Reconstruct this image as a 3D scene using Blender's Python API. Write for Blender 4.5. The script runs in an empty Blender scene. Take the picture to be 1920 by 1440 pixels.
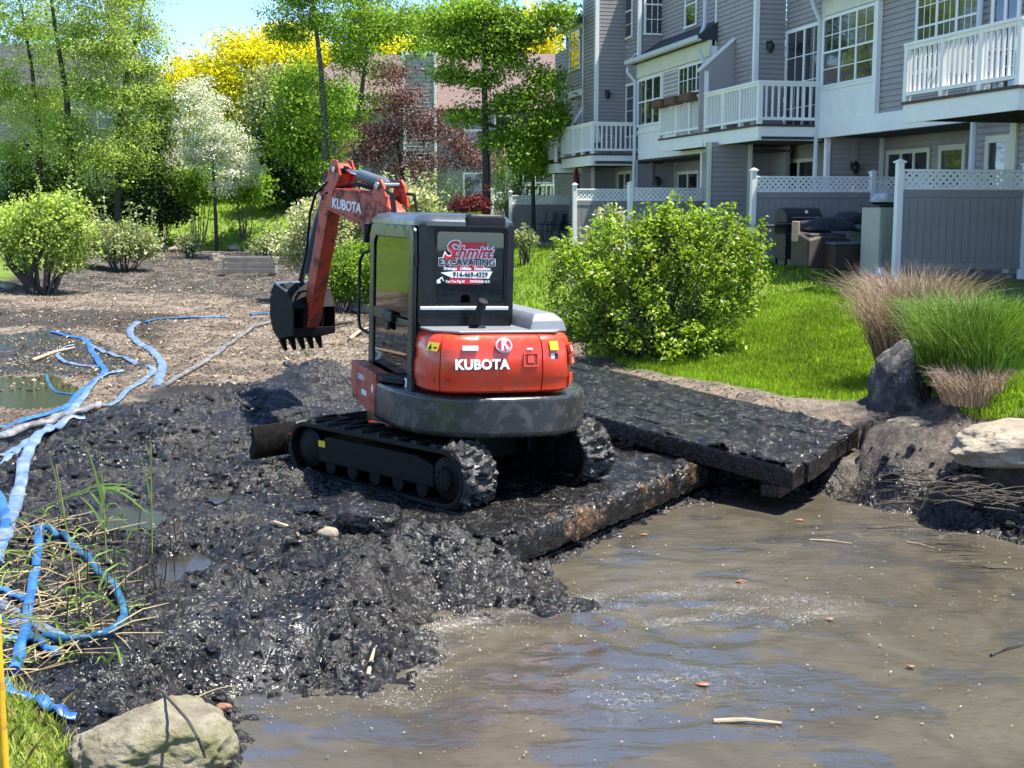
import bpy, bmesh, math, random
import numpy as np
from mathutils import Vector, Matrix, Euler
R = math.radians
random.seed(7); rng = np.random.default_rng(7)
scene = bpy.context.scene
col = scene.collection
# ---------------------------------------------------------------- camera, sky, sun, exposure
CAM_H, FPX, HOR = 2.6, 2400.0, 383.0
PITCH = math.atan((720 - HOR) / FPX)
cam_d = bpy.data.cameras.new("camera"); cam = bpy.data.objects.new("camera", cam_d); col.objects.link(cam)
cam_d.sensor_width = 36; cam_d.lens = FPX / 1920 * 36; cam_d.clip_end = 900; cam_d.clip_start = 0.1
cam.location = (0, 0, CAM_H); cam.rotation_euler = (math.pi / 2 - PITCH, 0, 0)
scene.camera = cam
SUN = Vector((0.36, -0.05, 0.93)).normalized()
world = bpy.data.worlds.new("World"); scene.world = world; world.use_nodes = True
wn = world.node_tree
sky = wn.nodes.new("ShaderNodeTexSky"); sky.sky_type = 'NISHITA'; sky.sun_disc = False
sky.sun_elevation = math.asin(SUN.z); sky.sun_rotation = math.atan2(SUN.x, SUN.y)
sky.air_density = 0.45; sky.dust_density = 0.0; sky.ozone_density = 2.2; sky.altitude = 300
bg = wn.nodes["Background"]; bg.inputs[1].default_value = 0.15
wn.links.new(sky.outputs[0], bg.inputs[0])
sun_d = bpy.data.lights.new("sun", 'SUN'); sun_d.energy = 4.0; sun_d.angle = R(0.55); sun_d.color = (1.0, 0.95, 0.87)
sun = bpy.data.objects.new("sun", sun_d); col.objects.link(sun)
sun.rotation_euler = SUN.to_track_quat('Z', 'Y').to_euler(); sun.location = (10, 0, 30)
scene.view_settings.view_transform = 'Standard'; scene.view_settings.look = 'None'
scene.view_settings.gamma = 1.0; scene.view_settings.exposure = 1.65; scene.view_settings.use_curve_mapping = False
scene.cycles.use_denoising = True
scene.cycles.max_bounces = 6; scene.cycles.transparent_max_bounces = 10
scene.cycles.caustics_reflective = False; scene.cycles.caustics_refractive = False
# ---------------------------------------------------------------- pixel -> place helpers (used only to find where things stand)
CP, SP = math.cos(PITCH), math.sin(PITCH)
def ray(x, y):
    a = (x - 960) / FPX; w = -(y - 720) / FPX
    return Vector((a, CP + w * SP, -SP + w * CP))
def pz(x, y, z):
    d = ray(x, y); return Vector((0, 0, CAM_H)) + d * ((z - CAM_H) / d.z)
def pd(x, y, Y):
    d = ray(x, y); return Vector((0, 0, CAM_H)) + d * (Y / d.y)
# ---------------------------------------------------------------- object helpers
def tag(o, label=None, cat=None, group=None, kind=None):
    if label: o['label'] = label
    if cat: o['category'] = cat
    if group: o['group'] = group
    if kind: o['kind'] = kind
    return o
def thing(name, label, cat, loc=(0, 0, 0), rz=0, group=None):
    o = bpy.data.objects.new(name, None); col.objects.link(o); o.empty_display_size = 0.2
    o.location = loc; o.rotation_euler = (0, 0, rz)
    return tag(o, label, cat, group)
class MB:
    def __init__(s): s.v = []; s.f = []
    def add(s, vs, fs, M=None):
        n = len(s.v)
        s.v += [tuple(M @ Vector(p)) if M is not None else tuple(p) for p in vs]
        s.f += [tuple(i + n for i in f) for f in fs]
        return s
    def box(s, lo, hi, M=None):
        x0, y0, z0 = lo; x1, y1, z1 = hi
        return s.add([(x0,y0,z0),(x1,y0,z0),(x1,y1,z0),(x0,y1,z0),(x0,y0,z1),(x1,y0,z1),(x1,y1,z1),(x0,y1,z1)],
                     [(0,3,2,1),(4,5,6,7),(0,1,5,4),(1,2,6,5),(2,3,7,6),(3,0,4,7)], M)
    def cbox(s, c, d, M=None):
        return s.box([c[i]-d[i]/2 for i in range(3)], [c[i]+d[i]/2 for i in range(3)], M)
    def bar(s, p, q, w, h=None, up=(0,0,1)):
        p = Vector(p); q = Vector(q); h = h or w
        d = (q-p); L = d.length; d.normalize(); u = Vector(up)
        r = d.cross(u)
        if r.length < 1e-4: r = d.cross(Vector((1,0,0)))
        r.normalize(); u = r.cross(d).normalized()
        vs = []
        for e in (p, q):
            for a, b in ((-1,-1),(1,-1),(1,1),(-1,1)): vs.append(e + r*(a*w/2) + u*(b*h/2))
        return s.add(vs, [(0,1,2,3),(7,6,5,4),(0,4,5,1),(1,5,6,2),(2,6,7,3),(3,7,4,0)])
    def tube(s, pts, r, n=8, cap=True, flat=None):
        pts = [Vector(p) for p in pts]; m = len(pts)
        rs = r if isinstance(r, (list, tuple)) else [r]*m
        vs = []; prev = None
        for i, p in enumerate(pts):
            d = (pts[min(i+1, m-1)] - pts[max(i-1, 0)])
            d = d.normalized() if d.length > 1e-9 else Vector((0,0,1))
            if prev is None:
                up = Vector((0,0,1)) if abs(d.z) < .95 else Vector((1,0,0))
                a = d.cross(up).normalized()
            else:
                a = prev - d*prev.dot(d)
                a = a.normalized() if a.length > 1e-6 else d.orthogonal().normalized()
            prev = a; b = a.cross(d)
            for k in range(n):
                t = 2*math.pi*k/n
                vs.append(p + (a*math.cos(t) + b*math.sin(t)*(flat if flat else 1))*rs[i])
        fs = [(i*n+k, i*n+(k+1)%n, (i+1)*n+(k+1)%n, (i+1)*n+k) for i in range(m-1) for k in range(n)]
        if cap: fs += [tuple(range(n))[::-1], tuple((m-1)*n+k for k in range(n))]
        return s.add(vs, fs)
    def prism(s, poly, axis, lo, hi, M=None):
        # poly: 2D outline, extruded along axis ('x','y','z')
        n = len(poly)
        def P(u, v, w): return {'x': (w,u,v), 'y': (u,w,v), 'z': (u,v,w)}[axis]
        vs = [P(u,v,lo) for u,v in poly] + [P(u,v,hi) for u,v in poly]
        return s.add(vs, [tuple(range(n))[::-1], tuple(range(n,2*n))] + [(i,(i+1)%n,(i+1)%n+n,i+n) for i in range(n)], M)
    def loft(s, rings, cap=True, M=None):
        n = len(rings[0]); vs = [p for r in rings for p in r]
        fs = [(i*n+k, i*n+(k+1)%n, (i+1)*n+(k+1)%n, (i+1)*n+k) for i in range(len(rings)-1) for k in range(n)]
        if cap: fs += [tuple(range(n))[::-1], tuple((len(rings)-1)*n+k for k in range(n))]
        return s.add(vs, fs, M)
    def lathe(s, prof, n=20, M=None, cap=True):
        rings = [[(r*math.cos(2*math.pi*k/n), r*math.sin(2*math.pi*k/n), z) for k in range(n)] for r, z in prof]
        return s.loft(rings, cap, M)
    def ringplate(s, outer, inner, lo, hi, axis, M=None):
        n = len(outer)
        def P(u, v, w): return {'x': (w,u,v), 'y': (u,w,v), 'z': (u,v,w)}[axis]
        vs = [P(*p,lo) for p in outer]+[P(*p,lo) for p in inner]+[P(*p,hi) for p in outer]+[P(*p,hi) for p in inner]
        fs = []
        for i in range(n):
            j = (i+1)%n
            fs += [(i,j,j+n,i+n),(i+2*n,i+3*n,j+3*n,j+2*n),(i,i+2*n,j+2*n,j),(i+n,j+n,j+3*n,i+3*n)]
        return s.add(vs, fs, M)
    def mesh(s, name, smooth=False):
        me = bpy.data.meshes.new(name); me.from_pydata(s.v, [], s.f); me.update()
        bm = bmesh.new(); bm.from_mesh(me); bmesh.ops.recalc_face_normals(bm, faces=bm.faces); bm.to_mesh(me); bm.free()
        if smooth: me.shade_smooth()
        return me
    def build(s, name, mat, parent=None, M=None, bevel=0, smooth=False, seg=2, loc=None):
        me = s.mesh(name, smooth or bevel > 0); me.materials.append(mat)
        o = bpy.data.objects.new(name, me); col.objects.link(o)
        if parent is not None: o.parent = parent
        if M is not None: o.matrix_local = M
        if loc is not None: o.location = loc
        if bevel:
            b = o.modifiers.new("bevel", 'BEVEL'); b.width = bevel; b.segments = seg; b.limit_method = 'ANGLE'; b.angle_limit = R(32)
            b.harden_normals = True
        elif smooth:
            try: me.set_sharp_from_angle(angle=R(40))
            except Exception: pass
        return o
def rrect(x0, y0, x1, y1, r, n=5):
    r = max(r, 1e-4); out = []
    for cx, cy, a0 in ((x1-r,y0+r,-90),(x1-r,y1-r,0),(x0+r,y1-r,90),(x0+r,y0+r,180)):
        for k in range(n+1):
            a = R(a0 + 90*k/n); out.append((cx+r*math.cos(a), cy+r*math.sin(a)))
    return out
def npmesh(name, verts, faces, mat, parent=None, smooth=False, k=None):
    """verts (n,3) array, faces (m,k) array"""
    me = bpy.data.meshes.new(name); verts = np.asarray(verts, np.float32); faces = np.asarray(faces, np.int32)
    m, k = faces.shape
    me.vertices.add(len(verts)); me.vertices.foreach_set("co", verts.ravel())
    me.loops.add(m*k); me.loops.foreach_set("vertex_index", faces.ravel())
    me.polygons.add(m); me.polygons.foreach_set("loop_start", np.arange(0, m*k, k, dtype=np.int32))
    try: me.polygons.foreach_set("loop_total", np.full(m, k, np.int32))
    except Exception: pass
    me.update(calc_edges=True)
    if smooth: me.polygons.foreach_set("use_smooth", np.ones(m, bool))
    me.materials.append(mat)
    o = bpy.data.objects.new(name, me); col.objects.link(o)
    if parent is not None: o.parent = parent
    return o
def link_copy(src, parent, loc=None, M=None):
    o = src.copy(); col.objects.link(o); o.parent = parent
    if loc is not None: o.location = loc
    if M is not None: o.matrix_local = M
    return o
def text(name, body, size, mat, parent, M, extrude=0.003, bold=0.0, shear=0.0, spacing=1.0, align='CENTER', width=None):
    c = bpy.data.curves.new(name, 'FONT'); c.body = body; c.size = size; c.extrude = extrude; c.offset = bold
    c.shear = shear; c.space_character = spacing; c.align_x = align; c.align_y = 'CENTER'; c.resolution_u = 3
    c.materials.append(mat)
    t_ = bpy.data.objects.new(name, c); col.objects.link(t_)
    me = bpy.data.meshes.new_from_object(t_); me.name = name; bpy.data.objects.remove(t_); bpy.data.curves.remove(c)
    if not me.materials: me.materials.append(mat)
    o = bpy.data.objects.new(name, me); col.objects.link(o); o.parent = parent; o.matrix_local = M
    return o
# ---------------------------------------------------------------- noise in numpy
_T = rng.random((256, 256)).astype(np.float64)
_J = rng.random((256, 256, 2))
def vnoise(x, y):
    xi = np.floor(x).astype(int); yi = np.floor(y).astype(int); fx = x-xi; fy = y-yi
    fx = fx*fx*fx*(fx*(fx*6-15)+10); fy = fy*fy*fy*(fy*(fy*6-15)+10)
    a = _T[xi&255, yi&255]; b = _T[(xi+1)&255, yi&255]; c = _T[xi&255, (yi+1)&255]; d = _T[(xi+1)&255, (yi+1)&255]
    return (a*(1-fx)+b*fx)*(1-fy)+(c*(1-fx)+d*fx)*fy
def fbm(x, y, o=4, g=.5):
    s = 0; a = 1; t = 0
    for k in range(o):
        s = s + a*(vnoise(x+17.3*k, y+9.1*k)-.5); t += a; a *= g; x = x*2.03; y = y*1.97
    return s/t*2
def ridged(x, y, o=4):
    s = 0; a = 1; t = 0
    for k in range(o):
        s = s + a*(1-np.abs(vnoise(x+31.7*k, y+5.3*k)*2-1)); t += a; a *= .5; x = x*2.1; y = y*2.1
    return s/t
def worley(x, y):
    xi = np.floor(x).astype(int); yi = np.floor(y).astype(int); best = np.full(np.shape(x), 9.0)
    for i in (-1,0,1):
        for j in (-1,0,1):
            p = _J[(xi+i)&255, (yi+j)&255]
            d = (xi+i+p[...,0]-x)**2 + (yi+j+p[...,1]-y)**2
            best = np.minimum(best, d)
    return np.sqrt(best)
def sstep(a, b, x):
    t = np.clip((x-a)/(b-a), 0, 1); return t*t*(3-2*t)
def sdpoly(X, Y, poly):
    """signed distance, positive inside"""
    d = np.full(np.shape(X), 1e9); ins = np.zeros(np.shape(X), bool); n = len(poly)
    for i in range(n):
        x0, y0 = poly[i]; x1, y1 = poly[(i+1)%n]
        ex, ey = x1-x0, y1-y0; t = np.clip(((X-x0)*ex+(Y-y0)*ey)/(ex*ex+ey*ey+1e-12), 0, 1)
        d = np.minimum(d, np.hypot(X-x0-t*ex, Y-y0-t*ey))
        c = ((y0 > Y) != (y1 > Y)); xx = ex*(Y-y0)/(ey if abs(ey) > 1e-12 else 1e-12)+x0
        ins ^= c & (X < xx)
    return np.where(ins, d, -d)
# ---------------------------------------------------------------- materials
def nodemat(name):
    m = bpy.data.materials.new(name); m.use_nodes = True; nt = m.node_tree
    return m, nt, nt.nodes["Principled BSDF"]
def N(nt, t, **kw):
    n = nt.nodes.new(t)
    for k, v in kw.items():
        if k.startswith('i_'):
            key = k[2:]; n.inputs[int(key) if key.isdigit() else key].default_value = v
        else: setattr(n, k, v)
    return n
def ramp(nt, src, stops, interp='LINEAR'):
    r = nt.nodes.new("ShaderNodeValToRGB"); r.color_ramp.interpolation = interp
    e = r.color_ramp.elements
    while len(e) < len(stops): e.new(0.5)
    for i, (p, c) in enumerate(stops):
        e[i].position = p; e[i].color = (c if len(c) == 4 else (*c, 1)) if isinstance(c, (tuple, list)) else (c, c, c, 1)
    nt.links.new(src, r.inputs[0]); return r.outputs[0]
def noise(nt, scale, detail=4, rough=.55, dist=0, coord=None, vec=None):
    n = N(nt, "ShaderNodeTexNoise"); n.inputs['Scale'].default_value = scale; n.inputs['Detail'].default_value = detail
    n.inputs['Roughness'].default_value = rough; n.inputs['Distortion'].default_value = dist
    if vec is None:
        c = N(nt, "ShaderNodeTexCoord"); vec = c.outputs[coord or 'Object']
    nt.links.new(vec, n.inputs['Vector']); return n.outputs[0]
def mix(nt, f, a, b, mode='MIX'):
    n = N(nt, "ShaderNodeMix", data_type='RGBA', blend_type=mode)
    for s, v in ((n.inputs[0], f), (n.inputs[6], a), (n.inputs[7], b)):
        if hasattr(v, 'links'): nt.links.new(v, s)
        else: s.default_value = v if not isinstance(v, tuple) else (v if len(v) == 4 else (*v, 1))
    return n.outputs[2]
def mathn(nt, op, a, b=0.0, clamp=False):
    n = N(nt, "ShaderNodeMath", operation=op, use_clamp=clamp)
    for s, v in ((n.inputs[0], a), (n.inputs[1], b)):
        if hasattr(v, 'links'): nt.links.new(v, s)
        else: s.default_value = v
    return n.outputs[0]
def bump(nt, bsdf, h, strength=.5, dist=.01, prev=None):
    b = N(nt, "ShaderNodeBump"); b.inputs['Strength'].default_value = strength; b.inputs['Distance'].default_value = dist
    nt.links.new(h, b.inputs['Height'])
    if prev is not None: nt.links.new(prev, b.inputs['Normal'])
    nt.links.new(b.outputs[0], bsdf.inputs['Normal']); return b.outputs[0]
def paint(name, c, rough=.4, var=.12, scale=6, bumpd=0, metal=0, dirt=None, dirt_amt=.5, spec=.5, coat=0, coord='Object', splat=0):
    m, nt, b = nodemat(name)
    n = noise(nt, scale, 5, .6, coord=coord)
    lo = tuple(x*(1-var) for x in c); hi = tuple(min(1, x*(1+var)) for x in c)
    cc = ramp(nt, n, [(.3, lo), (.7, hi)])
    if dirt:
        dn = ramp(nt, noise(nt, scale*1.7, 8, .7, coord=coord), [(.5, 0.0), (.5+.35*(1.05-dirt_amt), 1.0)])
        cc = mix(nt, dn, cc, dirt)
        rr = mathn(nt, 'ADD', mathn(nt, 'MULTIPLY', dn, .35), rough, True); nt.links.new(rr, b.inputs['Roughness'])
    else:
        rr = ramp(nt, noise(nt, scale*2.3, 4, coord=coord), [(.3, max(0, rough-.06)), (.7, min(1, rough+.08))]); nt.links.new(rr, b.inputs['Roughness'])
    if splat:
        sn = ramp(nt, noise(nt, 24, 5, .65, coord=coord), [(.665-.05*splat, 0.0), (.69-.05*splat, 1.0)])
        s2 = ramp(nt, noise(nt, 3, 3, .6, coord=coord), [(.42, .0), (.6, 1.0)])
        cc = mix(nt, mathn(nt, 'MULTIPLY', sn, s2), cc, (.045,.038,.030,1))
    nt.links.new(cc, b.inputs['Base Color']); b.inputs['Metallic'].default_value = metal
    b.inputs['Specular IOR Level'].default_value = spec; b.inputs['Coat Weight'].default_value = coat; b.inputs['Coat Roughness'].default_value = .12
    if bumpd: bump(nt, b, noise(nt, scale*6, 4, coord=coord), .6, bumpd)
    return m
def leafmat(name, dark, light, trans=.35, rough=.55, third=None):
    m, nt, b = nodemat(name)
    g = N(nt, "ShaderNodeNewGeometry")
    st = [(0.0, dark), (.6, light), (1.0, third or tuple(min(1, x*1.25) for x in light))]
    c = ramp(nt, g.outputs['Random Per Island'], st)
    n = noise(nt, .9, 3); cl = ramp(nt, n, [(.35, .68), (.65, 1.12)])
    c = mix(nt, 1.0, c, cl, 'MULTIPLY')
    nt.links.new(c, b.inputs['Base Color']); b.inputs['Roughness'].default_value = rough; b.inputs['Specular IOR Level'].default_value = .35
    t = N(nt, "ShaderNodeBsdfTranslucent"); nt.links.new(mix(nt, 1.0, c, (1.0, 1.05, .55, 1), 'MULTIPLY'), t.inputs[0])
    ms = N(nt, "ShaderNodeMixShader"); ms.inputs[0].default_value = trans
    nt.links.new(b.outputs[0], ms.inputs[1]); nt.links.new(t.outputs[0], ms.inputs[2])
    nt.links.new(ms.outputs[0], nt.nodes['Material Output'].inputs[0]); return m
def glassmat(name, tint=(.45,.55,.5), mixf=.12, rough=.02):
    m, nt, b = nodemat(name)
    t = N(nt, "ShaderNodeBsdfTransparent"); t.inputs[0].default_value = (*tint, 1)
    g = N(nt, "ShaderNodeBsdfGlossy"); g.inputs['Roughness'].default_value = rough
    f = N(nt, "ShaderNodeFresnel"); f.inputs[0].default_value = 1.5
    ff = mathn(nt, 'ADD', f.outputs[0], mixf-.04, True)
    ms = N(nt, "ShaderNodeMixShader"); nt.links.new(ff, ms.inputs[0]); nt.links.new(t.outputs[0], ms.inputs[1]); nt.links.new(g.outputs[0], ms.inputs[2])
    nt.links.new(ms.outputs[0], nt.nodes['Material Output'].inputs[0]); return m
M_ = {}
M_['orange'] = paint('orange_paint', (.74,.050,.013), .3, .07, 3, dirt=(.30,.08,.05), dirt_amt=.2, coat=.35, splat=.7)
M_['orange_dull'] = paint('weathered_orange_paint', (.46,.048,.02), .42, .2, 4, dirt=(.09,.035,.02), dirt_amt=.7, splat=1.3)
M_['cabdark'] = paint('dark_cab_paint', (.006,.007,.008), .24, .2, 4, dirt=(.020,.019,.017), dirt_amt=.3, spec=.28)
M_['roofgrey'] = paint('cab_roof_paint', (.045,.055,.065), .3, .1, 4, coat=.4)
M_['weight'] = paint('counterweight_paint', (.030,.031,.031), .24, .25, 5, dirt=(.10,.09,.08), dirt_amt=.5, coat=.15, splat=1)
M_['hood'] = paint('grey_hood_paint', (.2,.21,.225), .38, .1, 5)
M_['black'] = paint('black_plastic', (.008,.008,.009), .45, .2, 8, spec=.25)
M_['rubber'] = paint('muddy_rubber', (.004,.004,.004), .5, .3, 9, .004, dirt=(.018,.016,.014), dirt_amt=.4, spec=.25)
M_['rubbermud'] = paint('mud_caked_rubber', (.022,.021,.019), .22, .5, 12, .02, dirt=(.09,.083,.072), dirt_amt=.5)
M_['steeldark'] = paint('dark_steel', (.004,.004,.0045), .6, .3, 7, .002, dirt=(.016,.014,.012), dirt_amt=.4, spec=.22)
M_['steel'] = paint('worn_steel', (.34,.34,.35), .28, .25, 7, .002, metal=.8, dirt=(.1,.09,.08), dirt_amt=.5)
M_['cyl'] = paint('cylinder_grey_paint', (.10,.125,.15), .3, .1, 9)
M_['chrome'] = paint('chrome_rod', (.75,.77,.8), .12, .05, 9, metal=1)
M_['white_ink'] = paint('white_lettering', (.82,.82,.80), .45, .03, 9)
M_['red_ink'] = paint('red_vinyl', (.50,.012,.03), .4, .05, 9)
M_['black_ink'] = paint('black_vinyl', (.015,.015,.018), .4, .05, 9)
M_['yellow'] = paint('yellow_label', (.82,.58,.02), .45, .05, 9)
M_['silver'] = paint('silver_badge', (.55,.58,.62), .25, .05, 9, metal=.3)
M_['glass'] = glassmat('cab_glass', (.24,.31,.28), .06)
M_['lens'] = paint('lamp_lens', (.35,.36,.38), .15, .1, 20)
M_['seat'] = paint('black_seat_fabric', (.02,.02,.022), .8, .2, 20)
M_['siding'] = paint('grey_clapboard', (.335,.302,.288), .55, .09, 1.3, .002)
M_['trim'] = paint('white_trim', (.86,.84,.78), .5, .05, 2)
M_['cream'] = paint('cream_trim', (.70,.68,.52), .55, .05, 2)
M_['deck'] = paint('brown_deck_board', (.07,.035,.028), .6, .3, 6)
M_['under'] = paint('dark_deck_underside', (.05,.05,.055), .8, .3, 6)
M_['shingle'] = paint('dark_roof_shingle', (.04,.04,.045), .8, .35, 9, .004)
M_['pinkroof'] = paint('brown_roof_shingle', (.15,.10,.09), .85, .25, 5, .004)
M_['gutter'] = paint('white_gutter', (.6,.64,.66), .4, .05, 3)
M_['fencegrey'] = paint('grey_vinyl_plank', (.275,.255,.24), .5, .08, 2.0, .001)
M_['fencepost'] = paint('white_vinyl_post', (.84,.83,.78), .45, .05, 2)
M_['conc'] = paint('patio_concrete', (.25,.22,.19), .85, .25, 5, .004)
M_['wicker'] = None
M_['blackmetal'] = paint('black_powder_coat', (.016,.016,.018), .4, .2, 8)
M_['bark'] = paint('dark_bark', (.045,.038,.032), .9, .4, 9, .02)
M_['barkgrey'] = paint('grey_bark', (.11,.095,.085), .9, .4, 9, .02)
def winmat():
    m, nt, b = nodemat('dark_window_glass'); b.inputs['Roughness'].default_value = .03; b.inputs['Specular IOR Level'].default_value = .9
    n = noise(nt, 3.5, 2); nt.links.new(ramp(nt, n, [(.3,(.008,.009,.012)),(.7,(.035,.04,.045))]), b.inputs['Base Color'])
    bump(nt, b, noise(nt, .9, 2), .25, .02); b.inputs['Coat Weight'].default_value = .6; b.inputs['Coat Roughness'].default_value = .02
    return m
M_['pane'] = winmat()
# ================================================================ GROUND
WZ = -0.35
def W2(pts, z): return [tuple(pz(x, y, z)[:2]) for x, y in pts]
LAND = [(30,9.2),(6.0,10.2),(4.5,10.95),(4.0,11.5),(3.15,12.0),(2.75,12.7),(2.5,13.4),(1.7,14.4),(.9,15.6),(.1,17.0),(-.3,19.5),(-.9,23),(-3.2,27),(-4.6,33),(-6,42),(-7.5,50),(-10.5,57),(-16,60),(-30,60),(-90,60),(-90,240),(120,240),(120,9)]
LEFTB = [(-90,18),(-15.5,29),(-13.3,33.5),(-12.6,37),(-14,45),(-17,56),(-20,61),(-90,61)]
FORE = [(-2.95,6.9),(-2.35,6.35),(-1.95,5.7),(-1.35,5.1),(-1.15,3),(-1,-6),(-30,-6),(-30,7.5),(-4,7.2)]
BANKR = [(4.55,11.9),(4.3,12.6),(4.35,13.6),(4.1,14.6),(4.6,15.6),(14,18),(30,14),(30,9.0),(7,10.6),(5.3,11.4)]
WATER = W2([(1560,930),(1480,915),(1340,925),(1180,985),(1010,1065),(1050,1110),(1105,1135),(1080,1150),(1000,1142),(900,1150),(830,1150),(795,1180),(800,1230),(770,1290),(690,1310),(600,1300),(520,1300),(450,1320),(440,1380),(430,1460),(400,1800),(1100,2600),(2700,1800)], WZ) + [(30,4),(30,8.6),(6,9.9)] + W2([(1930,1018),(1850,1000),(1760,990),(1700,962),(1620,948)], WZ)
C1 = Vector((2.68,11.9,.10)); C2 = Vector((3.72,13.37,.25)); FB = Vector((.79,16.5,.60)); NB = C1 + FB - C2
SA = [(2.12,13.1),(-.10,9.70),(-2.62,11.30),(-.4,14.75)]
SB = [tuple(C1[:2]), tuple(C2[:2]), tuple(FB[:2]), tuple(NB[:2])]
nB = (C2-C1).cross(NB-C1).normalized()
def planeB(X, Y): return C1.z - (nB.x*(X-C1.x) + nB.y*(Y-C1.y))/nB.z
MOUNDS = [(430,770,.1,1.3,.9,.26),(300,800,.05,1.0,.7,.22),(560,740,.15,.8,.8,.30),(640,725,.2,.7,.5,.34),(200,880,0,.9,.6,.12),
          (680,975,.1,.34,.22,.22),(790,1010,.05,.4,.22,.20),(880,1035,.1,.38,.24,.30),(940,1070,0,.36,.2,.42),(850,1110,-.1,.5,.3,.30),(1010,1100,-.15,.36,.16,.36),(1060,1130,-.2,.22,.12,.22),
          (740,1060,0,.5,.4,.12),(720,1280,-.2,.5,.22,.14),(600,900,0,.6,.3,.05),(470,905,0,.5,.3,.08),(1870,930,-.1,.7,.4,.22),(1700,880,0,.6,.5,.12),(520,1010,0,.5,.3,.06)]
MW = [(pz(x,y,z), rx, ry, h) for x,y,z,rx,ry,h in MOUNDS]
PUD = [(W2([(-60,712),(95,706),(140,728),(158,748),(125,760),(60,766),(-60,756)], -.03), -.03),
       (W2([(300,1050),(375,1038),(395,1052),(370,1072),(330,1086),(300,1078)], -.06), -.075),
       (W2([(180,958),(235,942),(280,950),(305,968),(290,985),(245,992),(195,985)], -.05), -.07),
       (W2([(385,925),(425,918),(435,930),(405,940)], .0), -.02)]
SILT = W2([(-80,640),(110,625),(200,650),(300,690),(240,712),(120,705),(-80,708)], -.05)
SILT2 = W2([(330,1290),(420,1240),(560,1180),(640,1200),(560,1260),(440,1300)], -.2)
TAN = W2([(-200,562),(300,566),(520,578),(700,610),(720,705),(560,712),(440,720),(300,738),(200,775),(100,800),(-200,830)], -.05)
TAN2 = W2([(1290,690),(1660,745),(1640,800),(1620,830),(1560,925),(1700,960),(1760,880),(1780,820),(1660,740),(1300,730)], .2)
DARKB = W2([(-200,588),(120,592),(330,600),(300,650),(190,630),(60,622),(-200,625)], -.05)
def height(X, Y, detail=True):
    X = np.asarray(X, float); Y = np.asarray(Y, float)
    big = fbm(X*.35+3, Y*.35+7, 3)
    zb = -.05 + .50*sstep(15, 58, Y) + .07*big
    dL = sdpoly(X, Y, LAND) + .25*fbm(X*.8, Y*.8, 3)
    dl = sdpoly(X, Y, LEFTB)
    dF = sdpoly(X, Y, FORE)
    dW = sdpoly(X, Y, WATER) + .10*fbm(X*2.2+9, Y*2.2, 3)
    z = zb
    land = .02 + .34*sstep(-.3, 1.8, dL) + .88*sstep(1.8, 9, dL) + (.9*sstep(1, 6, dL)*sstep(50, 58, Y) + .8*sstep(60, 76, Y)*sstep(0, 5, dL))*sstep(-3,-9,X) + 1.0*sstep(60,76,Y)*sstep(-9,-3,X) + .05*big
    z = np.where(dL > -.3, np.maximum(z, zb + (land-zb)*sstep(-.3, .6, dL)), z)
    z = z + .5*sstep(-.6, 3, dl)
    dR = sdpoly(X, Y, BANKR) + .12*fbm(X*1.7, Y*1.7, 2)
    z = np.where(dR > -.2, np.maximum(z, z + (.84 - z)*sstep(-.2, .8, dR)*(Y < 22)), z)
    z = z + sstep(-.15, 1.6, dF)*(.32) + sstep(1.0, 4.5, dF)*.55
    for p, rx, ry, h in MW:
        q = ((X-p.x)/rx)**2 + ((Y-p.y)/ry)**2
        z = z + h*np.exp(-q*1.1)
    rampw = sstep(-.65, .02, dW)
    z = z*(1-rampw) + (WZ-.02)*rampw - .35*sstep(0, .8, dW)
    if detail:
        near = sstep(20, 17.6, Y)*sstep(-7.5, -6, X)
        lv = near*(1-sstep(.2, .8, dF))*(1-sstep(0, .25, dW))
        tan = sstep(-.1, .25, sdpoly(X, Y, TAN)); land_ = sstep(.6, 1.6, dL)
        silt = np.maximum(sstep(-.1,.3,sdpoly(X,Y,SILT)), (.65*sstep(-.15,.15,sdpoly(X,Y,SILT2))))
        mnd = 0
        for p, rx, ry, h in MW[:4]: mnd = mnd + np.exp(-(((X-p.x)/rx)**2+((Y-p.y)/ry)**2))
        tan = tan*(1-sstep(.25,.6,mnd))
        a = lv*(1-.8*tan)*(1-.93*silt)*(1-(.85 - .45*(Y < 14.5))*land_)
        patch = sstep(-.45, .35, fbm(X*1.1+5, Y*1.1+2, 3))
        wx = X + .10*fbm(X*4, Y*4, 3); wy = Y + .10*fbm(X*4+8, Y*4+3, 3)
        c1 = 1 - np.minimum(worley(wx*3.2, wy*3.2), 1)**2
        c2 = 1 - np.minimum(worley(wx*8.5+4, wy*8.5+1), 1)**2
        rg = ridged(wx*5+2, wy*5, 4); rg2 = ridged(wx*13, wy*13+4, 3)
        z = z + a*(.05*fbm(X*2.3, Y*2.3, 4) + (.25+.75*patch)*(.085*(c1-.6) + .050*(c2-.6) + .12*(rg-.55) + .07*(rg2-.5)) + .034*fbm(X*21, Y*21, 3))
        z = z + lv*tan*.02*fbm(X*7, Y*7, 4)
        mid = (1-near)*(1-land_)
        z = z + mid*(.05*fbm(X*1.5, Y*2.2, 4) + .03*(ridged(X*2.5, Y*3, 3)-.5))
    for poly, pzv in PUD:
        dp = sdpoly(X, Y, poly) + .05*fbm(X*5, Y*5, 3)
        z = np.where(dp > -.15, z*(1-sstep(-.15, .05, dp)) + (pzv-.02)*sstep(-.15, .05, dp), z)
    dA = sdpoly(X, Y, [(2.12,13.1),(.32,10.35),(-.15,10.75),(.1,11.6),(1.3,13.9)])
    z = np.where(dA > 0, np.minimum(z, -.34), np.where(dA > -.18, np.minimum(z, -.03), z))
    dB = sdpoly(X, Y, SB)
    z = np.where(dB > -.12, np.minimum(z, planeB(X, Y)-.26), z)
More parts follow.
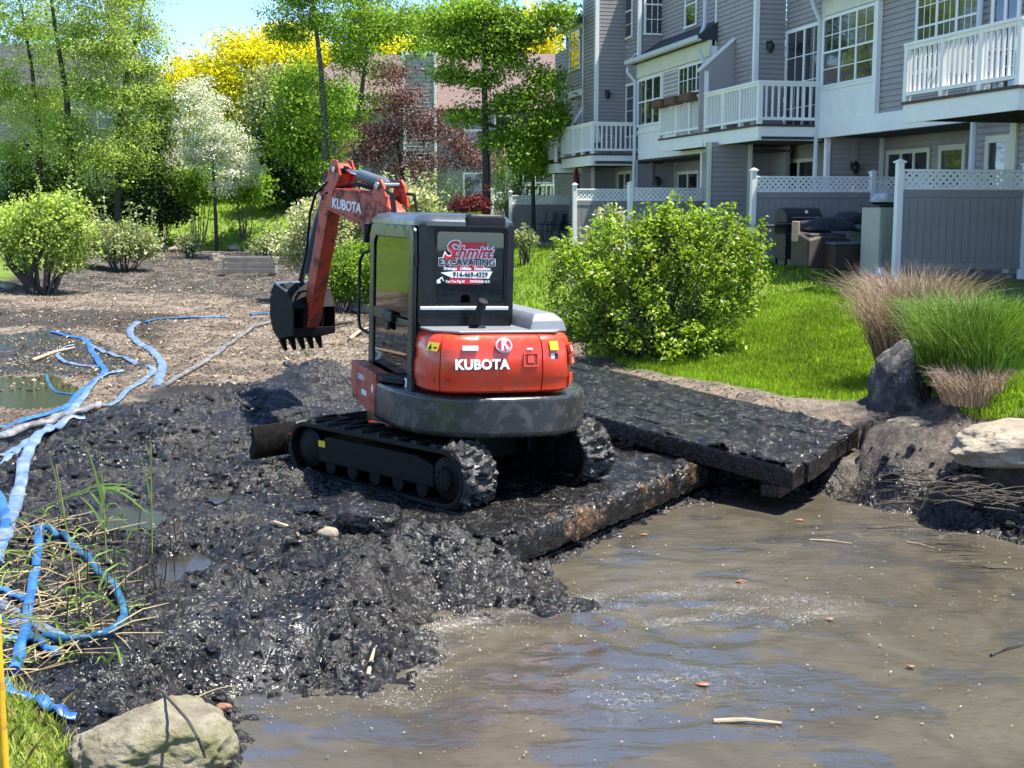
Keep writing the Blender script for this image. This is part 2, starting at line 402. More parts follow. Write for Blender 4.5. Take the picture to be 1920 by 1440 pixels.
    dP = sdpoly(X, Y, TRACKP)
    z = np.where(dP > -.05, np.minimum(z, .035), z)
    return z
TRACKP = [(-.18,10.3),(-2.2,12.35),(-.7,13.95),(1.3,11.95)]
def H1(x, y): return float(height(np.array([x]), np.array([y]), False)[0])
def Hd(x, y): return float(height(np.array([x]), np.array([y]), True)[0])
def pg(x, y, off=0.0):
    z = 0.0
    for _ in range(14):
        p = pz(x, y, min(z, 2.2)); z = .5*z + .5*Hd(p.x, p.y)
    p = pz(x, y, min(z, 2.2)); return Vector((p.x, p.y, z + off))
# one sheet, fine where the mud is near, coarse towards the horizon
def axis(parts):
    out = []
    for a, b, s in parts: out += list(np.arange(a, b, s))
    return np.array(out + [parts[-1][1]])
xs = axis([(-140,-60,10),(-60,-20,1.6),(-20,-8,.35),(-8,-5.6,.12),(-5.6,4.9,.027),(4.9,8,.1),(8,20,.4),(20,60,2),(60,160,10)])
ys = axis([(-40,-6,4),(-6,3.6,.35),(3.6,12.5,.028),(12.5,17.6,.038),(17.6,20,.08),(20,34,.14),(34,64,.33),(64,90,1),(90,260,10)])
GX, GY = np.meshgrid(xs, ys); nx, ny = len(xs), len(ys)
GZ = height(GX, GY)
def Hd(x, y):
    i = int(np.clip(np.searchsorted(xs, x)-1, 0, nx-2)); j = int(np.clip(np.searchsorted(ys, y)-1, 0, ny-2))
    u = min(1, max(0, (x-xs[i])/(xs[i+1]-xs[i]))); v = min(1, max(0, (y-ys[j])/(ys[j+1]-ys[j])))
    return float((GZ[j,i]*(1-u)+GZ[j,i+1]*u)*(1-v)+(GZ[j+1,i]*(1-u)+GZ[j+1,i+1]*u)*v)
H1 = Hd
dLg = sdpoly(GX, GY, LAND) + .3*fbm(GX*1.3, GY*1.3, 3)
dFg = sdpoly(GX, GY, FORE) + .1*fbm(GX*3, GY*3, 3)
dlg = sdpoly(GX, GY, LEFTB) + .5*fbm(GX*.7, GY*.7, 3)
dRg = sdpoly(GX, GY, BANKR) + .1*fbm(GX*3, GY*3, 3)
dSB = sdpoly(GX, GY, SB)
def grassmask(X, Y):
    dL = sdpoly(X, Y, LAND) + .22*fbm(X*1.6, Y*1.6, 3); dF = sdpoly(X, Y, FORE) + .1*fbm(X*3, Y*3, 3)
    dR = sdpoly(X, Y, BANKR) + .1*fbm(X*3, Y*3, 3); dl = sdpoly(X, Y, LEFTB) + .4*fbm(X*.7, Y*.7, 3)
    g = sstep(1.55, 1.8, dL)*np.where((Y < 14.6) & (dR < .3), 0, 1)
    g = np.maximum(g, sstep(.05, .2, dF)); g = np.maximum(g, sstep(.25, .4, dR)*(Y < 20)); g = np.maximum(g, sstep(1.2, 1.8, dl))
    g = g*(1-sstep(-.25, -.1, sdpoly(X, Y, SB)))
    return g
grass = grassmask(GX, GY)
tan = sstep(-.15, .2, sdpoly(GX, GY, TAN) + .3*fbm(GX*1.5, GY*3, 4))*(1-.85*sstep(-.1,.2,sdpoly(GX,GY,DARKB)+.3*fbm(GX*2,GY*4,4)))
mnd = sum(np.exp(-(((GX-p.x)/rx)**2+((GY-p.y)/ry)**2)) for p, rx, ry, h in MW[:4]); tan = tan*(1-sstep(.2,.5,mnd+.15*fbm(GX*2,GY*2,3)))
tan = np.maximum(tan, sstep(-.05, .25, dLg+.2)*(1-grass)*(GY < 26)*.85)
silt = np.maximum(sstep(-.1,.2,sdpoly(GX,GY,SILT)+.15*fbm(GX*2,GY*3,4)), .5*sstep(-.15,.2,sdpoly(GX,GY,SILT2)+.12*fbm(GX*3,GY*3,4)))
tan = tan*(1-sstep(-.5, -.12, sdpoly(GX, GY, WATER)+.15*fbm(GX*2.5,GY*2.5,3))*(GY < 13.2))
silt = np.maximum(silt, sstep(.25, .6, fbm(GX*.9+2, GY*.9, 4))*sstep(12, 10, GY)*.8)
wet = np.clip(sstep(18.5, 16.5, GY)*(1-tan), 0, 1); far = sstep(28, 34, GY)*(1-grass)
V = np.stack([GX, GY, GZ], -1).reshape(-1, 3)
idx = np.arange(nx*ny).reshape(ny, nx)
F = np.stack([idx[:-1,:-1], idx[:-1,1:], idx[1:,1:], idx[1:,:-1]], -1).reshape(-1, 4)
def groundmat():
    m, nt, b = nodemat('pond_bed_and_lawn')
    def A(n): return N(nt, "ShaderNodeAttribute", attribute_name=n).outputs['Fac']
    geo = N(nt, "ShaderNodeNewGeometry").outputs['Position']
    def no(s, d=5, r=.6, di=0): return noise(nt, s, d, r, di, vec=geo)
    mud = ramp(nt, no(5, 8, .7, .4), [(.30, (.0045,.004,.0036)), (.52, (.011,.010,.0085)), (.66, (.034,.031,.027)), (.82, (.085,.078,.066))])
    mud = mix(nt, ramp(nt, no(.8, 3), [(.48, 0.0), (.66, .7)]), mud, ramp(nt, no(18, 5), [(.35, (.014,.013,.011)), (.7, (.07,.063,.052))]))
    tanc = ramp(nt, no(9, 8, .75, .6), [(.3, (.07,.05,.036)), (.45, (.25,.195,.145)), (.62, (.42,.345,.265)), (.8, (.55,.47,.38))])
    tanc = mix(nt, ramp(nt, no(1.1, 6, .7), [(.44, 0.0), (.56, .85)]), tanc, ramp(nt, no(14, 6, .7), [(.35, (.045,.038,.032)), (.7, (.17,.135,.10))]))
    siltc = ramp(nt, no(3, 6), [(.35, (.018,.0175,.017)), (.65, (.045,.043,.041))])
    grc = ramp(nt, no(2.2, 8, .7), [(.3, (.10,.16,.012)), (.55, (.17,.27,.018)), (.75, (.25,.33,.045))])
    farc = ramp(nt, no(1.6, 8, .7, .5), [(.36, (.022,.019,.017)), (.5, (.07,.06,.051)), (.64, (.20,.17,.14))])
    c = mix(nt, A('far'), mud, farc); c = mix(nt, A('tan'), c, tanc); c = mix(nt, A('silt'), c, siltc); c = mix(nt, A('grass'), c, grc)
    nt.links.new(c, b.inputs['Base Color'])
    rw = mix(nt, ramp(nt, no(1.3, 5, .65), [(.47, 0.0), (.60, 1.0)]), ramp(nt, no(9, 4, .6), [(.40, .05), (.70, .22)]), ramp(nt, no(9, 4, .6), [(.35, .3), (.65, .8)]))
    r = mix(nt, A('wet'), (.9,.9,.9,1), rw); r = mix(nt, A('silt'), r, ramp(nt, no(2.5, 6, .7), [(.4,.12),(.65,.45)])); r = mix(nt, A('grass'), r, (.9,.9,.9,1))
    nt.links.new(r, b.inputs['Roughness']); b.inputs['Specular IOR Level'].default_value = .6
    hn = mathn(nt, 'MULTIPLY', mix(nt, A('wet'), no(26, 8, .72, .5), no(13, 3, .55, .9)), mathn(nt, 'SUBTRACT', 1.0, mathn(nt, 'MULTIPLY', A('silt'), .9)))
    b1 = bump(nt, b, hn, 1.0, .085)
    h2 = mathn(nt, 'MULTIPLY', no(42, 2, .5, .6), mathn(nt, 'SUBTRACT', 1.0, mathn(nt, 'MULTIPLY', A('silt'), .85)))
    b2 = bump(nt, b, h2, .8, .016, b1)
    bump(nt, b, mathn(nt, 'MULTIPLY', no(3.5, 7, .75, .5), A('far')), 1.0, .12, b2)
    return m
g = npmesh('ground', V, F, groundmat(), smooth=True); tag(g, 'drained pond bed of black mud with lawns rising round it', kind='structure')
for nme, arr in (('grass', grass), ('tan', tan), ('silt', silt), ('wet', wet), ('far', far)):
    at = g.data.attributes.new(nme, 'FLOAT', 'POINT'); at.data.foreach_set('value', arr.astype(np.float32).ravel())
# ---------------------------------------------------------------- water
def watermat(name, deep, light, fine=.35):
    m, nt, b = nodemat(name); geo = N(nt, "ShaderNodeNewGeometry").outputs['Position']
    c = ramp(nt, noise(nt, 1.1, 6, .65, 1.2, vec=geo), [(.3, deep), (.7, light)])
    sc = ramp(nt, noise(nt, 7, 8, .75, 1.5, vec=geo), [(.62, 0.0), (.74, .5)])
    c = mix(nt, sc, c, (.23,.21,.17,1))
    nt.links.new(c, b.inputs['Base Color']); b.inputs['IOR'].default_value = 1.5
    if name == 'murky_water':
        fl = N(nt, "ShaderNodeAttribute", attribute_name='film').outputs['Fac']
        c = mix(nt, mathn(nt, 'MULTIPLY', fl, .7), c, (.050,.047,.042,1)); fo = N(nt, "ShaderNodeAttribute", attribute_name='foam').outputs['Fac']; fn_ = ramp(nt, noise(nt, 28, 6, .75, 1.2, vec=geo), [(.50, 0.0), (.60, 1.0)]); fo = mathn(nt, 'MULTIPLY', mathn(nt, 'MULTIPLY', fo, fn_, True), .6); c = mix(nt, fo, c, (.42,.41,.38,1)); nt.links.new(c, b.inputs['Base Color'])
        nt.links.new(mathn(nt, 'ADD', mathn(nt, 'MULTIPLY', fl, 1.1), 1.38), b.inputs['IOR'])
        nt.links.new(mathn(nt, 'ADD', mathn(nt, 'MULTIPLY', mathn(nt, 'SUBTRACT', 1.0, fl), .20), .02), b.inputs['Roughness'])
    else: nt.links.new(mathn(nt, 'ADD', mathn(nt, 'MULTIPLY', sc, .5), .035), b.inputs['Roughness'])
    mp = N(nt, "ShaderNodeMapping"); nt.links.new(geo, mp.inputs[0]); mp.inputs['Scale'].default_value = (1.0, 2.2, 1)
    b1 = bump(nt, b, noise(nt, 3.4, 3, .5, .8, vec=mp.outputs[0]), fine, .05)
    bump(nt, b, noise(nt, 22, 4, .6, .5, vec=mp.outputs[0]), .22, .012, b1)
    return m
wxs = np.arange(-2.6, 6.2, .035); wys = np.arange(2.2, 13.4, .035)
WX, WY = np.meshgrid(wxs, wys)
WH = .010*fbm(WX*1.2, WY*2.6, 3) + .004*fbm(WX*5, WY*9, 3)
for cx, cy, amp, k, dec in ((1330,1160,.013,20,.9),(1010,1215,.012,17,1.0),(1180,1300,.009,22,.8),(850,1190,.007,30,.6)):
    p = pz(cx, cy, WZ); r = np.hypot(WX-p.x, (WY-p.y)*1.0); WH += amp*np.sin(r*k + 2.5*fbm(WX*1.5, WY*1.5, 2))*np.exp(-r/dec)*sstep(.03, .3, r)
wv = np.stack([WX, WY, WZ + WH], -1).reshape(-1, 3); wi = np.arange(WX.size).reshape(WX.shape)
wf = np.stack([wi[:-1,:-1], wi[:-1,1:], wi[1:,1:], wi[1:,:-1]], -1).reshape(-1, 4)
w = npmesh('pond_water', wv, wf, watermat('murky_water', (.050,.043,.030), (.100,.087,.064)), smooth=True); tag(w, 'murky brown rippled pond water in front of the mats', kind='structure')
wl_, wr_ = pz(760, 1330, WZ), pz(1250, 1230, WZ)
fw = np.clip(1.15*np.exp(-((WX-wl_.x)/1.1)**2-((WY-wl_.y)/1.0)**2) + .9*np.exp(-((WX-wr_.x)/1.3)**2-((WY-wr_.y)/1.3)**2) + .35, 0, 1.1)
fn = fbm(WX*1.7+.25*fbm(WX*5,WY*5,2)+4, WY*2.6+.3*fbm(WX*3,WY*3,2), 4, .45)
film = sstep(.52, .60, fn*.9 + fw*.62 + .12*fbm(WX*.7, WY*.7, 2) + .02)
foam = np.zeros(WX.shape)
for x, y, sx, sy, kk in ((1380,1145,.75,.12,1),(1470,1165,.45,.09,.9),(1230,1118,.6,.13,.8),(1060,1135,.3,.13,.9),(840,1172,.3,.13,1),(905,1160,.5,.05,1),(800,1235,.14,.4,.8),(1230,1290,.5,.3,.6),(760,1310,.25,.12,.6),(1800,1000,.6,.10,.5)):
    p = pz(x, y, WZ); foam += kk*np.exp(-((WX-p.x)/sx)**2-((WY-p.y-.25*np.sin((WX-p.x)*3))/sy)**2)
foam = np.clip(foam*(.15+1.3*sstep(.45,.8,ridged(WX*2.2, WY*6.5, 3))), 0, 1)
at = w.data.attributes.new('foam', 'FLOAT', 'POINT'); at.data.foreach_set('value', foam.astype(np.float32).ravel())
at = w.data.attributes.new('film', 'FLOAT', 'POINT'); at.data.foreach_set('value', film.astype(np.float32).ravel())
mp_ = MB().add([(6.16,2.2,WZ-.003),(30,2.2,WZ-.003),(30,13.4,WZ-.003),(6.16,13.4,WZ-.003)], [(0,1,2,3)]).add([(-2.6,-6,WZ-.003),(30,-6,WZ-.003),(30,2.2,WZ-.003),(-2.6,2.2,WZ-.003)], [(0,1,2,3)])
tag(mp_.build('pond_water_edge', w.data.materials[0]), 'murky brown pond water beyond the picture', kind='structure')
pm = watermat('puddle_water', (.020,.019,.012), (.035,.032,.02), .04)
for poly, z in PUD:
    cx = sum(p[0] for p in poly)/len(poly); cy = sum(p[1] for p in poly)/len(poly)
    b_ = MB().add([(cx+(x-cx)*1.12, cy+(y-cy)*1.12, z) for x, y in poly], [tuple(range(len(poly)))])
    tag(b_.build('puddle', pm), 'shallow puddle lying in the mud', kind='structure')
# ================================================================ TIMBER MATS
def matwood(name, wood=False):
    m, nt, b = nodemat(name)
    c0 = ramp(nt, noise(nt, 7, 8, .7, .5), [(.3, (.005,.005,.005)), (.55, (.014,.013,.012)), (.75, (.065,.060,.052))])
    if wood:
        wv_ = N(nt, "ShaderNodeMapping"); tc = N(nt, "ShaderNodeTexCoord"); nt.links.new(tc.outputs['Object'], wv_.inputs[0]); wv_.inputs['Scale'].default_value = (1.2, 14, 14)
        wc = ramp(nt, noise(nt, 2.0, 7, .7, .8, vec=wv_.outputs[0]), [(.3, (.025,.013,.009)), (.5, (.10,.052,.027)), (.7, (.34,.22,.12))])
        c0 = mix(nt, ramp(nt, noise(nt, 2.6, 6, .7), [(.54, 0.0), (.63, .9)]), c0, wc)
    nt.links.new(c0, b.inputs['Base Color'])
    nt.links.new(ramp(nt, noise(nt, 5, 6, .7), [(.35, .10), (.55, .3), (.72, .75)]), b.inputs['Roughness'])
    b1 = bump(nt, b, noise(nt, 13, 3, .55, .9), .9, .05); bump(nt, b, noise(nt, 44, 2), .7, .012, b1)
    return m
M_['matwood'] = matwood('black_muddy_timber'); M_['rotwood'] = matwood('rotten_timber', True)
def timber_plank(name, p0, p1, wdir, w, th, mat, parent, seed, sag=.012, n=46):
    """plank from p0 to p1 (top centre line), width along wdir"""
    p0 = Vector(p0); p1 = Vector(p1); L = (p1-p0).length; d = (p1-p0).normalized(); wd = Vector(wdir).normalized(); up = wd.cross(d).normalized()
    if up.z < 0: up = -up
    mb = MB(); r = []
    for i in range(n+1):
        t = i/n*L; c = p0 + d*t; k = Vector((t, seed*3.7, 0))
        from mathutils import noise as mn
        e = lambda q, s: mn.noise(Vector((t*s, seed*7.3+q, 1.3)))
        a = w/2*(1+.04*e(1, 3)); ring = []
        for u, v in ((-1,-1),(-1,-.15),(-.86,.0),(-.4,.0),(.0,.0),(.4,.0),(.86,.0),(1,-.15),(1,-1)):
            h = v*th + (sag*e(u*2.1, 5) + .006*e(u*9, 19) if v > -.9 else 0) + (-.006 if abs(u) > .8 and v > -.9 else 0)
            s = u*a + (.012*e(v*5+u, 9))
            ring.append(c + wd*s + up*h)
        r.append(ring)
    mb.loft(r); o = mb.build(name, mat, parent, smooth=True); return o
tB = thing('timber_mat', 'long black muddy timber mat sloping down to the water beside the lawn', 'timber mat', (0,0,0))
nw = 6; wdB = (C2-C1); LB = (NB-C1)
for k in range(nw):
    t0 = (k+.5)/nw; ext = random.uniform(-.05, .05)
    q0 = C1 + wdB*t0 - LB.normalized()*ext; q1 = C1 + wdB*t0 + LB + LB.normalized()*random.uniform(-.05,.05)
    timber_plank('plank', q0, q1, wdB, wdB.length/nw-.03, .20, M_['matwood'], tB, k+1, .004)
for t in (.06, .5, .94):
    a = C1 + LB*t - nB*.27 ; MB().bar(a - wdB*.01, a + wdB*1.0, .2, .12).build('cross_beam', M_['matwood'], tB, bevel=.01)
tA = thing('timber_mat', 'rotten timber mat with a broken brown front beam under the excavator', 'timber mat', (0,0,0))
A0, A1, A2, A3 = [Vector((*p, 0)) for p in SA]
for k in range(9):
    t0 = (k+.5)/9
    if k == 0:
        continue
    q0 = A0 + (A3-A0)*t0; q1 = A1 + (A2-A1)*t0; dd = (q1-q0).normalized()
    timber_plank('plank', q0 + dd*random.uniform(-.04,.06) + Vector((0,0,-.015)), q1 + Vector((0,0,-.05)), (A3-A0), .32, .28, M_['matwood'], tA, 20+k)
def rotlog(parent):
    from mathutils import noise as mn
    p0 = A0 + (A3-A0)*.05; p1 = p0.lerp(A1 + (A2-A1)*.05, .98); n = 110; m = 18; rings = []
    for i in range(n+1):
        c = p0.lerp(p1, i/n) + Vector((0,0,-.14)); ring = []
        for k in range(m):
            a = 2*math.pi*k/m; q = Vector((i/n*5.0*4, math.cos(a)*1.3, math.sin(a)*1.3))
            r = .165*(1 + .14*mn.noise(q*.9) + .15*mn.noise(q*2.6) + .14*mn.noise(q*7))
            sq = 1/max(abs(math.cos(a)), abs(math.sin(a)))**.55
            wd = (A3-A0).normalized()
            ring.append(c + wd*(math.cos(a)*r*sq) + Vector((0,0,1))*(math.sin(a)*r*.9*sq))
        rings.append(ring)
    return MB().loft(rings).build('front_beam', M_['rotwood'], parent, smooth=True)
rotlog(tA)
# lower dark layer under the front beam
MB().bar(A0+(A3-A0)*.07+Vector((0,0,-.42)), A0.lerp(A1,.97)+(A2-A1)*.07+Vector((0,0,-.42)), .3, .22).build('lower_beam', M_['matwood'], tA, bevel=.02)
# mud lying on the mats: height sheets that poke through the planks
def mudsheet(name, label, poly, zf, amp, thr, res=.03, border=.12, seed=0):
    xs_ = np.arange(min(p[0] for p in poly), max(p[0] for p in poly), res); ys_ = np.arange(min(p[1] for p in poly), max(p[1] for p in poly), res)
    X, Y = np.meshgrid(xs_, ys_); d = sdpoly(X, Y, poly)
    wx = X+.08*fbm(X*4, Y*4, 3); wy = Y+.08*fbm(X*4+3, Y*4, 3)
    n = .55*fbm(X*1.6+seed, Y*1.6, 4) + .45*(ridged(wx*4+seed, wy*4, 4)-.5)*2*.5 + .25*(1-worley(wx*7, wy*7)*1.4)
    Z = zf(X, Y) + np.clip((n-thr), -.25, 1)*amp - .05*sstep(border, 0, d + .06*fbm(X*6, Y*6, 2))
    v = np.stack([X, Y, Z], -1).reshape(-1, 3); i = np.arange(X.size).reshape(X.shape)
    f = np.stack([i[:-1,:-1], i[:-1,1:], i[1:,1:], i[1:,:-1]], -1).reshape(-1, 4)
    keep = (d.ravel()[f].min(1) > .02); f = f[keep]
    o = npmesh(name, v, f, M_['mudlump'], smooth=True); return tag(o, label, kind='stuff')
def mudlump():
    m, nt, b = nodemat('wet_black_mud')
    geo = N(nt, "ShaderNodeNewGeometry").outputs['Position']
    nt.links.new(ramp(nt, noise(nt, 6, 8, .7, .4, vec=geo), [(.3, (.004,.0038,.0036)), (.55, (.012,.011,.010)), (.74, (.055,.050,.044))]), b.inputs['Base Color'])
    nt.links.new(ramp(nt, noise(nt, 7, 6, .7, vec=geo), [(.38, .05), (.60, .18), (.8, .5)]), b.inputs['Roughness'])
    b1 = bump(nt, b, noise(nt, 14, 3, .55, .9, vec=geo), 1.0, .08); bump(nt, b, noise(nt, 44, 2, vec=geo), .8, .016, b1)
    return m
M_['mudlump'] = mudlump()
mudsheet('mud', 'lumps of wet black mud smeared over the sloping mat', SB, lambda X, Y: planeB(X, Y)-.010, .10, .06, seed=3)
endp = [tuple((C1+LB*.02)[:2]), tuple((C2+LB*.02)[:2]), tuple((C2+LB*.30)[:2]), tuple((C1+LB*.26)[:2])]
mudsheet('mud', 'thick wet mud heaped on the low end of the sloping mat', endp, lambda X, Y: planeB(X, Y)-.012, .22, .02, seed=11)
mudsheet('mud', 'black mud trodden over the rotten mat behind the excavator', SA, lambda X, Y: X*0-.004, .11, -.02, seed=5)
# loose clods over the mud
def clods(n, region, smin, smax, seed, name, label, mask=None):
    r = np.random.default_rng(seed)
    bm = bmesh.new(); bmesh.ops.create_icosphere(bm, subdivisions=1, radius=1); bm.verts.ensure_lookup_table()
    bv = np.array([v.co[:] for v in bm.verts]); bf = np.array([[v.index for v in f.verts] for f in bm.faces]); bm.free()
    x0, y0, x1, y1 = region; X = r.uniform(x0, x1, n*3); Y = r.uniform(y0, y1, n*3)
    dW = sdpoly(X, Y, WATER); dF = sdpoly(X, Y, FORE); tn = sdpoly(X, Y, TAN)
    ok = (dW < .03) & (dF < .1) & ((sdpoly(X, Y, LAND) < .3) | (mask is not None)) & (tn < 0) & (sdpoly(X, Y, TRACKP) < 0) & (fbm(X*1.1+5, Y*1.1+2, 3) > r.uniform(-.6, .3, n*3))
    if mask is not None: ok &= mask(X, Y)
    for poly, _ in PUD: ok &= sdpoly(X, Y, poly) < 0
    X = X[ok][:n]; Y = Y[ok][:n]; Z = height(X, Y)
    s = smin*(smax/smin)**(r.random(len(X))**3)
    vs = []; fs = []
    for i in range(len(X)):
        q = bv*(1+r.uniform(-.5, .5, (len(bv), 1)))*np.array([r.uniform(.7,1.4), r.uniform(.7,1.4), r.uniform(.4,.8)])*s[i]
        a = r.uniform(0, 6.28); ca, sa = math.cos(a), math.sin(a)
        q = np.stack([q[:,0]*ca-q[:,1]*sa, q[:,0]*sa+q[:,1]*ca, q[:,2]], 1) + [X[i], Y[i], Z[i]+s[i]*.1]
        vs.append(q); fs.append(bf + i*len(bv))
    return tag(npmesh(name, np.concatenate(vs), np.concatenate(fs), M_['mudlump'], smooth=False), label, kind='stuff')
clods(5200, (-5.2,5.2,2.0,15.4), .008, .05, 3, 'mud_clods', 'wet clods of black mud scattered over the pond bed')
# ================================================================ EXCAVATOR
EXC = Vector((-.42, 12.1, 0)); TRC = Vector((-.62, 12.1, 0))
ex = thing('excavator', 'orange mini excavator with a dark glass cab standing on the muddy mats', 'excavator', EXC)
HU, HT, HBm = R(20), R(45), R(38)
MU = Matrix.Rotation(HU, 4, 'Z') @ Matrix.Translation((0,0,.65)) @ Matrix.Rotation(R(1.6), 4, 'Y') @ Matrix.Translation((0,0,-.65))
MT = Matrix.Translation(TRC-EXC) @ Matrix.Rotation(HT, 4, 'Z')
def sup(cx, cy, a, b, n, t):
    c, s = math.cos(t), math.sin(t)
    return (cx + a*math.copysign(abs(c)**(2/n), c), cy - b*math.copysign(abs(s)**(2/n), s))
# --- undercarriage
def track(xc):
    r = .26; L = .99; prof = []; n = 14
    for k in range(n+1): a = R(-90 + 180*k/n); prof.append((L + r*math.cos(a), .27 + r*math.sin(a)))
    for k in range(n+1): a = R(90 + 180*k/n); prof.append((-L + r*math.cos(a), .27 + r*math.sin(a)))
    def off(d):
        out = []
        for y, z in prof:
            cx = L if y > L else (-L if y < -L else y); v = Vector((y-cx, z-.27)); v = v.normalized()*(v.length-d); out.append((cx+v.x, .27+v.y))
        return out
    tb = MB().ringplate(off(0), off(.045), xc-.2, xc+.2, 'x').build('track_belt', M_['rubber'], ex, MT, bevel=.008)
    lug = MB(); per = 4*L + 2*math.pi*r; cnt = 44
    for k in range(cnt):
        s = (k+.5)/cnt*per
        if s < 2*L: y, z, a = -L+s, .27+r, 0
        elif s < 2*L+math.pi*r: t = (s-2*L)/r; y, z, a = L+r*math.sin(t), .27+r*math.cos(t), -t
        elif s < 4*L+math.pi*r: y, z, a = L-(s-2*L-math.pi*r), .27-r, math.pi
        else: t = (s-4*L-math.pi*r)/r; y, z, a = -L-r*math.sin(t), .27-r*math.cos(t), math.pi-t
        Mx = Matrix.Translation((xc, y, z)) @ Matrix.Rotation(a, 4, 'X')
        sk = 1 if k % 2 else -1
        sh = Matrix.Rotation(R(14*sk), 4, 'Z')
        lug.add([(-.2,-.03,-.005),(.2,-.03,-.005),(.2,.03,-.005),(-.2,.03,-.005),(-.19,-.018,.028),(.19,-.018,.028),(.19,.018,.028),(-.19,.018,.028)],
                [(0,3,2,1),(4,5,6,7),(0,1,5,4),(1,2,6,5),(2,3,7,6),(3,0,4,7)], Mx @ sh)
    tag(lug.build('tread', M_['rubber'], tb, None, bevel=.004, seg=1), kind='stuff')
    # mud caked round the rear end
    from mathutils import noise as mn
    rings = []
    for k in range(61):
        a = R(60 + 250*k/60); ring = []
        for j in range(36):
            u = 2*math.pi*j/36; x = math.cos(u)*.195; th = math.sin(u)
            q = Vector((x*9, a*4, xc*5)); rr = r + .005 + (.04 + .07*mn.noise(q) + .06*mn.noise(q*2.3) + .03*mn.noise(q*6))*(1 if th > 0 else -.2)*abs(th)**.6*min(1, k/6, (60-k)/6)
            ring.append((xc+x, -L + rr*math.cos(a), .27 + rr*math.sin(a)))
        rings.append(ring)
    MB().loft(rings).build('caked_mud', M_['rubbermud'], tb, None, smooth=True)
    for y, rad in ((-L, .19), (L, .19)):
        sp = MB().lathe([(.02,-.13),(rad,-.13),(rad,.13),(rad*.75,.15),(rad*.5,.165),(.02,.17)], 18, Matrix.Translation((xc, y, .27)) @ Matrix.Rotation(R(-90), 4, 'Y'))
        sp.build('sprocket' if y < 0 else 'idler_wheel', M_['steeldark'], ex, MT, smooth=True)
    hub = MB().lathe([(.02,.16),(.11,.17),(.10,.195),(.02,.20)], 16, Matrix.Translation((xc, -L, .27)) @ Matrix.Rotation(R(-90), 4, 'Y'))
    for k in range(8): hub.lathe([(.012,.19),(.012,.205)], 6, Matrix.Translation((xc, -L+.075*math.cos(k*.785), .27+.075*math.sin(k*.785))) @ Matrix.Rotation(R(-90), 4, 'Y'))
    hub.build('wheel_hub', M_['steeldark'], ex, MT)
    for k in range(5): MB().lathe([(.02,-.14),(.075,-.14),(.075,.14),(.02,.14)], 12, Matrix.Translation((xc, -.66+.33*k, .13)) @ Matrix.Rotation(R(-90), 4, 'Y')).build('roller', M_['steeldark'], ex, MT, smooth=True)
    s = -1 if xc < 0 else 1
    MB().prism([(-.82,.16),(.84,.16),(.84,.34),(.7,.42),(-.6,.42),(-.82,.36)], 'x', xc-.15, xc+.15).build('track_frame', M_['steeldark'], ex, MT, bevel=.015)
for xc in (-.76, .76): track(xc)
MB().box((-.6,-.45,.22),(.6,.45,.46)).lathe([(.45,.45),(.45,.64)], 32).box((-.6,-.6,.25),(-.5,.6,.42)).box((.5,-.6,.25),(.6,.6,.42)).build('undercarriage', M_['steeldark'], ex, MT, bevel=.02)
MB().box((-.05,-.995,.33),(.05,-.99,.39)).build('warning_label', M_['yellow'], ex, MT @ Matrix.Translation((-.914,.97,-.02)) @ Matrix.Rotation(R(90),4,'Z') @ Matrix.Translation((-.2,.995,0)))
bl = [(1.86,.05),(1.93,.02),(1.95,.12),(1.90,.22),(1.91,.34),(1.87,.38),(1.84,.30),(1.82,.16)]
MB().prism([(a,b) for a,b in bl], 'x', -.96, .96).build('dozer_blade', M_['steeldark'], ex, MT, bevel=.008)
for s in (-1,1): MB().bar((s*.35,.45,.3),(s*.5,1.84,.2),.1,.12).build('blade_arm', M_['orange_dull'], ex, MT, bevel=.01)
# --- upper structure
MB().prism([(-.9,1.0),(-.93,.6),(-.93,-.2),(-.75,-1.0),(.75,-1.0),(.93,-.3),(.93,.7),(.6,1.05)][::-1], 'z', .66, .78).build('deck_plate', M_['steeldark'], ex, MU, bevel=.02)
def arcpts(cx, cy, a, b, n, t0, t1, k): return [sup(cx, cy, a, b, n, R(t0+(t1-t0)*i/k)) for i in range(k+1)]
def shell(levels, cx, cy, a, b, n, t0, t1, k, back):
    rings = []
    for z, s, dy in levels:
        P = arcpts(cx, cy, a*s, b*s+dy, n, t0, t1, k)
        rings.append([(x, y, z) for x, y in P] + [(P[-1][0], back, z), (P[0][0], back, z)])
    return MB().loft(rings)
wl = [(.600,.94,0),(.605,.97,0),(.63,.993,0),(.65,1.0,0),(.66,1.0,0),(.76,1.0,0),(.86,1.0,0),(.925,1.0,0),(.935,1.0,0),(.955,.988,0),(.960,.975,0),(.962,.90,0)]
cwt = shell(wl, 0, -.12, .935, 1.22, 2.6, 0, 180, 40, .0).build('counterweight', M_['weight'], ex, MU, smooth=True)
for t, z in ((60,.86),(103,.74),(28,.80),(128,.80)):
    x, y = sup(0, -.12, .935, 1.22, 2.6, R(t)); nrm = math.atan2(y+.12, x)
    MB().lathe([(.036,-.05),(.036,.002),(.028,.004),(.026,-.01),(.004,-.012)], 16, Matrix.Translation((x*.99, (y+.12)*.99-.12, z)) @ Matrix.Rotation(nrm, 4, 'Z') @ Matrix.Rotation(R(90), 4, 'Y')).build('port', M_['black'], cwt, smooth=True)
MB().prism([(-.93,.0),(-.93,-.32),(-.80,-.52),(-.6,-.55),(-.6,.1)], 'z', .978, 1.02).build('step_plate', M_['black'], ex, MU, bevel=.01)
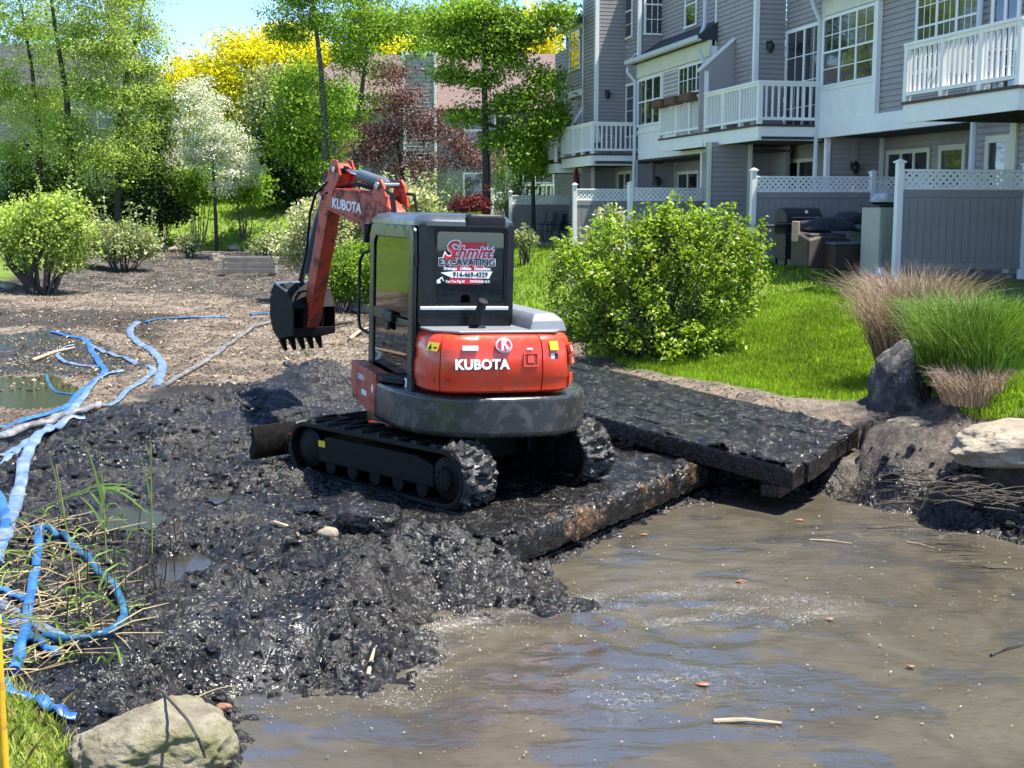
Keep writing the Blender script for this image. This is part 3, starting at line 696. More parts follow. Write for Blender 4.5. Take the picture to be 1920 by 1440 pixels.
# bonnet in three pressed panels
def bonnet(t0, t1, name, dx=0, topz=1.51):
    lv = [(1.0,.955,0),(1.02,.985,0),(1.115,.995,0),(1.135,1.0,.006),(1.36,.985,0),(1.44,.96,0),(1.485,.92,0),(1.505,.85,-.02)]
    if topz != 1.51: lv = [(z if z < 1.3 else z+(topz-1.51), s, d) for z, s, d in lv]
    return shell(lv, -.075, -.55, .69, .78, 4.6, t0, t1, 30, -.42).build(name, M_['orange'], ex, MU, smooth=True)
bR = bonnet(0, 80.7, 'side_cover'); bC = bonnet(81.53, 133.56, 'engine_cover'); bL = bonnet(134.99, 180, 'side_cover')
def surf(t, z, d=.004):
    s = 1.0 if z < 1.3 else .985
    x, y = sup(-.075, -.55, .69*s, .78*s, 4.6, R(t)); x2, y2 = sup(-.075, -.55, .69*s, .78*s, 4.6, R(t+1.5))
    tx = Vector((x-x2, y-y2, 0)).normalized(); nn = Vector((tx.y, -tx.x, 0))
    tilt = Vector((0,0,1)) + (-nn*.09 if z < 1.36 else -nn*.35); up = (tilt - nn*0).normalized(); nn2 = tx.cross(up).normalized()
    up = nn2.cross(tx)
    Mx = Matrix((tx, up, nn2)).transposed().to_4x4(); Mx.translation = Vector((x, y, z)) + nn2*d
    return Mx
def decal(name, t, z, w, h, mat, parent, d=.006, r=.008, th=.003):
    return MB().prism(rrect(-w/2,-h/2,w/2,h/2,r), 'z', 0, th).build(name, mat, parent, surf(t, z, d))
text('lettering', 'KUBOTA', .115, M_['white_ink'], bC, surf(95.59, 1.245, .012), .006, .005, 0, 1.05)
text('lettering_shadow', 'KUBOTA', .115, M_['black_ink'], bC, surf(95.59, 1.245, .006) @ Matrix.Translation((.006,-.006,0)), .003, .007, 0, 1.05)
em = MB().lathe([(.005,0),(.075,0),(.075,.012),(.066,.018),(.005,.018)], 28).build('emblem', M_['silver'], bC, surf(90.19, 1.405, .002) @ Matrix.Diagonal((1,.88,1,1)), smooth=True)
MB().lathe([(.005,.018),(.061,.018),(.061,.021),(.005,.022)], 28).build('emblem_face', M_['red_ink'], em)
MB().add([(-.03,-.052,.024),(-.008,-.056,.024),(-.002,.054,.024),(-.024,.052,.024)],[(0,1,2,3)]).add([(-.004,-.012,.0245),(.03,.045,.0245),(.006,.052,.0245),(-.004,.02,.0245)],[(0,1,2,3)]).add([(.004,-.006,.0245),(.02,-.052,.0245),(.046,-.03,.0245),(.014,.018,.0245)],[(0,1,2,3)]).build('emblem_mark', M_['silver'], em)
lb = decal('warning_label', 145.75, 1.385, .135, .075, M_['yellow'], bL, .004)
MB().prism([(-.055,-.025),(-.005,-.025),(-.03,.025)], 'z', .003, .005).prism([(-.042,-.018),(-.018,-.018),(-.03,.010)],'z',.0052,.0058).box((.01,-.012,.003),(.055,.0,.005)).build('warning_mark', M_['black_ink'], lb)
decal('serial_plate', 102.63, 1.385, .14, .045, M_['silver'], bC, .006)
decal('warning_label', 71.57, 1.40, .085, .08, M_['yellow'], bR, .002)
decal('small_label', 72.54, 1.31, .035, .05, M_['white_ink'], bR, .002); decal('small_label', 68.58, 1.31, .04, .05, M_['black_ink'], bR, .002)
decal('small_label', 87.27, 1.375, .06, .018, M_['silver'], bC, .006)
MB().ringplate(rrect(-.068,-.06,.068,.06,.01), rrect(-.056,-.048,.056,.048,.008), -.01, .008, 'z').build('latch_frame', M_['orange'], bC, surf(86.96, 1.285, .002))
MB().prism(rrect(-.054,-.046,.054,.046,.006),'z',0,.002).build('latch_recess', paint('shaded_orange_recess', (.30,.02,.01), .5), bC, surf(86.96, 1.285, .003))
MB().prism(rrect(-.028,-.032,.028,.032,.008),'z',0,.008).build('latch', M_['orange'], bC, surf(87.02, 1.288, .004))
for z in (1.365, 1.27):
    lf = MB().ringplate(rrect(-.075,-.045,.075,.045,.012), rrect(-.062,-.032,.062,.032,.01), -.012, .012, 'z').build('lamp_frame', M_['orange'], bR, surf(38.62, z, .012))
    MB().prism(rrect(-.062,-.032,.062,.032,.01),'z',-.004,.004).build('rear_lamp', M_['lens'], lf)
MB().prism([(-.06,-.05),(.06,-.03),(.06,.05),(-.03,.05)],'z',0,.012).build('reflector', M_['orange_dull'], bR, surf(40.98, 1.10, .004), bevel=.004)
# hood top, right hand tank cover
MB().prism([(-.50,-1.24),(.38,-1.24),(.50,-1.05),(.56,-.40),(-.74,-.40),(-.70,-1.05)], 'z', 1.50, 1.525).build('hood_top', M_['hood'], ex, MU, bevel=.012)
MB().loft([[(x0,-1.15,1.5),(x1,-1.15,1.5),(x1,.3,1.5),(x0,.3,1.5)] if i == 0 else v for i, v in enumerate([None,[(.17,-1.15,1.5),(.55,-1.08,1.5),(.60,.3,1.5),(.17,.3,1.5)],[(.20,-1.13,1.60),(.52,-1.06,1.60),(.57,.28,1.60),(.20,.28,1.60)],[(.26,-1.02,1.66),(.45,-1.0,1.66),(.50,.2,1.66),(.26,.2,1.66)]]) if v is not None or False]).build('tank_cover', M_['hood'], ex, MU, bevel=.014)
MB().box((.2,-.7,.8),(.64,.7,1.48)).build('tank_housing', M_['orange'], ex, MU, bevel=.04)
MB().box((-.9,-.1,.78),(.25,.95,.84)).build('cab_floor', M_['black'], ex, MU, bevel=.01)
# skirt on the left
sk = MB().prism([(.86,1.05),(.86,.80),(.70,.68),(-.05,.64),(-.12,.70),(-.12,1.03)], 'x', -.945, -.80).build('side_skirt', M_['orange_dull'], ex, MU, bevel=.012)
ML = Matrix.Rotation(R(-90), 4, 'Z') @ Matrix.Rotation(R(90), 4, 'X')
text('lettering', 'KX057-4', .072, M_['white_ink'], sk, Matrix.Translation((-.949,.42,.93)) @ ML, .002, .001)
MB().prism(rrect(-.10,-.025,.10,.025,.006),'z',0,.002).build('small_label', M_['white_ink'], sk, Matrix.Translation((-.948,.30,.80)) @ ML)
MB().lathe([(.002,0),(.04,0),(.04,.003),(.002,.003)],20).build('small_label', M_['white_ink'], sk, Matrix.Translation((-.948,-.03,.88)) @ ML)
# exhaust
exh = MB().tube([(-.24,-.93,1.5),(-.24,-.94,1.60),(-.225,-.97,1.70),(-.215,-1.01,1.765)], .042, 14).build('exhaust_pipe', M_['black'], ex, MU, smooth=True)
MB().lathe([(.075,0),(.078,.03),(.05,.05)], 18).build('exhaust_collar', M_['steeldark'], exh, Matrix.Translation((-.24,-.93,1.50)), smooth=True)
# --- cab
X0, X1, Y0, Y1, Z0, Z1 = -.74, .145, -.75, .93, .84, 2.43
MB().box((X0,Y0+.02,Z0),(X1,Y0+.06,1.0)).box((X0+.02,Y0+.03,1.5),(X1-.02,Y0+.06,1.52)).build('cab_sill', M_['cabdark'], ex, MU, bevel=.01)
rw = MB().ringplate(rrect(X0,1.50,X1,Z1,.07,6), rrect(X0+.145,1.705,X1-.07,2.375,.035,6), Y0-.03, Y0+.05, 'y').build('rear_frame', M_['cabdark'], ex, MU, bevel=.014)
MB().prism([(Y0-.045,1.700),(Y0-.045,1.67),(Y0+.0,1.665),(Y0+.0,1.700)],'x',X0+.02,X1-.05).build('window_ledge', M_['silver'], rw, None, bevel=.004)
seal = MB().ringplate(rrect(X0+.14,1.70,X1-.065,2.38,.035,6), rrect(X0+.17,1.73,X1-.09,2.35,.03,6), Y0-.02, Y0-.01, 'y').build('window_seal', M_['black'], rw, None)
gl = MB().box((X0+.145,Y0-.005,1.705),(X1-.07,Y0+.002,2.375)).build('rear_window', M_['glass'], ex, MU)
for x0, x1 in ((X1-.05, X1),):   # right side of the cab
    MB().ringplate(rrect(Y0,1.50,Y1,Z1,.07,6), rrect(Y0+.10,1.72,Y1-.10,2.33,.05,6), x0, x1, 'x').build('side_frame', M_['cabdark'], ex, MU, bevel=.012)
    MB().box((x0+.02,Y0+.09,1.7),(x0+.026,Y1-.09,2.34)).build('side_window', M_['glass'], ex, MU)
MB().ringplate(rrect(X0,Z0,X1,Z1,.06,6), rrect(X0+.07,1.15,X1-.07,2.36,.05,6), Y1-.05, Y1, 'y').build('front_frame', M_['cabdark'], ex, MU, bevel=.012)
MB().box((X0+.06,Y1-.03,1.14),(X1-.06,Y1-.024,2.37)).build('windscreen', M_['glass'], ex, MU)
MB().ringplate(rrect(Y0,Z0-.02,Y1,Z1,.08,6), rrect(Y0+.10,Z0+.08,Y1-.10,Z1-.08,.06,6), X0, X0+.05, 'x').build('door_frame', M_['cabdark'], ex, MU, bevel=.012)
MB().box((X0+.01,Y0+.0,Z0),(X0+.05,Y0+.14,2.4)).build('rear_pillar', M_['black'], ex, MU, bevel=.01)
# door with two panes
dy0, dy1 = Y0-.02, Y1-.10
dr = MB().ringplate([(y+(0 if z < 2.1 else -(z-2.1)*.18*(1 if y > .2 else 0)), z) for y, z in rrect(dy0,.77,dy1,2.40,.10,6)], [(y+(0 if z < 2.1 else -(z-2.1)*.18*(1 if y > .2 else 0)), z) for y, z in rrect(dy0+.15,.93,dy1-.17,2.28,.09,6)], X0-.045, X0-.005, 'x').build('door', M_['cabdark'], ex, MU, bevel=.012)
MB().prism([(dy0+.1,1.50),(dy1-.1,1.50),(dy1-.1,1.60),(dy0+.9,1.60),(dy0+.7,1.56),(dy0+.1,1.56)],'x',X0-.04,X0-.01).build('door_rail', M_['cabdark'], dr, None, bevel=.008)
MB().box((X0-.075,dy0+.62,1.505),(X0-.04,dy0+.95,1.60)).box((X0-.07,dy0+.75,1.42),(X0-.045,dy0+.90,1.51)).build('door_handle', M_['black'], dr, None, bevel=.015)
MB().box((X0-.028,dy0+.13,.91),(X0-.022,dy1-.15,1.51)).build('lower_pane', M_['glass'], dr)
MB().box((X0-.028,dy0+.13,1.58),(X0-.022,dy1-.15,2.30)).build('upper_pane', M_['glass'], dr)
MB().prism(rrect(-.05,-.05,.05,.05,.008),'z',0,.002).build('small_label', M_['white_ink'], dr, Matrix.Translation((X0-.03,dy0+.22,.99)) @ ML)
for z in (1.02,1.30,2.1): MB().lathe([(.022,-.05),(.022,.05)],10,Matrix.Translation((X0-.03,dy0-.015,z))).build('hinge', M_['black'], dr)
# roof
def rr3(s, z, dx=0): return [(x, y, z) for x, y in rrect(X0-.02+s, Y0-.05+s, X1+.02-s, Y1+.04-s, .16, 7)]
MB().loft([rr3(.03,2.38), rr3(.0,2.40), rr3(.0,2.44), rr3(.05,2.49), rr3(.12,2.505), rr3(.3,2.515)]).build('roof', M_['roofgrey'], ex, MU, smooth=True)
MB().loft([[(x,y,z) for x,y in rrect(X0+.42+s,Y0-.075+s*.3,X1-.10-s,Y0+.35-s,.03,4)] for s,z in ((0,2.405),(0,2.47),(.02,2.50),(.05,2.51))]).build('roof_vent', M_['black'], ex, MU, smooth=True)
MB().box((X0-.0,Y1+.0,2.30),(X0+.05,Y1+.10,2.42)).build('work_lamp', M_['black'], ex, MU, bevel=.01)
mr = MB().box((X1+.02,Y0+.2,2.10),(X1+.075,Y0+.30,2.33)).tube([(X1,Y0+.22,2.3),(X1+.05,Y0+.24,2.34)],.012,8).build('mirror', M_['black'], ex, MU, bevel=.012)
MB().box((X0-.06,Y1+.05,2.2),(X0-.0,Y1+.13,2.40)).build('mirror', M_['black'], ex, MU, bevel=.012)
MB().tube([(X0-.0,Y1+.02,2.12),(X0-.05,Y1+.10,2.10),(X0-.07,Y1+.18,2.02),(X0-.07,Y1+.20,1.75),(X0-.07,Y1+.20,1.42),(X0-.06,Y1+.17,1.34),(X0-.0,Y1+.06,1.30)], .016, 10).build('grab_rail', M_['black'], ex, MU, smooth=True)
# inside the cab
MB().box((-.55,-.45,1.15),(-.05,.05,1.28)).prism([(-.42,1.25),(-.60,1.95),(-.50,1.98),(-.28,1.25)],'x',-.53,-.07).box((-.42,-.56,1.95),(-.18,-.48,2.12)).build('operator_seat', M_['seat'], ex, MU, bevel=.03)
MB().box((-.75,-.68,.86),(.15,-.5,1.48)).box((-.05,-.4,.9),(.14,.5,1.3)).box((-.74,-.4,.9),(-.60,.2,1.28)).build('console', M_['black'], ex, MU, bevel=.02)
MB().tube([(.02,.35,1.3),(.03,.42,1.5)],.018,8).tube([(-.66,.15,1.28),(-.66,.22,1.5)],.018,8).tube([(-.35,.7,.9),(-.35,.62,1.25)],.014,8).tube([(-.25,.7,.9),(-.25,.62,1.25)],.014,8).build('control_lever', M_['black'], ex, MU, smooth=True)
# rear window sticker, built as flat vinyl on the pane
MR = lambda x, z, d=0: Matrix.Translation((x, Y0-.009-d, z)) @ Matrix.Rotation(R(90), 4, 'X')
st = MB().prism([(-.155,-.18),(.135,-.18),(.165,.16),(-.08,.16)],'z',0,.0015).build('window_sticker', M_['red_ink'], gl, MR(-.29,2.09) @ Matrix.Scale(1.08,4))
def cut(body, x, z, size, mat, sh=0, bold=0, d=.004, sx=1.0):
    return text('lettering', body, size, mat, st, Matrix.Translation((x+.265, z-2.08, d)) @ Matrix.Diagonal((sx,1,1,1)), .0008, bold, sh)
for m_, b_, d_ in ((M_['white_ink'],.010,.003),(M_['red_ink'],.003,.005)):
    cut('S', -.425, 2.165, .21, m_, .35, b_*1.2, d_, 1.1); cut('chmitt', -.235, 2.155, .135, m_, .35, b_, d_, 1.0)
for m_, b_, d_ in ((M_['white_ink'],.007,.003),(M_['black_ink'],.0025,.005)):
    cut('EXCAVATING', -.265, 2.075, .078, m_, 0, b_, d_, 1.0)
cut('Drainage   Utilities   Demolition', -.263, 2.025, .036, M_['white_ink'], 0, .0012, .004, .86)
MB().prism([(-.225,-.004),(-.13,-.044),(.19,-.050),(.22,.010),(-.12,.008)],'z',.002,.003).build('number_strip', M_['white_ink'], st, Matrix.Translation((0,-.085,0)))
cut('914-469-4329', -.235, 1.975, .058, M_['black_ink'], 0, .0015, .0045, .92)
cut('Can You Dig It?', -.365, 1.920, .028, M_['white_ink'], 0, .001, .004, .9); cut('PAWLING N.Y.', -.150, 1.920, .028, M_['white_ink'], 0, .001, .004, .95)
MB().prism([(-.03,-.02),(.0,-.02),(.004,-.008),(-.004,.004),(.012,.022),(.024,-.004),(.03,-.002),(.016,.034),(.002,.026),(-.016,.012),(-.03,.006)],'z',.002,.003).build('digger_mark', M_['white_ink'], st, Matrix.Translation((-.225,-.155,0)))
# --- boom, stick, bucket in the boom plane: local y = reach s, z = height, x across
BP = Vector((-.83, 13.2, 0)) - EXC
MBm = Matrix.Translation(BP) @ Matrix.Rotation(HBm, 4, 'Z')
MB().box((-.16,-.42,.68),(.16,.12,1.12)).lathe([(.11,.66),(.11,1.16)],16,Matrix.Translation((0,-.12,0))).build('swing_bracket', M_['orange_dull'], ex, MBm, bevel=.03)
bprof = [(-.10,.86),(.12,.80),(.50,1.50),(.92,2.08),(1.26,2.38),(1.93,2.55),(2.10,2.60),(2.12,2.74),(2.02,2.80),(1.2,2.74),(.78,2.66),(.55,2.52),(.25,2.05),(-.12,1.1)]
bm_ = MB().prism(bprof, 'x', -.10, .10).build('boom', M_['orange_dull'], ex, MBm, bevel=.018)
MB().prism([(1.20,2.715),(2.02,2.775),(2.04,2.80),(1.2,2.745)],'x',-.112,.112).prism([(1.24,2.38),(1.93,2.545),(1.92,2.57),(1.23,2.405)],'x',-.112,.112).build('boom_edge_plate', M_['orange_dull'], bm_, None, bevel=.006)
an = math.atan2(.2, .9)
text('lettering', 'KUBOTA', .155, M_['white_ink'], bm_, Matrix.Translation((-.1035, 1.50, 2.58)) @ Matrix.Rotation(R(-90), 4, 'Z') @ Matrix.Rotation(R(90), 4, 'X') @ Matrix.Rotation(-R(6), 4, 'Z'), .003, .004)
for s in (-1, 1):
    MB().prism([(.60,2.56),(.92,2.66),(.86,2.80),(.80,2.86),(.72,2.86),(.66,2.78)], 'x', s*.13-.018, s*.13+.018).build('cylinder_bracket', M_['orange_dull'], bm_, None, bevel=.012)
    MB().lathe([(.005,0),(.035,0),(.035,.05),(.005,.05)], 12, Matrix.Translation((s*.15-.025,.76,2.80)) @ Matrix.Rotation(R(90), 4, 'Y')).build('pin', M_['steel'], bm_)
MB().tube([(-.15,.76,2.80),(.15,.76,2.80)], .028, 12).build('pin', M_['steel'], ex, MBm, smooth=True)
MB().tube([(-.13,2.04,2.68),(.13,2.04,2.68)],.03,14).build('pin', M_['steel'], ex, MBm, smooth=True)
cy = MB().tube([(0,.80,2.80),(0,.86,2.82),(0,1.36,2.92)], [.04,.062,.062], 16).build('arm_cylinder', M_['cyl'], ex, MBm, smooth=True)
MB().tube([(0,1.34,2.915),(0,1.71,2.98)], .03, 12).build('piston_rod', M_['chrome'], cy, smooth=True)
MB().tube([(0,1.65,2.975),(0,1.77,2.995)], .045, 12).build('rod_end', M_['steeldark'], cy, smooth=True)
for dx in (-.05,.05): MB().tube([(dx,.9,2.72),(dx,1.15,2.78),(dx,1.5,2.83),(dx,1.75,2.78),(dx*2,1.95,2.72)], .014, 8).build('hose', M_['black'], cy, smooth=True)
for k, dx in enumerate((-.145,-.118,.12)): MB().tube([(dx,.62,2.75-.02*k),(dx*1.1,.50,2.70),(dx*1.15,.45,2.5),(dx,.3,2.2),(dx,.1,1.7),(dx,-.05,1.1)], .017, 8).build('hose', M_['black'], bm_, smooth=True)
MB().tube([(0,.55,1.35),(0,.42,1.0),(0,.30,.75)],[.05,.05,.05],12).tube([(0,.75,1.85),(0,.5,1.25)],.03,10).build('boom_cylinder', M_['cyl'], ex, MBm, smooth=True)
# stick
sprof = [(1.66,3.00),(1.74,3.06),(1.86,3.0),(2.02,2.84),(2.14,2.62),(2.20,2.40),(2.60,1.28),(2.59,1.15),(2.51,1.13),(2.45,1.22),(2.02,2.30),(1.90,2.62),(1.74,2.84)]
stk = MB().prism([p for p in sprof], 'x', -.085, .085).build('stick', M_['orange_dull'], ex, MBm, bevel=.014)
for s in (-1,1): MB().prism([(1.62,2.92),(1.69,3.09),(1.78,3.10),(1.87,3.0),(1.97,2.78),(1.82,2.68)],'x',s*.095-.014,s*.095+.014).build('pin_plate', M_['orange_dull'], stk, None, bevel=.01)
MB().tube([(-.13,1.73,2.99),(.13,1.73,2.99)],.03,12).build('pin', M_['steel'], stk, smooth=True)
bc = MB().tube([(0,2.22,2.60),(0,2.34,2.42),(0,2.66,1.80)],[.035,.045,.045],14).build('bucket_cylinder', M_['cyl'], ex, MBm, smooth=True)
MB().tube([(0,2.69,1.82),(0,2.78,1.56)],.028,10).build('piston_rod', M_['chrome'], bc, smooth=True)
for k, dx in enumerate((-.105,.10)): MB().tube([(dx,1.9,2.85),(dx*1.1,2.16,2.72),(dx*1.2,2.28,2.5),(dx,2.42,2.05),(dx,2.6,1.7)], .016, 8).build('hose', M_['black'], stk, smooth=True)
for s in (-1,1):
    MB().bar((s*.10,2.53,1.50),(s*.10,2.80,1.56),.03,.07).bar((s*.075,2.78,1.55),(s*.075,2.64,1.30),.03,.06).build('bucket_link', M_['orange_dull'], ex, MBm, bevel=.008)
bp = [(2.46,1.06),(2.44,1.40),(2.55,1.60),(2.72,1.70),(2.93,1.68),(3.07,1.52),(3.10,1.28),(3.02,1.08),(2.86,.98)]
bo = bp; bi = [(y+(.0 if i in (0,8) else (2.75-y)*.06), z+(0 if i in (0,8) else (1.33-z)*.06)) for i, (y, z) in enumerate(bp)]





def bucket_build():
    b = MB(); m = []
    # curved shell as thick strip, open towards the machine and down
    for (y0,z0),(y1,z1) in zip(bp[1:], bp[2:]): b.bar((0,y0,z0),(0,y1,z1),.64,.03,up=(0,(z1-z0),-(y1-y0)))
    for s in (-1,1): b.prism(bp, 'x', s*.32-.012, s*.32+.012)
    o = b.build('bucket', M_['steeldark'], ex, MBm @ Matrix.Translation((0,2.52,1.21)) @ Matrix.Diagonal((.86,.90,.92,1)) @ Matrix.Translation((0,-2.52,-1.21)), bevel=.006)
    for k in range(5):
        x = -.28 + .14*k
        MB().loft([[(x-.045,2.84,1.02),(x+.045,2.84,1.02),(x+.045,2.90,1.03),(x-.045,2.90,1.03)],[(x-.04,2.80,.95),(x+.04,2.80,.95),(x+.04,2.86,.94),(x-.04,2.86,.94)],[(x-.025,2.75,.84),(x+.025,2.75,.84),(x+.025,2.77,.835),(x-.025,2.77,.835)]]).build('tooth', M_['steeldark'], o, None, bevel=.005)
    for s in (-.14,.14): MB().prism([(2.48,1.12),(2.44,1.42),(2.60,1.68),(2.86,1.72),(2.84,1.52),(2.62,1.22)],'x',s-.014,s+.014).build('ear', M_['steeldark'], o, None, bevel=.006)
    MB().prism([(2.60,1.60),(2.93,1.70),(3.06,1.56),(3.085,1.575),(2.95,1.73),(2.60,1.64)],'x',-.335,.335).build('back_plate', M_['steel'], o, None, bevel=.006)
    MB().prism([(2.86,.98),(2.46,1.06),(2.45,1.15),(2.84,1.08)],'x',-.31,.31).build('cutting_plate', M_['steeldark'], o, None, bevel=.006)
    return o
bucket_build()
# ================================================================ TOWNHOUSE ROW (axes: a runs away along the row, b runs towards the right)
VPX = 428.0
TH = math.atan((960-VPX)/FPX)
UA = Vector((-math.sin(TH), math.cos(TH), 0)); VB = Vector((math.cos(TH), math.sin(TH), 0))
def AB(a, b, z=0): return UA*a + VB*b + Vector((0,0,z))
def onb(x, y, b):
    d = ray(x, y); t = b/d.dot(VB); return d.dot(UA)*t, CAM_H + d.z*t       # -> a, z on a wall that runs away
def ona(x, y, a):
    d = ray(x, y); t = a/d.dot(UA); return d.dot(VB)*t, CAM_H + d.z*t       # -> b, z on a wall that faces the camera
B0, A0_, ZP = 14.0, 30.0, 1.3
BM = lambda: MB()
town = thing('townhouse_row', 'grey clapboard townhouses with white balconies and trim, stepping back along the lawn', 'townhouses', AB(A0_, B0, ZP), TH)
def L(b, a, z): return (b-B0, a-A0_, z-ZP)
# local frame of the row: x = b, y = a
def tbox(mb, b0, b1, a0, a1, z0, z1):
    return mb.box(L(min(b0,b1), min(a0,a1), min(z0,z1)), L(max(b0,b1), max(a0,a1), max(z0,z1)))
SP_ = .125
def siding(kind, c, p0, p1, z0, z1, parent=None):
    """lap boards on a wall. kind 'b': plane b=c facing left, from a=p0..p1; kind 'a': plane a=c facing the camera, b=p0..p1"""
    mb = MB(); p0, p1 = min(p0, p1), max(p0, p1); n = int(math.ceil((z1-z0)/SP_))
    for k in range(n):
        za = z0+k*SP_; zb = min(za+SP_, z1)
        prof = [(.036, za), (.0, za), (.004, zb-.026), (.030, zb-.022), (.030, zb)]
        if kind == 'b':
            vs = [L(c+d, p, z) for p in (p0, p1) for d, z in prof]
        else:
            vs = [L(p, c+d, z) for p in (p0, p1) for d, z in prof]
        mb.add(vs, [(0,1,6,5),(1,2,7,6),(2,3,8,7),(3,4,9,8),(4,3,2,1,0),(5,6,7,8,9)])
    # solid body behind
    if kind == 'b': mb.box(L(c+.033, p0+.001, z0), L(c+.12, p1-.001, z1))
    else: mb.box(L(p0+.001, c+.033, z0), L(p1-.001, c+.12, z1))
    o = mb.build('clapboard_wall', M_['siding'], parent or town); o['kind'] = 'stuff'; return o
def board(b0, b1, a0, a1, z0, z1, mat='trim', name='trim_board', bev=.006):
    return tbox(MB(), b0, b1, a0, a1, z0, z1).build(name, M_[mat], town, bevel=bev, seg=1)
def window_b(c, a0, a1, z0, z1, cols=1, sash=True, grid=(2,2), fr=.07, name='window', lowgrid=None, door=False, proud=.04, mats=('trim','pane')):
    """on plane b=c facing -b. a0..a1, z0..z1 outer size. cols side-by-side units"""
    return window('b', c, a0, a1, z0, z1, cols, sash, grid, fr, name, lowgrid, proud, mats)
def window(kind, c, p0, p1, z0, z1, cols=1, sash=True, grid=(2,2), fr=.07, name='window', lowgrid=None, proud=.04, mats=('trim','pane'), split=.5):
    p0, p1 = min(p0,p1), max(p0,p1); z0, z1 = min(z0,z1), max(z0,z1)
    def BX(mb, q0, q1, d0, d1, h0, h1):
        if kind == 'b': return mb.box(L(c+d0, q0, h0), L(c+d1, q1, h1))
        return mb.box(L(q0, c+d0, h0), L(q1, c+d1, h1))
    mb = MB(); P = -proud
    BX(mb, p0, p1, P, .0, z1-fr, z1); BX(mb, p0-.03, p1+.03, P-.02, .0, z0, z0+fr*.8)
    BX(mb, p0, p0+fr, P+.001, .0, z0+fr*.8, z1-fr); BX(mb, p1-fr, p1, P+.001, .0, z0+fr*.8, z1-fr)
    w = (p1-p0-2*fr)/cols
    for k in range(1, cols): BX(mb, p0+fr+k*w-fr*.45, p0+fr+k*w+fr*.45, P+.002, .0, z0+fr*.8, z1-fr)
    o = mb.build(name, M_[mats[0]], town)
    zi0, zi1 = z0+fr*.8, z1-fr; zm = zi0 + (zi1-zi0)*split
    for k in range(cols):
        q0 = p0+fr+k*w + (fr*.45 if k else 0); q1 = p0+fr+(k+1)*w - (fr*.45 if k < cols-1 else 0)
        spans = ((zi0, zm-.02, lowgrid or grid, -.012), (zm+.02, zi1, grid, -.018)) if sash else ((zi0, zi1, grid, -.014),)
        if sash: BX(MB(), q0, q1, P+.004, -.004, zm-.022, zm+.022).build('sash', M_[mats[0]], o)
        for h0, h1, gr, dd in spans:
            BX(MB(), q0, q1, dd, dd+.008, h0, h1).build('pane', M_[mats[1]], o)
            if gr:
                m2 = MB()
                for i in range(1, gr[0]): x = q0+(q1-q0)*i/gr[0]; BX(m2, x-.011, x+.011, dd-.008, dd, h0, h1)
                for j in range(1, gr[1]): z = h0+(h1-h0)*j/gr[1]; BX(m2, q0, q1, dd-.0085, dd-.0005, z-.011, z+.011)
                if m2.v: tag(m2.build('muntins', M_[mats[0]], o), kind='stuff')
    return o
def downspout(pts, r=.045, mat='gutter'):
    return MB().tube([L(*p) for p in pts], r, 8).build('downspout', M_[mat], town, smooth=True)
def wall_lamp(b, a, z):
    o = MB().lathe([(.005,-.12),(.05,-.10),(.09,.0),(.10,.09),(.05,.16),(.02,.20),(.005,.2)], 12, Matrix.Translation(Vector(L(b, a-.17, z)))).build('wall_lamp', M_['blackmetal'], town, smooth=True)
    MB().bar(L(b, a-.16, z+.12), L(b, a, z+.12), .03).box(L(b-.05, a-.02, z+.02), L(b+.05, a, z+.2)).build('lamp_bracket', M_['blackmetal'], o)
    return o
def hx(b, y, x): return onb(x, y, b)[1]
bw, b1_, bb2, b3_ = 14.28, 13.45, 13.30, 12.56
aX = lambda x, b: onb(x, 300, b)[0]      # a where wall b crosses picture column x
bX = lambda x, a: ona(x, 300, a)[0]
TOP = 10.4
# ---- storeys above, unit by unit (near to far)
a_s1 = aX(1466, bw); a_bay1 = aX(1541, bw)
zband = onb(1545, 258, bw)[1]; zt_bay1 = onb(1545, 228, bw)[1]
siding('b', bw, 12.0, a_bay1-.05, zband, TOP)                     # main near wall
siding('b', bw+.004, a_bay1-.06, a_s1, zband, TOP)
siding('a', a_s1, bX(1409, a_s1), bw, zband, TOP)
siding('b', b1_, a_s1, aX(1336, b1_), zband, TOP)
siding('a', aX(1336, b1_), b1_+.1, bw, zband, TOP)
board(b1_-.03, b1_+.10, a_s1-.03, a_s1+.10, zband, TOP); board(b1_-.025, b1_+.02, aX(1336, b1_)-.09, aX(1336, b1_), zband, TOP)
a_b2 = aX(1197, bb2); a_s2 = aX(1154, bb2)
siding('b', bb2+.35, aX(1336, b1_), a_s2, zband-.1, TOP)
siding('a', a_s2, bX(1117, a_s2), bb2+.36, zband-.2, TOP)
siding('b', b3_, a_s2, aX(1091, b3_), zband-.2, TOP)
board(b3_-.03, b3_+.10, a_s2-.03, a_s2+.10, zband-.2, TOP); board(b3_-.02, b3_+.02, aX(1091,b3_)-.10, aX(1091,b3_), zband-.2, TOP)
siding('b', b3_-.02, aX(1091,b3_), aX(1060,b3_), onb(1075,182,b3_)[1], onb(1062,62,b3_)[1])
siding('b', b3_+.6, aX(1091,b3_), aX(1060,b3_)+4, 1.2, onb(1062,62,b3_)[1]-.3)
# upper stories above the bay roof: frontal return with window, then a receding piece
aF2 = aX(1262, bb2-.02)
siding('a', aF2+2.4, bX(1200, aF2+2.4), bb2+1.5, onb(1200,122,bb2)[1], TOP)
board(bX(1196, aF2+2.4)-.06, bX(1196, aF2+2.4)+.05, aF2+2.35, aF2+2.45, onb(1200,122,bb2)[1], TOP)
window('a', aF2+2.38, bX(1203, aF2+2.4), bX(1243, aF2+2.4), ona(1220,66,aF2+2.4)[1], ona(1220,-50,aF2+2.4)[1], 1, True, (3,2))
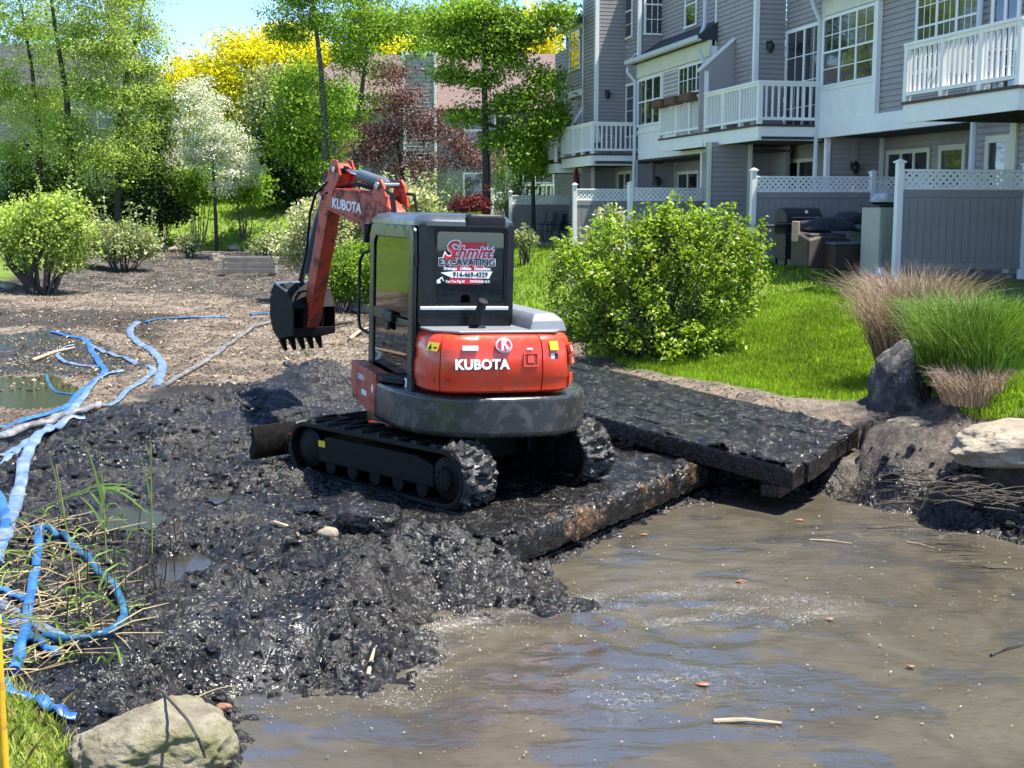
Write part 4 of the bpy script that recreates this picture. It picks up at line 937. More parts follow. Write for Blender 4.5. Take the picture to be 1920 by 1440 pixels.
# bay 1 : white panel, triple window, soffit and gutter
abr = aX(1640, bw)
pz0, pz1 = onb(1545,258,bw)[1], onb(1640,158,bw)[1]
board(bw-.10, bw, abr, a_bay1-.03, onb(1545,228,bw)[1], onb(1545,166,bw)[1]+.0, 'trim', 'white_panel')
board(bw-.13, bw-.098, abr, a_bay1-.03, onb(1545,166,bw)[1]-.08, onb(1545,166,bw)[1]+.02, 'trim')
window('b', bw-.07, abr, a_bay1-.05, onb(1550,166,bw)[1], onb(1550,34,bw)[1], 3, True, (2,2), .08, lowgrid=(1,2))
ztop1 = onb(1545,25,bw)[1]
board(bw-.14, bw, abr-.5, a_bay1-.02, onb(1550,34,bw)[1]+.01, ztop1+.28, 'cream', 'soffit_board')
board(bw-.12, bw, abr-.12, abr, zband, ztop1); board(bw-.12, bw, a_bay1-.13, a_bay1-.0, zband, ztop1)
board(bw-.14, bw-.0, 12, a_bay1+.02, zband-.02, onb(1545,228,bw)[1], 'trim', 'band_board')
def gutter(b, a0, a1, z):
    mb = MB(); prof = [(-.30,.0),(-.42,.02),(-.44,.14),(-.41,.15),(-.39,.05),(-.30,.04)]
    vs = [L(b+d, a, z+h) for a in (a0, a1) for d, h in prof]; n = len(prof)
    mb.add(vs, [tuple(range(n)), tuple(range(n,2*n))] + [(i,(i+1)%n,(i+1)%n+n,i+n) for i in range(n)])
    mb.build('gutter', M_['gutter'], town)
    mb2 = MB(); vs = [L(b+d, a, z+h) for a in (a0, a1) for d, h in ((-.40,.13),(-.30,.02),(.9,.02),(.9,1.0))]
    mb2.add(vs, [(0,1,2,3),(4,5,6,7),(0,1,5,4),(1,2,6,5),(2,3,7,6),(3,0,4,7)]); mb2.build('bay_roof', M_['shingle'], town)
gutter(bw-.05, abr-3.5, a_bay1+.05, ztop1+.28)
# windows behind the near balcony
a0w, a1w = aX(1828, bw), aX(1709, bw)
window('b', bw-.01, a0w, a1w, onb(1709,110,bw)[1]-.35, onb(1709,-60,bw)[1], 3, True, (3,3), .09, split=.42)
window('b', bw-.01, aX(1902, bw), aX(1848, bw), onb(1850,190,bw)[1], onb(1850,-30,bw)[1], 2, False, None, .1, 'sliding_door')
downspout([(bw-.12, aX(1834,bw), 4.4), (bw-.12, aX(1834,bw), TOP)], .06)
# sliding door 1
window('b', bw-.005, a_bay1+.04, a_s1-.12, onb(1468,236,bw)[1]-.3, onb(1466,62,bw)[1], 2, False, (2,4), .09, 'sliding_door')
# bay 2 with two windows
zb2 = onb(1197,300,bb2)[1]
aR2 = aX(1334, bb2)
bay2w = aX(1331, bb2)
board(bb2-.02, bb2+.33, bay2w, a_b2, zb2, onb(1200,130,bb2)[1], 'trim', 'bay_wall')
siding('b', bb2-.03, aX(1272, bb2), aX(1243, bb2), onb(1200,248,bb2)[1], onb(1270,128,bb2)[1]+.0)
window('b', bb2-.03, aX(1241,bb2), a_b2-.02, onb(1200,239,bb2)[1], onb(1200,150,bb2)[1], 3, True, (1,1), .08, split=.52)
window('b', bb2-.03, aX(1325,bb2), aX(1273,bb2), onb(1275,190,bb2)[1]-.2, onb(1275,127,bb2)[1], 3, True, (2,2), .07, split=.3)
board(bb2-.06, bb2-.021, bay2w, a_b2-.0, onb(1200,248,bb2)[1]-.06, onb(1200,248,bb2)[1]+.04)
zc2 = onb(1200,147,bb2)[1]
board(bb2-.10, bb2, bay2w, a_b2+.02, zc2, onb(1190,125,bb2)[1]+.02, 'cream', 'soffit_board')
gutter(bb2-.02, bay2w, a_b2+.25, onb(1190,125,bb2)[1])
# far unit
window('b', b3_-.03, aX(1088,b3_), aX(1069,b3_), onb(1070,136,b3_)[1], onb(1070,55,b3_)[1], 1, True, (2,2), .08)
board(b3_-.07, b3_+.5, aX(1091,b3_), aX(1060,b3_)+.05, onb(1060,188,b3_)[1], onb(1060,178,b3_)[1]+.04)
gutter(b3_+.15, aX(1091,b3_), aX(1058,b3_)+.4, onb(1058,60,b3_)[1]-.05)
board(b3_-.08, b3_, aX(1091,b3_), aX(1060,b3_), onb(1060,68,b3_)[1], onb(1060,56,b3_)[1], 'cream', 'soffit_board')
window('b', bb2+.34, a_b2+.02, a_s2-.10, onb(1157,232,bb2)[1]-.5, onb(1157,158,bb2)[1], 2, False, (1,4), .09, 'sliding_door')
window('b', bb2+.34, aX(1184,bb2+.35), aX(1158,bb2+.35), onb(1158,82,bb2+.35)[1], onb(1158,-20,bb2+.35)[1], 1, True, (2,2), .08)
window('b', bb2+.34, aX(1303,bb2+.35), aX(1281,bb2+.35), onb(1282,57,bb2+.35)[1], onb(1282,-30,bb2+.35)[1], 1, True, (1,1), .08)
# downspouts
dz = lambda x, y, b: onb(x, y, b)[1]
downspout([(bw-.16, a_bay1+.02, 1.4), (bw-.16, a_bay1+.02, ztop1-.2), (bw-.34, a_bay1-.02, ztop1+.1), (bw-.40, a_bay1-.02, ztop1+.3)], .055)
downspout([(bb2-.14, a_b2+.03, 1.2), (bb2-.14, a_b2+.03, zc2-.1), (bb2-.38, a_b2+.1, zc2+.2), (bb2-.38, a_b2+.1, zc2+.35)], .055)
downspout([(bb2-.35, a_b2+.1, zc2+.55), (bb2-.1, a_b2-.2, zc2+.8), (bb2-.1, a_b2-.2, TOP)], .055)
downspout([(bb2-.35, bay2w+.15, zc2+.45), (bb2-.1, bay2w+.35, zc2+.9), (bb2-.1, bay2w+.35, TOP)], .055)
downspout([(bb2-.35, bay2w+.15, zc2+.2), (bb2-.1, bay2w+.12, zc2-.3), (bb2-.1, bay2w+.12, 4.5)], .05)
downspout([(bw-.2, aX(1823,bw-.2), 1.3), (bw-.2, aX(1823,bw-.2), zband)], .07)
# ---- ground floor, recessed below
ag1 = a_bay1-.25
siding('a', ag1, bw+.02, bX(1655, ag1), 1.2, zband); board(bw-.04, bw+.08, ag1-.04, ag1+.08, 1.2, zband-.02)
bg = bX(1655, ag1)
siding('b', bg, 12, ag1, 1.2, zband); board(bg-.10, bg+.0, ag1-.06, ag1, 1.2, zband)
window('b', bg-.005, aX(1745,bg), aX(1664,bg), 1.35, onb(1664,283,bg)[1], 3, False, None, .10, 'sliding_door', mats=('cream','pane'))
window('b', bg-.005, aX(1812,bg), aX(1762,bg), 2.0, onb(1762,273,bg)[1], 1, False, None, .12, mats=('cream','pane'))
siding('b', bw+.03, 12, aX(1826,bw), 1.2, zband)
window('b', bw+.025, aX(1892,bw), aX(1846,bw), 2.0, onb(1846,256,bw)[1], 1, False, None, .13, mats=('cream','pane'))
board(bw-.02, bw+.04, aX(1904,bw), aX(1892,bw), 1.2, zband, 'cream')
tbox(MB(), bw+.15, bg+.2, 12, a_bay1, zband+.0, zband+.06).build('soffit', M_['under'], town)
board(bw-.02, bw+.12, aX(1826,bw)-.0, aX(1826,bw)+.12, 1.2, zband)
aq = 32.0
siding('a', aq, bX(1326,aq), bX(1404,aq), 1.2, zband); board(bX(1404,aq)-.02, bX(1404,aq)+.09, aq-.04, aq+.04, 1.2, zband, 'cream')
board(bX(1330,aq)-.05, bX(1330,aq)+.05, aq-.04, aq+.04, 1.2, zband, 'cream')
siding('a', aq+1.1, bX(1404,aq), 14.95, 1.2, zband); board(14.84, 14.95, aq+1.05, aq+1.1, 1.2, zband, 'cream')
siding('b', 14.95, a_bay1-.3, aq+1.1, 1.2, zband)
window('b', 14.945, aX(1530,14.95), aX(1470,14.95), 1.3, onb(1470,300,14.95)[1], 2, False, None, .10, 'sliding_door', mats=('cream','pane'))
ar = a_b2+.1
siding('a', ar, bb2-.1, bX(1266,ar), 1.1, zb2+.1); board(bb2-.12, bb2, ar-.05, ar+.05, 1.1, zb2, 'trim')
board(bX(1266,ar)-.02, bX(1266,ar)+.09, ar-.05, ar, 1.1, zb2, 'cream')
bgr = bX(1266,ar)
siding('b', bgr, 32.2, ar, 1.1, zb2+.1)
window('b', bgr-.005, aX(1312,bgr), aX(1272,bgr), 1.2, onb(1272,322,bgr)[1], 2, False, None, .10, 'sliding_door', mats=('cream','pane'))
board(bb2-.12, bb2+.0, aX(1322,bb2)-.06, aX(1322,bb2)+.08, 1.1, zb2, 'trim')
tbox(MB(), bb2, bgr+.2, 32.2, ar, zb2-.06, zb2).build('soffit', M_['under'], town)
siding('a', a_s2+.3, bX(1092,a_s2+.3), bX(1113,a_s2+.3), 1.1, zband-.2); board(bX(1113,a_s2)-.0, bX(1113,a_s2)+.12, a_s2+.25, a_s2+.3, 1.1, zband-.2, 'cream')
siding('a', a_s2+1.2, bX(1113,a_s2+1.2), bX(1155,a_s2+1.2), 1.1, zband-.2)
bh = bX(1155,a_s2+1.2); siding('b', bh, a_b2, a_s2+1.2, 1.1, zband-.2)
window('b', bh-.005, aX(1186,bh), aX(1160,bh), 1.2, onb(1160,322,bh)[1], 2, False, None, .10, 'sliding_door', mats=('cream','pane'))
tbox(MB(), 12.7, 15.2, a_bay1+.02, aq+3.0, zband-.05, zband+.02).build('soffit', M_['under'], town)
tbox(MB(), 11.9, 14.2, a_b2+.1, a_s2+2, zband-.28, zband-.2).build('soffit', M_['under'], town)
# lamps
for x, y, a in ((1440,92,a_s1),(1137,180,a_s2)):
    b, z = ona(x, y, a); wall_lamp(b, a, z)
for x, y, a in ((1598,318,ag1),(1231,342,ar)):
    b, z = ona(x, y, a); wall_lamp(b, a, z)
# wing wall between the two middle balconies
af = aX(1372, b1_); bo_ = 12.65
b0f, zf0 = ona(1312,132,af); _, zf1 = ona(1371,76,af)
zl = 4.5
mb = MB(); vs = [L(b, a, z) for a in (af-.04, af+.04) for b, z in ((b0f,zl),(b1_,zl),(b1_,zf1),(b0f,zf0))]
mb.add(vs, [(0,1,2,3),(4,7,6,5),(0,1,5,4),(1,2,6,5),(2,3,7,6),(3,0,4,7)]); mb.build('wing_wall', M_['siding'], town)
MB().bar(L(b0f-.06, af, zf0-.02), L(b1_, af, zf1+.06), .12, .07).build('wing_wall_cap', M_['trim'], town)
b0g, zg0 = ona(1075,236,aX(1091,b3_)); _, zg1 = ona(1090,205,aX(1091,b3_)); ag = aX(1091, b3_)
mb = MB(); vs = [L(b, a, z) for a in (ag-.04, ag+.04) for b, z in ((b0g,4.2),(b3_,4.2),(b3_,zg1),(b0g,zg0))]
mb.add(vs, [(0,1,2,3),(4,7,6,5),(0,1,5,4),(1,2,6,5),(2,3,7,6),(3,0,4,7)]); mb.build('wing_wall', M_['siding'], town)
MB().bar(L(b0g-.06, ag, zg0), L(b3_, ag, zg1+.05), .12, .07).build('wing_wall_cap', M_['trim'], town)
# ---- balconies
def balcony(bf, bk, a0, a1, zd, front=True, posts=(), tall=None, solid=False, bk2=None):
    """deck from b=bf (outer) to bk (wall), a0 (near) to a1 (far), deck top zd"""
    o = tbox(MB(), bf+.02, bk, a0+.02, a1, zd-.30, zd-.05).build('balcony', M_['under'], town)
    def B(b0,b1,a0_,a1_,z0,z1,name,mat='trim'): return tbox(MB(), b0, b1, a0_, a1_, z0, z1).build(name, M_[mat], o)
    B(bf-.03, bf+.02, a0-.03, a1, zd-.38, zd-.05, 'fascia'); B(bf+.02, bk, a0-.03, a0+.02, zd-.38, zd-.05, 'fascia')
    for k in range(int((a1-a0)/.4)): B(bf+.021, bk, a0+.3+.4*k, a0+.34+.4*k, zd-.36, zd-.301, 'joist', 'under')
    B(bf-.07, bk, a0-.07, a1, zd-.05, zd, 'deck_board', 'deck')
    zt = zd+1.03
    B(bf-.07, bf+.07, a0-.07, a1, zt-.05, zt, 'top_rail'); B(bf-.035, bf+.035, a0, a1, zt-.12, zt-.05, 'upper_rail'); B(bf-.045, bf+.045, a0-.045, a1, zd+.10, zd+.17, 'bottom_rail')
    if front:
        B(bf+.07, bk, a0-.07, a0+.07, zt-.05, zt, 'top_rail'); B(bf, bk, a0-.035, a0+.035, zt-.12, zt-.05, 'upper_rail'); B(bf+.045, bk, a0-.045, a0+.045, zd+.10, zd+.17, 'bottom_rail')
    for pa in (a0,)+tuple(posts)+(a1-.06,): B(bf-.055, bf+.055, pa-.055, pa+.055, zd, zt-.05, 'post')
    n = max(3, int((a1-a0)/.155)); src = None
    for k in range(1, n):
        p = a0+(a1-a0)*k/n
        if any(abs(p-q) < .09 for q in (a0,)+tuple(posts)): continue
        if src is None: src = MB().box((-.022,-.022,0),(.022,.022,.76)).build('baluster', M_['trim'], o); src.location = L(bf, p, zd+.155)
        else: link_copy(src, o, L(bf, p, zd+.155))
    if front:
        m = max(3, int((bk-bf)/.16))
        for k in range(1, m): link_copy(src, o, L(bf+(bk-bf)*k/m, a0, zd+.155))
    return o
zdm = onb(1415, 234, 12.65)[1]
balcony(12.65, bw, 29.46, af-.06, zdm, True, (30.6, 31.75))
balcony(12.65, b1_+.4, af+.07, aX(1237,12.65), zdm, False, (34.2, 35.3))
tbox(MB(), 12.60, 12.72, af-.06, af+.06, zdm-.3, zf0-.02).build('wing_post', M_['trim'], town)
zdr = 4.43; bR_ = 12.07
balcony(bR_, bw, 18.1, aX(1692,bR_), zdr, True, (19.15, 20.3))
zd3 = onb(1112, 288, 11.82)[1]
balcony(11.82, bb2+.3, a_b2+.35, ag-.06, zd3, True, (42.3, 43.4))
balcony(11.6, 12.9, ag+.06, ag+3.2, zd3-.15, False, (46.5,))
# ---- patios and fences (each panel run is a fence of its own)
def lattice(mb, x0, x1, z0, z1):
    s = .095; h = z1-z0
    for sgn, yo in ((1, -.009), (-1, .009)):
        t = x0 - h
        while t < x1 + h:
            pa, pb = (t, z0), (t+sgn*h, z1)
            # clip to x0..x1
            (xa, za), (xb, zb) = pa, pb
            if sgn > 0: lo = max(0, (x0-xa)/h); hi = min(1, (x1-xa)/h)
            else: lo = max(0, (xa-x1)/h); hi = min(1, (xa-x0)/h)
            if hi - lo > .12:
                q0 = (xa+sgn*h*lo, yo, z0+h*lo); q1 = (xa+sgn*h*hi, yo, z0+h*hi)
                mb.bar(q0, q1, .012, .042, up=(0, 1, 0)) if False else mb.add(*lat_strip(q0, q1))
            t += s*1.414
def lat_strip(p, q, w=.050, th=.014):
    p = Vector(p); q = Vector(q); d = (q-p).normalized(); n = Vector((0,1,0)); r = d.cross(n).normalized()
    vs = [e + r*(a*w/2) + n*(b*th/2) for e in (p, q) for a, b in ((-1,-1),(1,-1),(1,1),(-1,1))]
    return vs, [(0,1,2,3),(7,6,5,4),(0,4,5,1),(1,5,6,2),(2,6,7,3),(3,7,4,0)]
def fence(a, b0, b1, zb, posts, label, H=1.83, latt=.36, pw=.15, extra=0.0):
    o = thing('fence', label, 'fence', AB(a, b0, zb), TH, 'privacy fences round the patios'); W = b1-b0; zt = H
    for k, p in enumerate(posts):
        ph = zt + (.11 if k == 0 else .08)
        q = MB().box((p-b0-.06,-.06,-.25),(p-b0+.06,.06,ph)).build('post', M_['fencepost'], o, bevel=.008, seg=1)
        MB().box((p-b0-.085,-.085,ph),(p-b0+.085,.085,ph+.03)).loft([[(p-b0+sx*.07,sy*.07,ph+.03) for sx, sy in ((-1,-1),(1,-1),(1,1),(-1,1))],[(p-b0+sx*.01,sy*.01,ph+.07) for sx, sy in ((-1,-1),(1,-1),(1,1),(-1,1))]]).build('post_cap', M_['fencepost'], q)
    for i in range(len(posts)-1):
        x0 = posts[i]-b0+.061; x1 = posts[i+1]-b0-.061
        for z0, z1, m in ((zt-.045, zt, 'fencepost'), (zt-latt, zt-latt+.045, 'fencepost'), (zt-latt-.13, zt-latt-.001, 'fencegrey'), (.05, .17, 'fencegrey')):
            MB().box((x0,-.032,z0),(x1,.032,z1)).build('rail', M_[m], o, bevel=.006, seg=1)
        mb = MB(); lattice(mb, x0, x1, zt-latt+.046, zt-.046); tag(mb.build('lattice', M_['fencepost'], o), kind='stuff')
        n = max(1, round((x1-x0)/.155)); wdt = (x1-x0)/n; src = None
        for k in range(n):
            x = x0+wdt*(k+.5)
            if src is None: src = MB().box((-wdt/2+.004,-.018,0),(wdt/2-.004,.018,zt-latt-.13-.17)).build('plank', M_['fencegrey'], o, bevel=.005, seg=1, loc=(x,0,.17))
            else: link_copy(src, o, (x,0,.17))
        MB().box((x0,-.006,.17),(x1,.006,zt-latt-.13)).build('backing', M_['fencegrey'], o)
    return o
def fz(x, ytop, a): return ona(x, ytop, a)[1]
f1 = 20.9; fb0 = bX(1688, f1); z1_ = fz(1690, 317, f1)-1.83
fence(f1, fb0, bw, z1_, (fb0, bw-.1), 'nearest grey plank fence with white lattice top, in front of the wicker furniture')
f2 = 27.1; fb1 = bX(1414, f2); fence(f2, fb1, bg, fz(1414,330,f2)-1.83, (fb1, bX(1638,f2), bg-.1), 'grey lattice topped fence behind the barbecue')
f3 = 34.3; fence(f3, bX(1183,f3), bX(1368,f3), fz(1183,352,f3)-1.83, (bX(1183,f3), bX(1368,f3)), 'grey lattice topped fence rising right behind the big green shrub')
f4 = 37.8; fence(f4, bX(1078,f4), bX(1180,f4), fz(1078,354,f4)-1.83, (bX(1078,f4), bX(1180,f4)), 'short lattice topped fence to the right of the mesh patio chairs')
f5 = 49.0; fence(f5, bX(957,f5), bX(1075,f5), fz(957,366,f5)-1.83, (bX(957,f5), bX(1075,f5)+.3), 'lattice topped fence behind the mesh patio chairs')
f6 = 55.0; fence(f6, bX(923,f6), bX(953,f6), fz(923,360,f6)-1.83, (bX(923,f6), bX(953,f6)), 'farthest little piece of lattice topped fence')
# paved patio slabs
def slab(name, a0, a1, b0, b1, z, label):
    o = MB().box((0,0,-.12),(b1-b0,a1-a0,0)).build(name, M_['conc'], None, bevel=.01); o.location = AB(a0, b0, z); o.rotation_euler = (0,0,TH)
    return tag(o, label, kind='structure')
slab('patio', f1+.2, f2-.05, 12.1, bg, 1.32, 'paved patio under the wicker furniture')
slab('patio', f2+.2, f3-.1, 11.6, 14.9, 1.3, 'paved patio behind the barbecue fence')
slab('patio', f4+.3, f5-.2, 10.9, 13.8, 1.24, 'paved patio under the mesh chairs')
# ================================================================ PATIO THINGS
def wicker():
    m, nt, b = nodemat('brown_wicker'); tc = N(nt, "ShaderNodeTexCoord")
    wv1 = N(nt, "ShaderNodeTexWave", wave_type='BANDS', bands_direction='Z'); wv1.inputs['Scale'].default_value = 18; wv1.inputs['Distortion'].default_value = 1.5; nt.links.new(tc.outputs['Object'], wv1.inputs[0])
    nt.links.new(ramp(nt, wv1.outputs[1], [(.2, (.022,.013,.010)), (.8, (.085,.050,.036))]), b.inputs['Base Color']); b.inputs['Roughness'].default_value = .55
    bump(nt, b, wv1.outputs[1], .6, .008); return m
M_['wicker'] = wicker()
M_['tanwick'] = paint('tan_wicker_slats', (.42,.28,.18), .6, .15, 8)
M_['cloth'] = paint('black_cover_cloth', (.02,.022,.03), .7, .3, 7)
M_['bin'] = paint('blue_grey_plastic', (.07,.09,.12), .5, .1, 5)
M_['chest'] = paint('beige_plastic', (.42,.42,.35), .5, .08, 5)
def at_ab(x, y, a):
    b, z = ona(x, y, a); return b, z
# barbecue
ga = 25.6; gb, _ = ona(1495, 480, ga); zg_ = 1.32
gr = thing('barbecue', 'large black gas barbecue with closed lid and side shelves on the patio', 'barbecue', AB(ga, gb, zg_), TH)
MB().box((-.42,-.28,.12),(.42,.28,.66)).build('cabinet', M_['blackmetal'], gr, bevel=.02)
MB().box((-.43,-.30,.68),(.43,.28,.86)).build('firebox', M_['steeldark'], gr, bevel=.03)
MB().loft([[(x,-.30,.88),(x,.28,.88),(x,.26,1.10),(x,.12,1.22),(x,-.12,1.20),(x,-.28,1.06)] for x in (-.42,.42)]).build('lid', M_['blackmetal'], gr, bevel=.03)
MB().tube([(-.32,-.35,1.0),(.32,-.35,1.0)],.015,8).build('lid_handle', M_['steel'], gr); 
MB().lathe([(.003,0),(.035,0),(.035,.012),(.003,.012)],14,Matrix.Translation((.05,-.262,1.12)) @ Matrix.Rotation(R(70),4,'X')).build('thermometer', M_['white_ink'], gr)
for s in (-1,1):
    MB().box((s*.66-.23,-.26,.80),(s*.66+.23,.26,.85)).build('side_shelf', M_['blackmetal'], gr, bevel=.012)
    for y in (-.24,.24): MB().box((s*.38-.025,y-.025,0),(s*.38+.025,y+.025,.7)).build('leg', M_['blackmetal'], gr)
for k in range(4): MB().lathe([(.003,0),(.025,0),(.02,.03),(.003,.03)],10,Matrix.Translation((-.27+.18*k,-.30,.77)) @ Matrix.Rotation(R(90),4,'X')).build('knob', M_['steel'], gr)
# wicker sofa, ottoman
wa = 23.4; wb, _ = ona(1537, 500, wa)
so = thing('wicker_chair', 'low curved brown wicker armchair seen from its side on the patio', 'armchair', AB(wa, wb, 1.32), TH)
MB().loft([[(x,-.38,.06),(x,.38,.06),(x,.40,h),(x,-.40,h2)] for x,h,h2 in ((-.45,.78,.60),(-.2,.74,.66),(.1,.68,.68),(.45,.60,.62))]).build('arm_side', M_['wicker'], so, bevel=.04)
MB().box((-.40,.40,.1),(.42,.50,.80)).build('backrest', M_['wicker'], so, bevel=.03)
MB().box((-.47,.05,.55),(-.42,.34,.95)).build('back_slats', M_['tanwick'], so, bevel=.02)
MB().box((-.38,-.3,.62),(.4,.36,.72)).build('seat_cushion', M_['cloth'], so, bevel=.04)
oa = 22.9; ob_, _ = ona(1580, 505, oa)
ot = thing('wicker_ottoman', 'square brown wicker ottoman with a grey cushion top', 'ottoman', AB(oa, ob_, 1.30), TH)
MB().box((-.34,-.32,.05),(.34,.32,.52)).build('base', M_['wicker'], ot, bevel=.02); MB().box((-.35,-.33,.525),(.35,.33,.58)).build('cushion', M_['bin'], ot, bevel=.025)
for sx in (-1,1):
    for sy in (-1,1): MB().box((sx*.28-.03,sy*.26-.03,0),(sx*.28+.03,sy*.26+.03,.05)).build('foot', M_['blackmetal'], ot)
def clothlump(name, label, cat, c, sx, sy, sz, mat, seed, rz=0, group=None, flat=.0):
    from mathutils import noise as mn
    bm = bmesh.new(); bmesh.ops.create_icosphere(bm, subdivisions=4, radius=1)
    for v in bm.verts:
        p = v.co.copy(); d = 1 + .22*mn.noise(p*1.4+Vector((seed,0,0))) + .12*abs(mn.noise(p*3.3+Vector((seed,2,0)))) + .05*mn.noise(p*8)
        v.co = Vector((p.x*d*sx, p.y*d*sy, max(-.3, p.z*d)*sz))
    me = bpy.data.meshes.new(name); bm.to_mesh(me); bm.free(); me.shade_smooth(); me.materials.append(mat)
    o = bpy.data.objects.new(name, me); col.objects.link(o); o.location = c; o.rotation_euler = (0,0,rz); return tag(o, label, cat, group)
b_, z_ = ona(1548, 427, 23.9); clothlump('grill_cover', 'crumpled black cloth cover thrown over the wicker armchair', 'cloth cover', AB(23.9, b_, z_), .62, .4, .2, M_['cloth'], 3, TH)
b_, z_ = ona(1600, 415, 24.6); clothlump('cloth_cover', 'dark folded cover heaped behind the blue grey bin', 'cloth cover', AB(24.6, b_, z_), .5, .3, .2, M_['cloth'], 9, TH)
bb_, _ = ona(1625, 460, 23.9)
bn = thing('storage_bin', 'blue grey plastic bin standing between ottoman and beige chest', 'bin', AB(23.9, bb_, 1.32), TH)
MB().loft([[(-.26*s,-.26*s,z),(.26*s,-.26*s,z),(.26*s,.26*s,z),(-.26*s,.26*s,z)] for z, s in ((0,.82),(.75,1.0))]).build('body', M_['bin'], bn, bevel=.03)
MB().box((-.29,-.29,.755),(.29,.29,.82)).build('lid', M_['bin'], bn, bevel=.03)
ca = 22.0; cb, _ = ona(1652, 500, ca)
ch = thing('storage_chest', 'upright beige plastic storage shed against the white post, cloth on top', 'storage shed', AB(ca, cb, 1.27), TH)
MB().box((-.23,-.3,0),(.26,.4,1.28)).build('body', M_['chest'], ch, bevel=.02)
for k in range(6): MB().box((-.19+.045*k,-.315,.12),(-.165+.045*k,-.3,1.12)).build('door_slat', M_['chest'], ch, bevel=.004)
MB().loft([[(-.27,-.34,1.285),(.29,-.34,1.285),(.29,.42,1.285),(-.27,.42,1.285)],[(-.27,-.34,1.31),(.29,-.34,1.36),(.29,.42,1.40),(-.27,.42,1.35)]]).build('lid', M_['blackmetal'], ch, bevel=.012)
b_, z_ = ona(1662, 385, 22.0); clothlump('tarpaulin', 'pale folded tarpaulin lying on top of the beige storage shed', 'tarpaulin', AB(22.05, b_, 2.68), .26, .28, .14, paint('pale_tarp', (.45,.47,.45), .6, .25, 9), 5, TH)
tr = thing('toy_tractor', 'small toy with red and black wheels by the foot of the white fence post', 'toy', AB(20.3, bX(1658,20.3), 1.2), TH)
MB().box((-.14,-.08,.10),(.14,.08,.2)).prism([(-.05,.2),(.08,.2),(.05,.32),(-.03,.32)],'y',-.06,.06).build('body', M_['silver'], tr, bevel=.02)
for x, m in ((-.13,'red_ink'),(.12,'black')):
    for s in (-1,1): MB().lathe([(.01,-.02),(.09,-.02),(.09,.02),(.01,.02)],14,Matrix.Translation((x,s*.11,.09)) @ Matrix.Rotation(R(90),4,'X')).build('wheel', M_[m], tr, bevel=.008)
# mesh chairs and table on the far patio
def meshmat():
    m, nt, b = nodemat('black_mesh_fabric'); b.inputs['Base Color'].default_value = (.03,.03,.033,1); b.inputs['Roughness'].default_value = .7; return m
M_['meshf'] = meshmat()
def patio_chair(label, loc, rz, mat=None, group='mesh patio chairs'):
    o = thing('patio_chair', label, 'chair', loc, rz, group); f = M_['blackmetal'] if mat is None else mat; sm = M_['meshf'] if mat is None else mat
    MB().box((-.25,-.25,.40),(.25,.25,.42)).build('seat', sm, o, bevel=.006)
    MB().add([(-.24,.24,.43),(.24,.24,.43),(.24,.40,1.0),(-.24,.40,1.0),(-.24,.26,.43),(.24,.26,.43),(.24,.42,1.0),(-.24,.42,1.0)],[(0,1,2,3),(7,6,5,4),(0,4,5,1),(1,5,6,2),(2,6,7,3),(3,7,4,0)]).build('backrest', sm, o)
    for s in (-1,1):
        MB().tube([(s*.27,.27,.40),(s*.27,.42,1.0),(s*.20,.44,1.07),(0,.45,1.09)],.014,6).build('back_frame', f, o, smooth=True)
        MB().tube([(s*.27,-.28,0),(s*.27,-.26,.40),(s*.27,-.24,.62),(s*.27,.30,.66)],.014,6).build('armrest', f, o, smooth=True)
        MB().tube([(s*.27,.34,0),(s*.27,.24,.40)],.014,6).build('leg', f, o, smooth=True)
    return o
pa = 45.0
spots = [(1003,0,-100,'mesh patio chair farthest left, its back catching the light'),(1030,-.6,-75,'mesh patio chair with a tall curved back left of the table'),(1062,.3,80,'mesh patio chair right of the table by the fence post'),(1046,1.6,180,'mesh patio chair on the far side of the table')]
for x, da, rz, lab in spots:
    patio_chair(lab, AB(pa+da, bX(x, pa+da), 1.25), TH+R(rz))
tb = thing('patio_table', 'round dark glass topped table among the mesh chairs', 'table', AB(pa+.2, bX(1046,pa+.2), 1.25), TH)
MB().lathe([(.01,.70),(.55,.70),(.55,.725),(.01,.725)],28).build('table_top', M_['meshf'], tb, smooth=True)
for k in range(4): a = R(45+90*k); MB().tube([(.5*math.cos(a),.5*math.sin(a),0),(.42*math.cos(a),.42*math.sin(a),.7)],.018,6).build('leg', M_['blackmetal'], tb)
wch = paint('white_plastic', (.68,.7,.72), .45, .05, 5)
patio_chair('white plastic chair on the far balcony', AB(42.2, 12.5, zd3+.01), TH+R(110), wch, 'white plastic chairs on the balconies')
patio_chair('dark chair beside the white one on the far balcony', AB(43.2, 12.3, zd3+.01), TH+R(60), M_['blackmetal'], 'chairs on the far balcony')
patio_chair('white plastic chair on the nearest balcony, left of the table', AB(20.6, 12.8, zdr+.01), TH+R(100), wch, 'white plastic chairs on the balconies')
patio_chair('white plastic chair on the nearest balcony, right of the table', AB(19.2, 12.9, zdr+.01), TH+R(-80), wch, 'white plastic chairs on the balconies')
t2 = thing('balcony_table', 'white round table between the chairs on the nearest balcony', 'table', AB(19.9, 13.0, zdr+.01), TH)
MB().lathe([(.01,.70),(.42,.70),(.42,.73),(.01,.73)],24).build('table_top', wch, t2, smooth=True); MB().tube([(0,0,0),(0,0,.7)],.03,8).build('pedestal', M_['blackmetal'], t2)
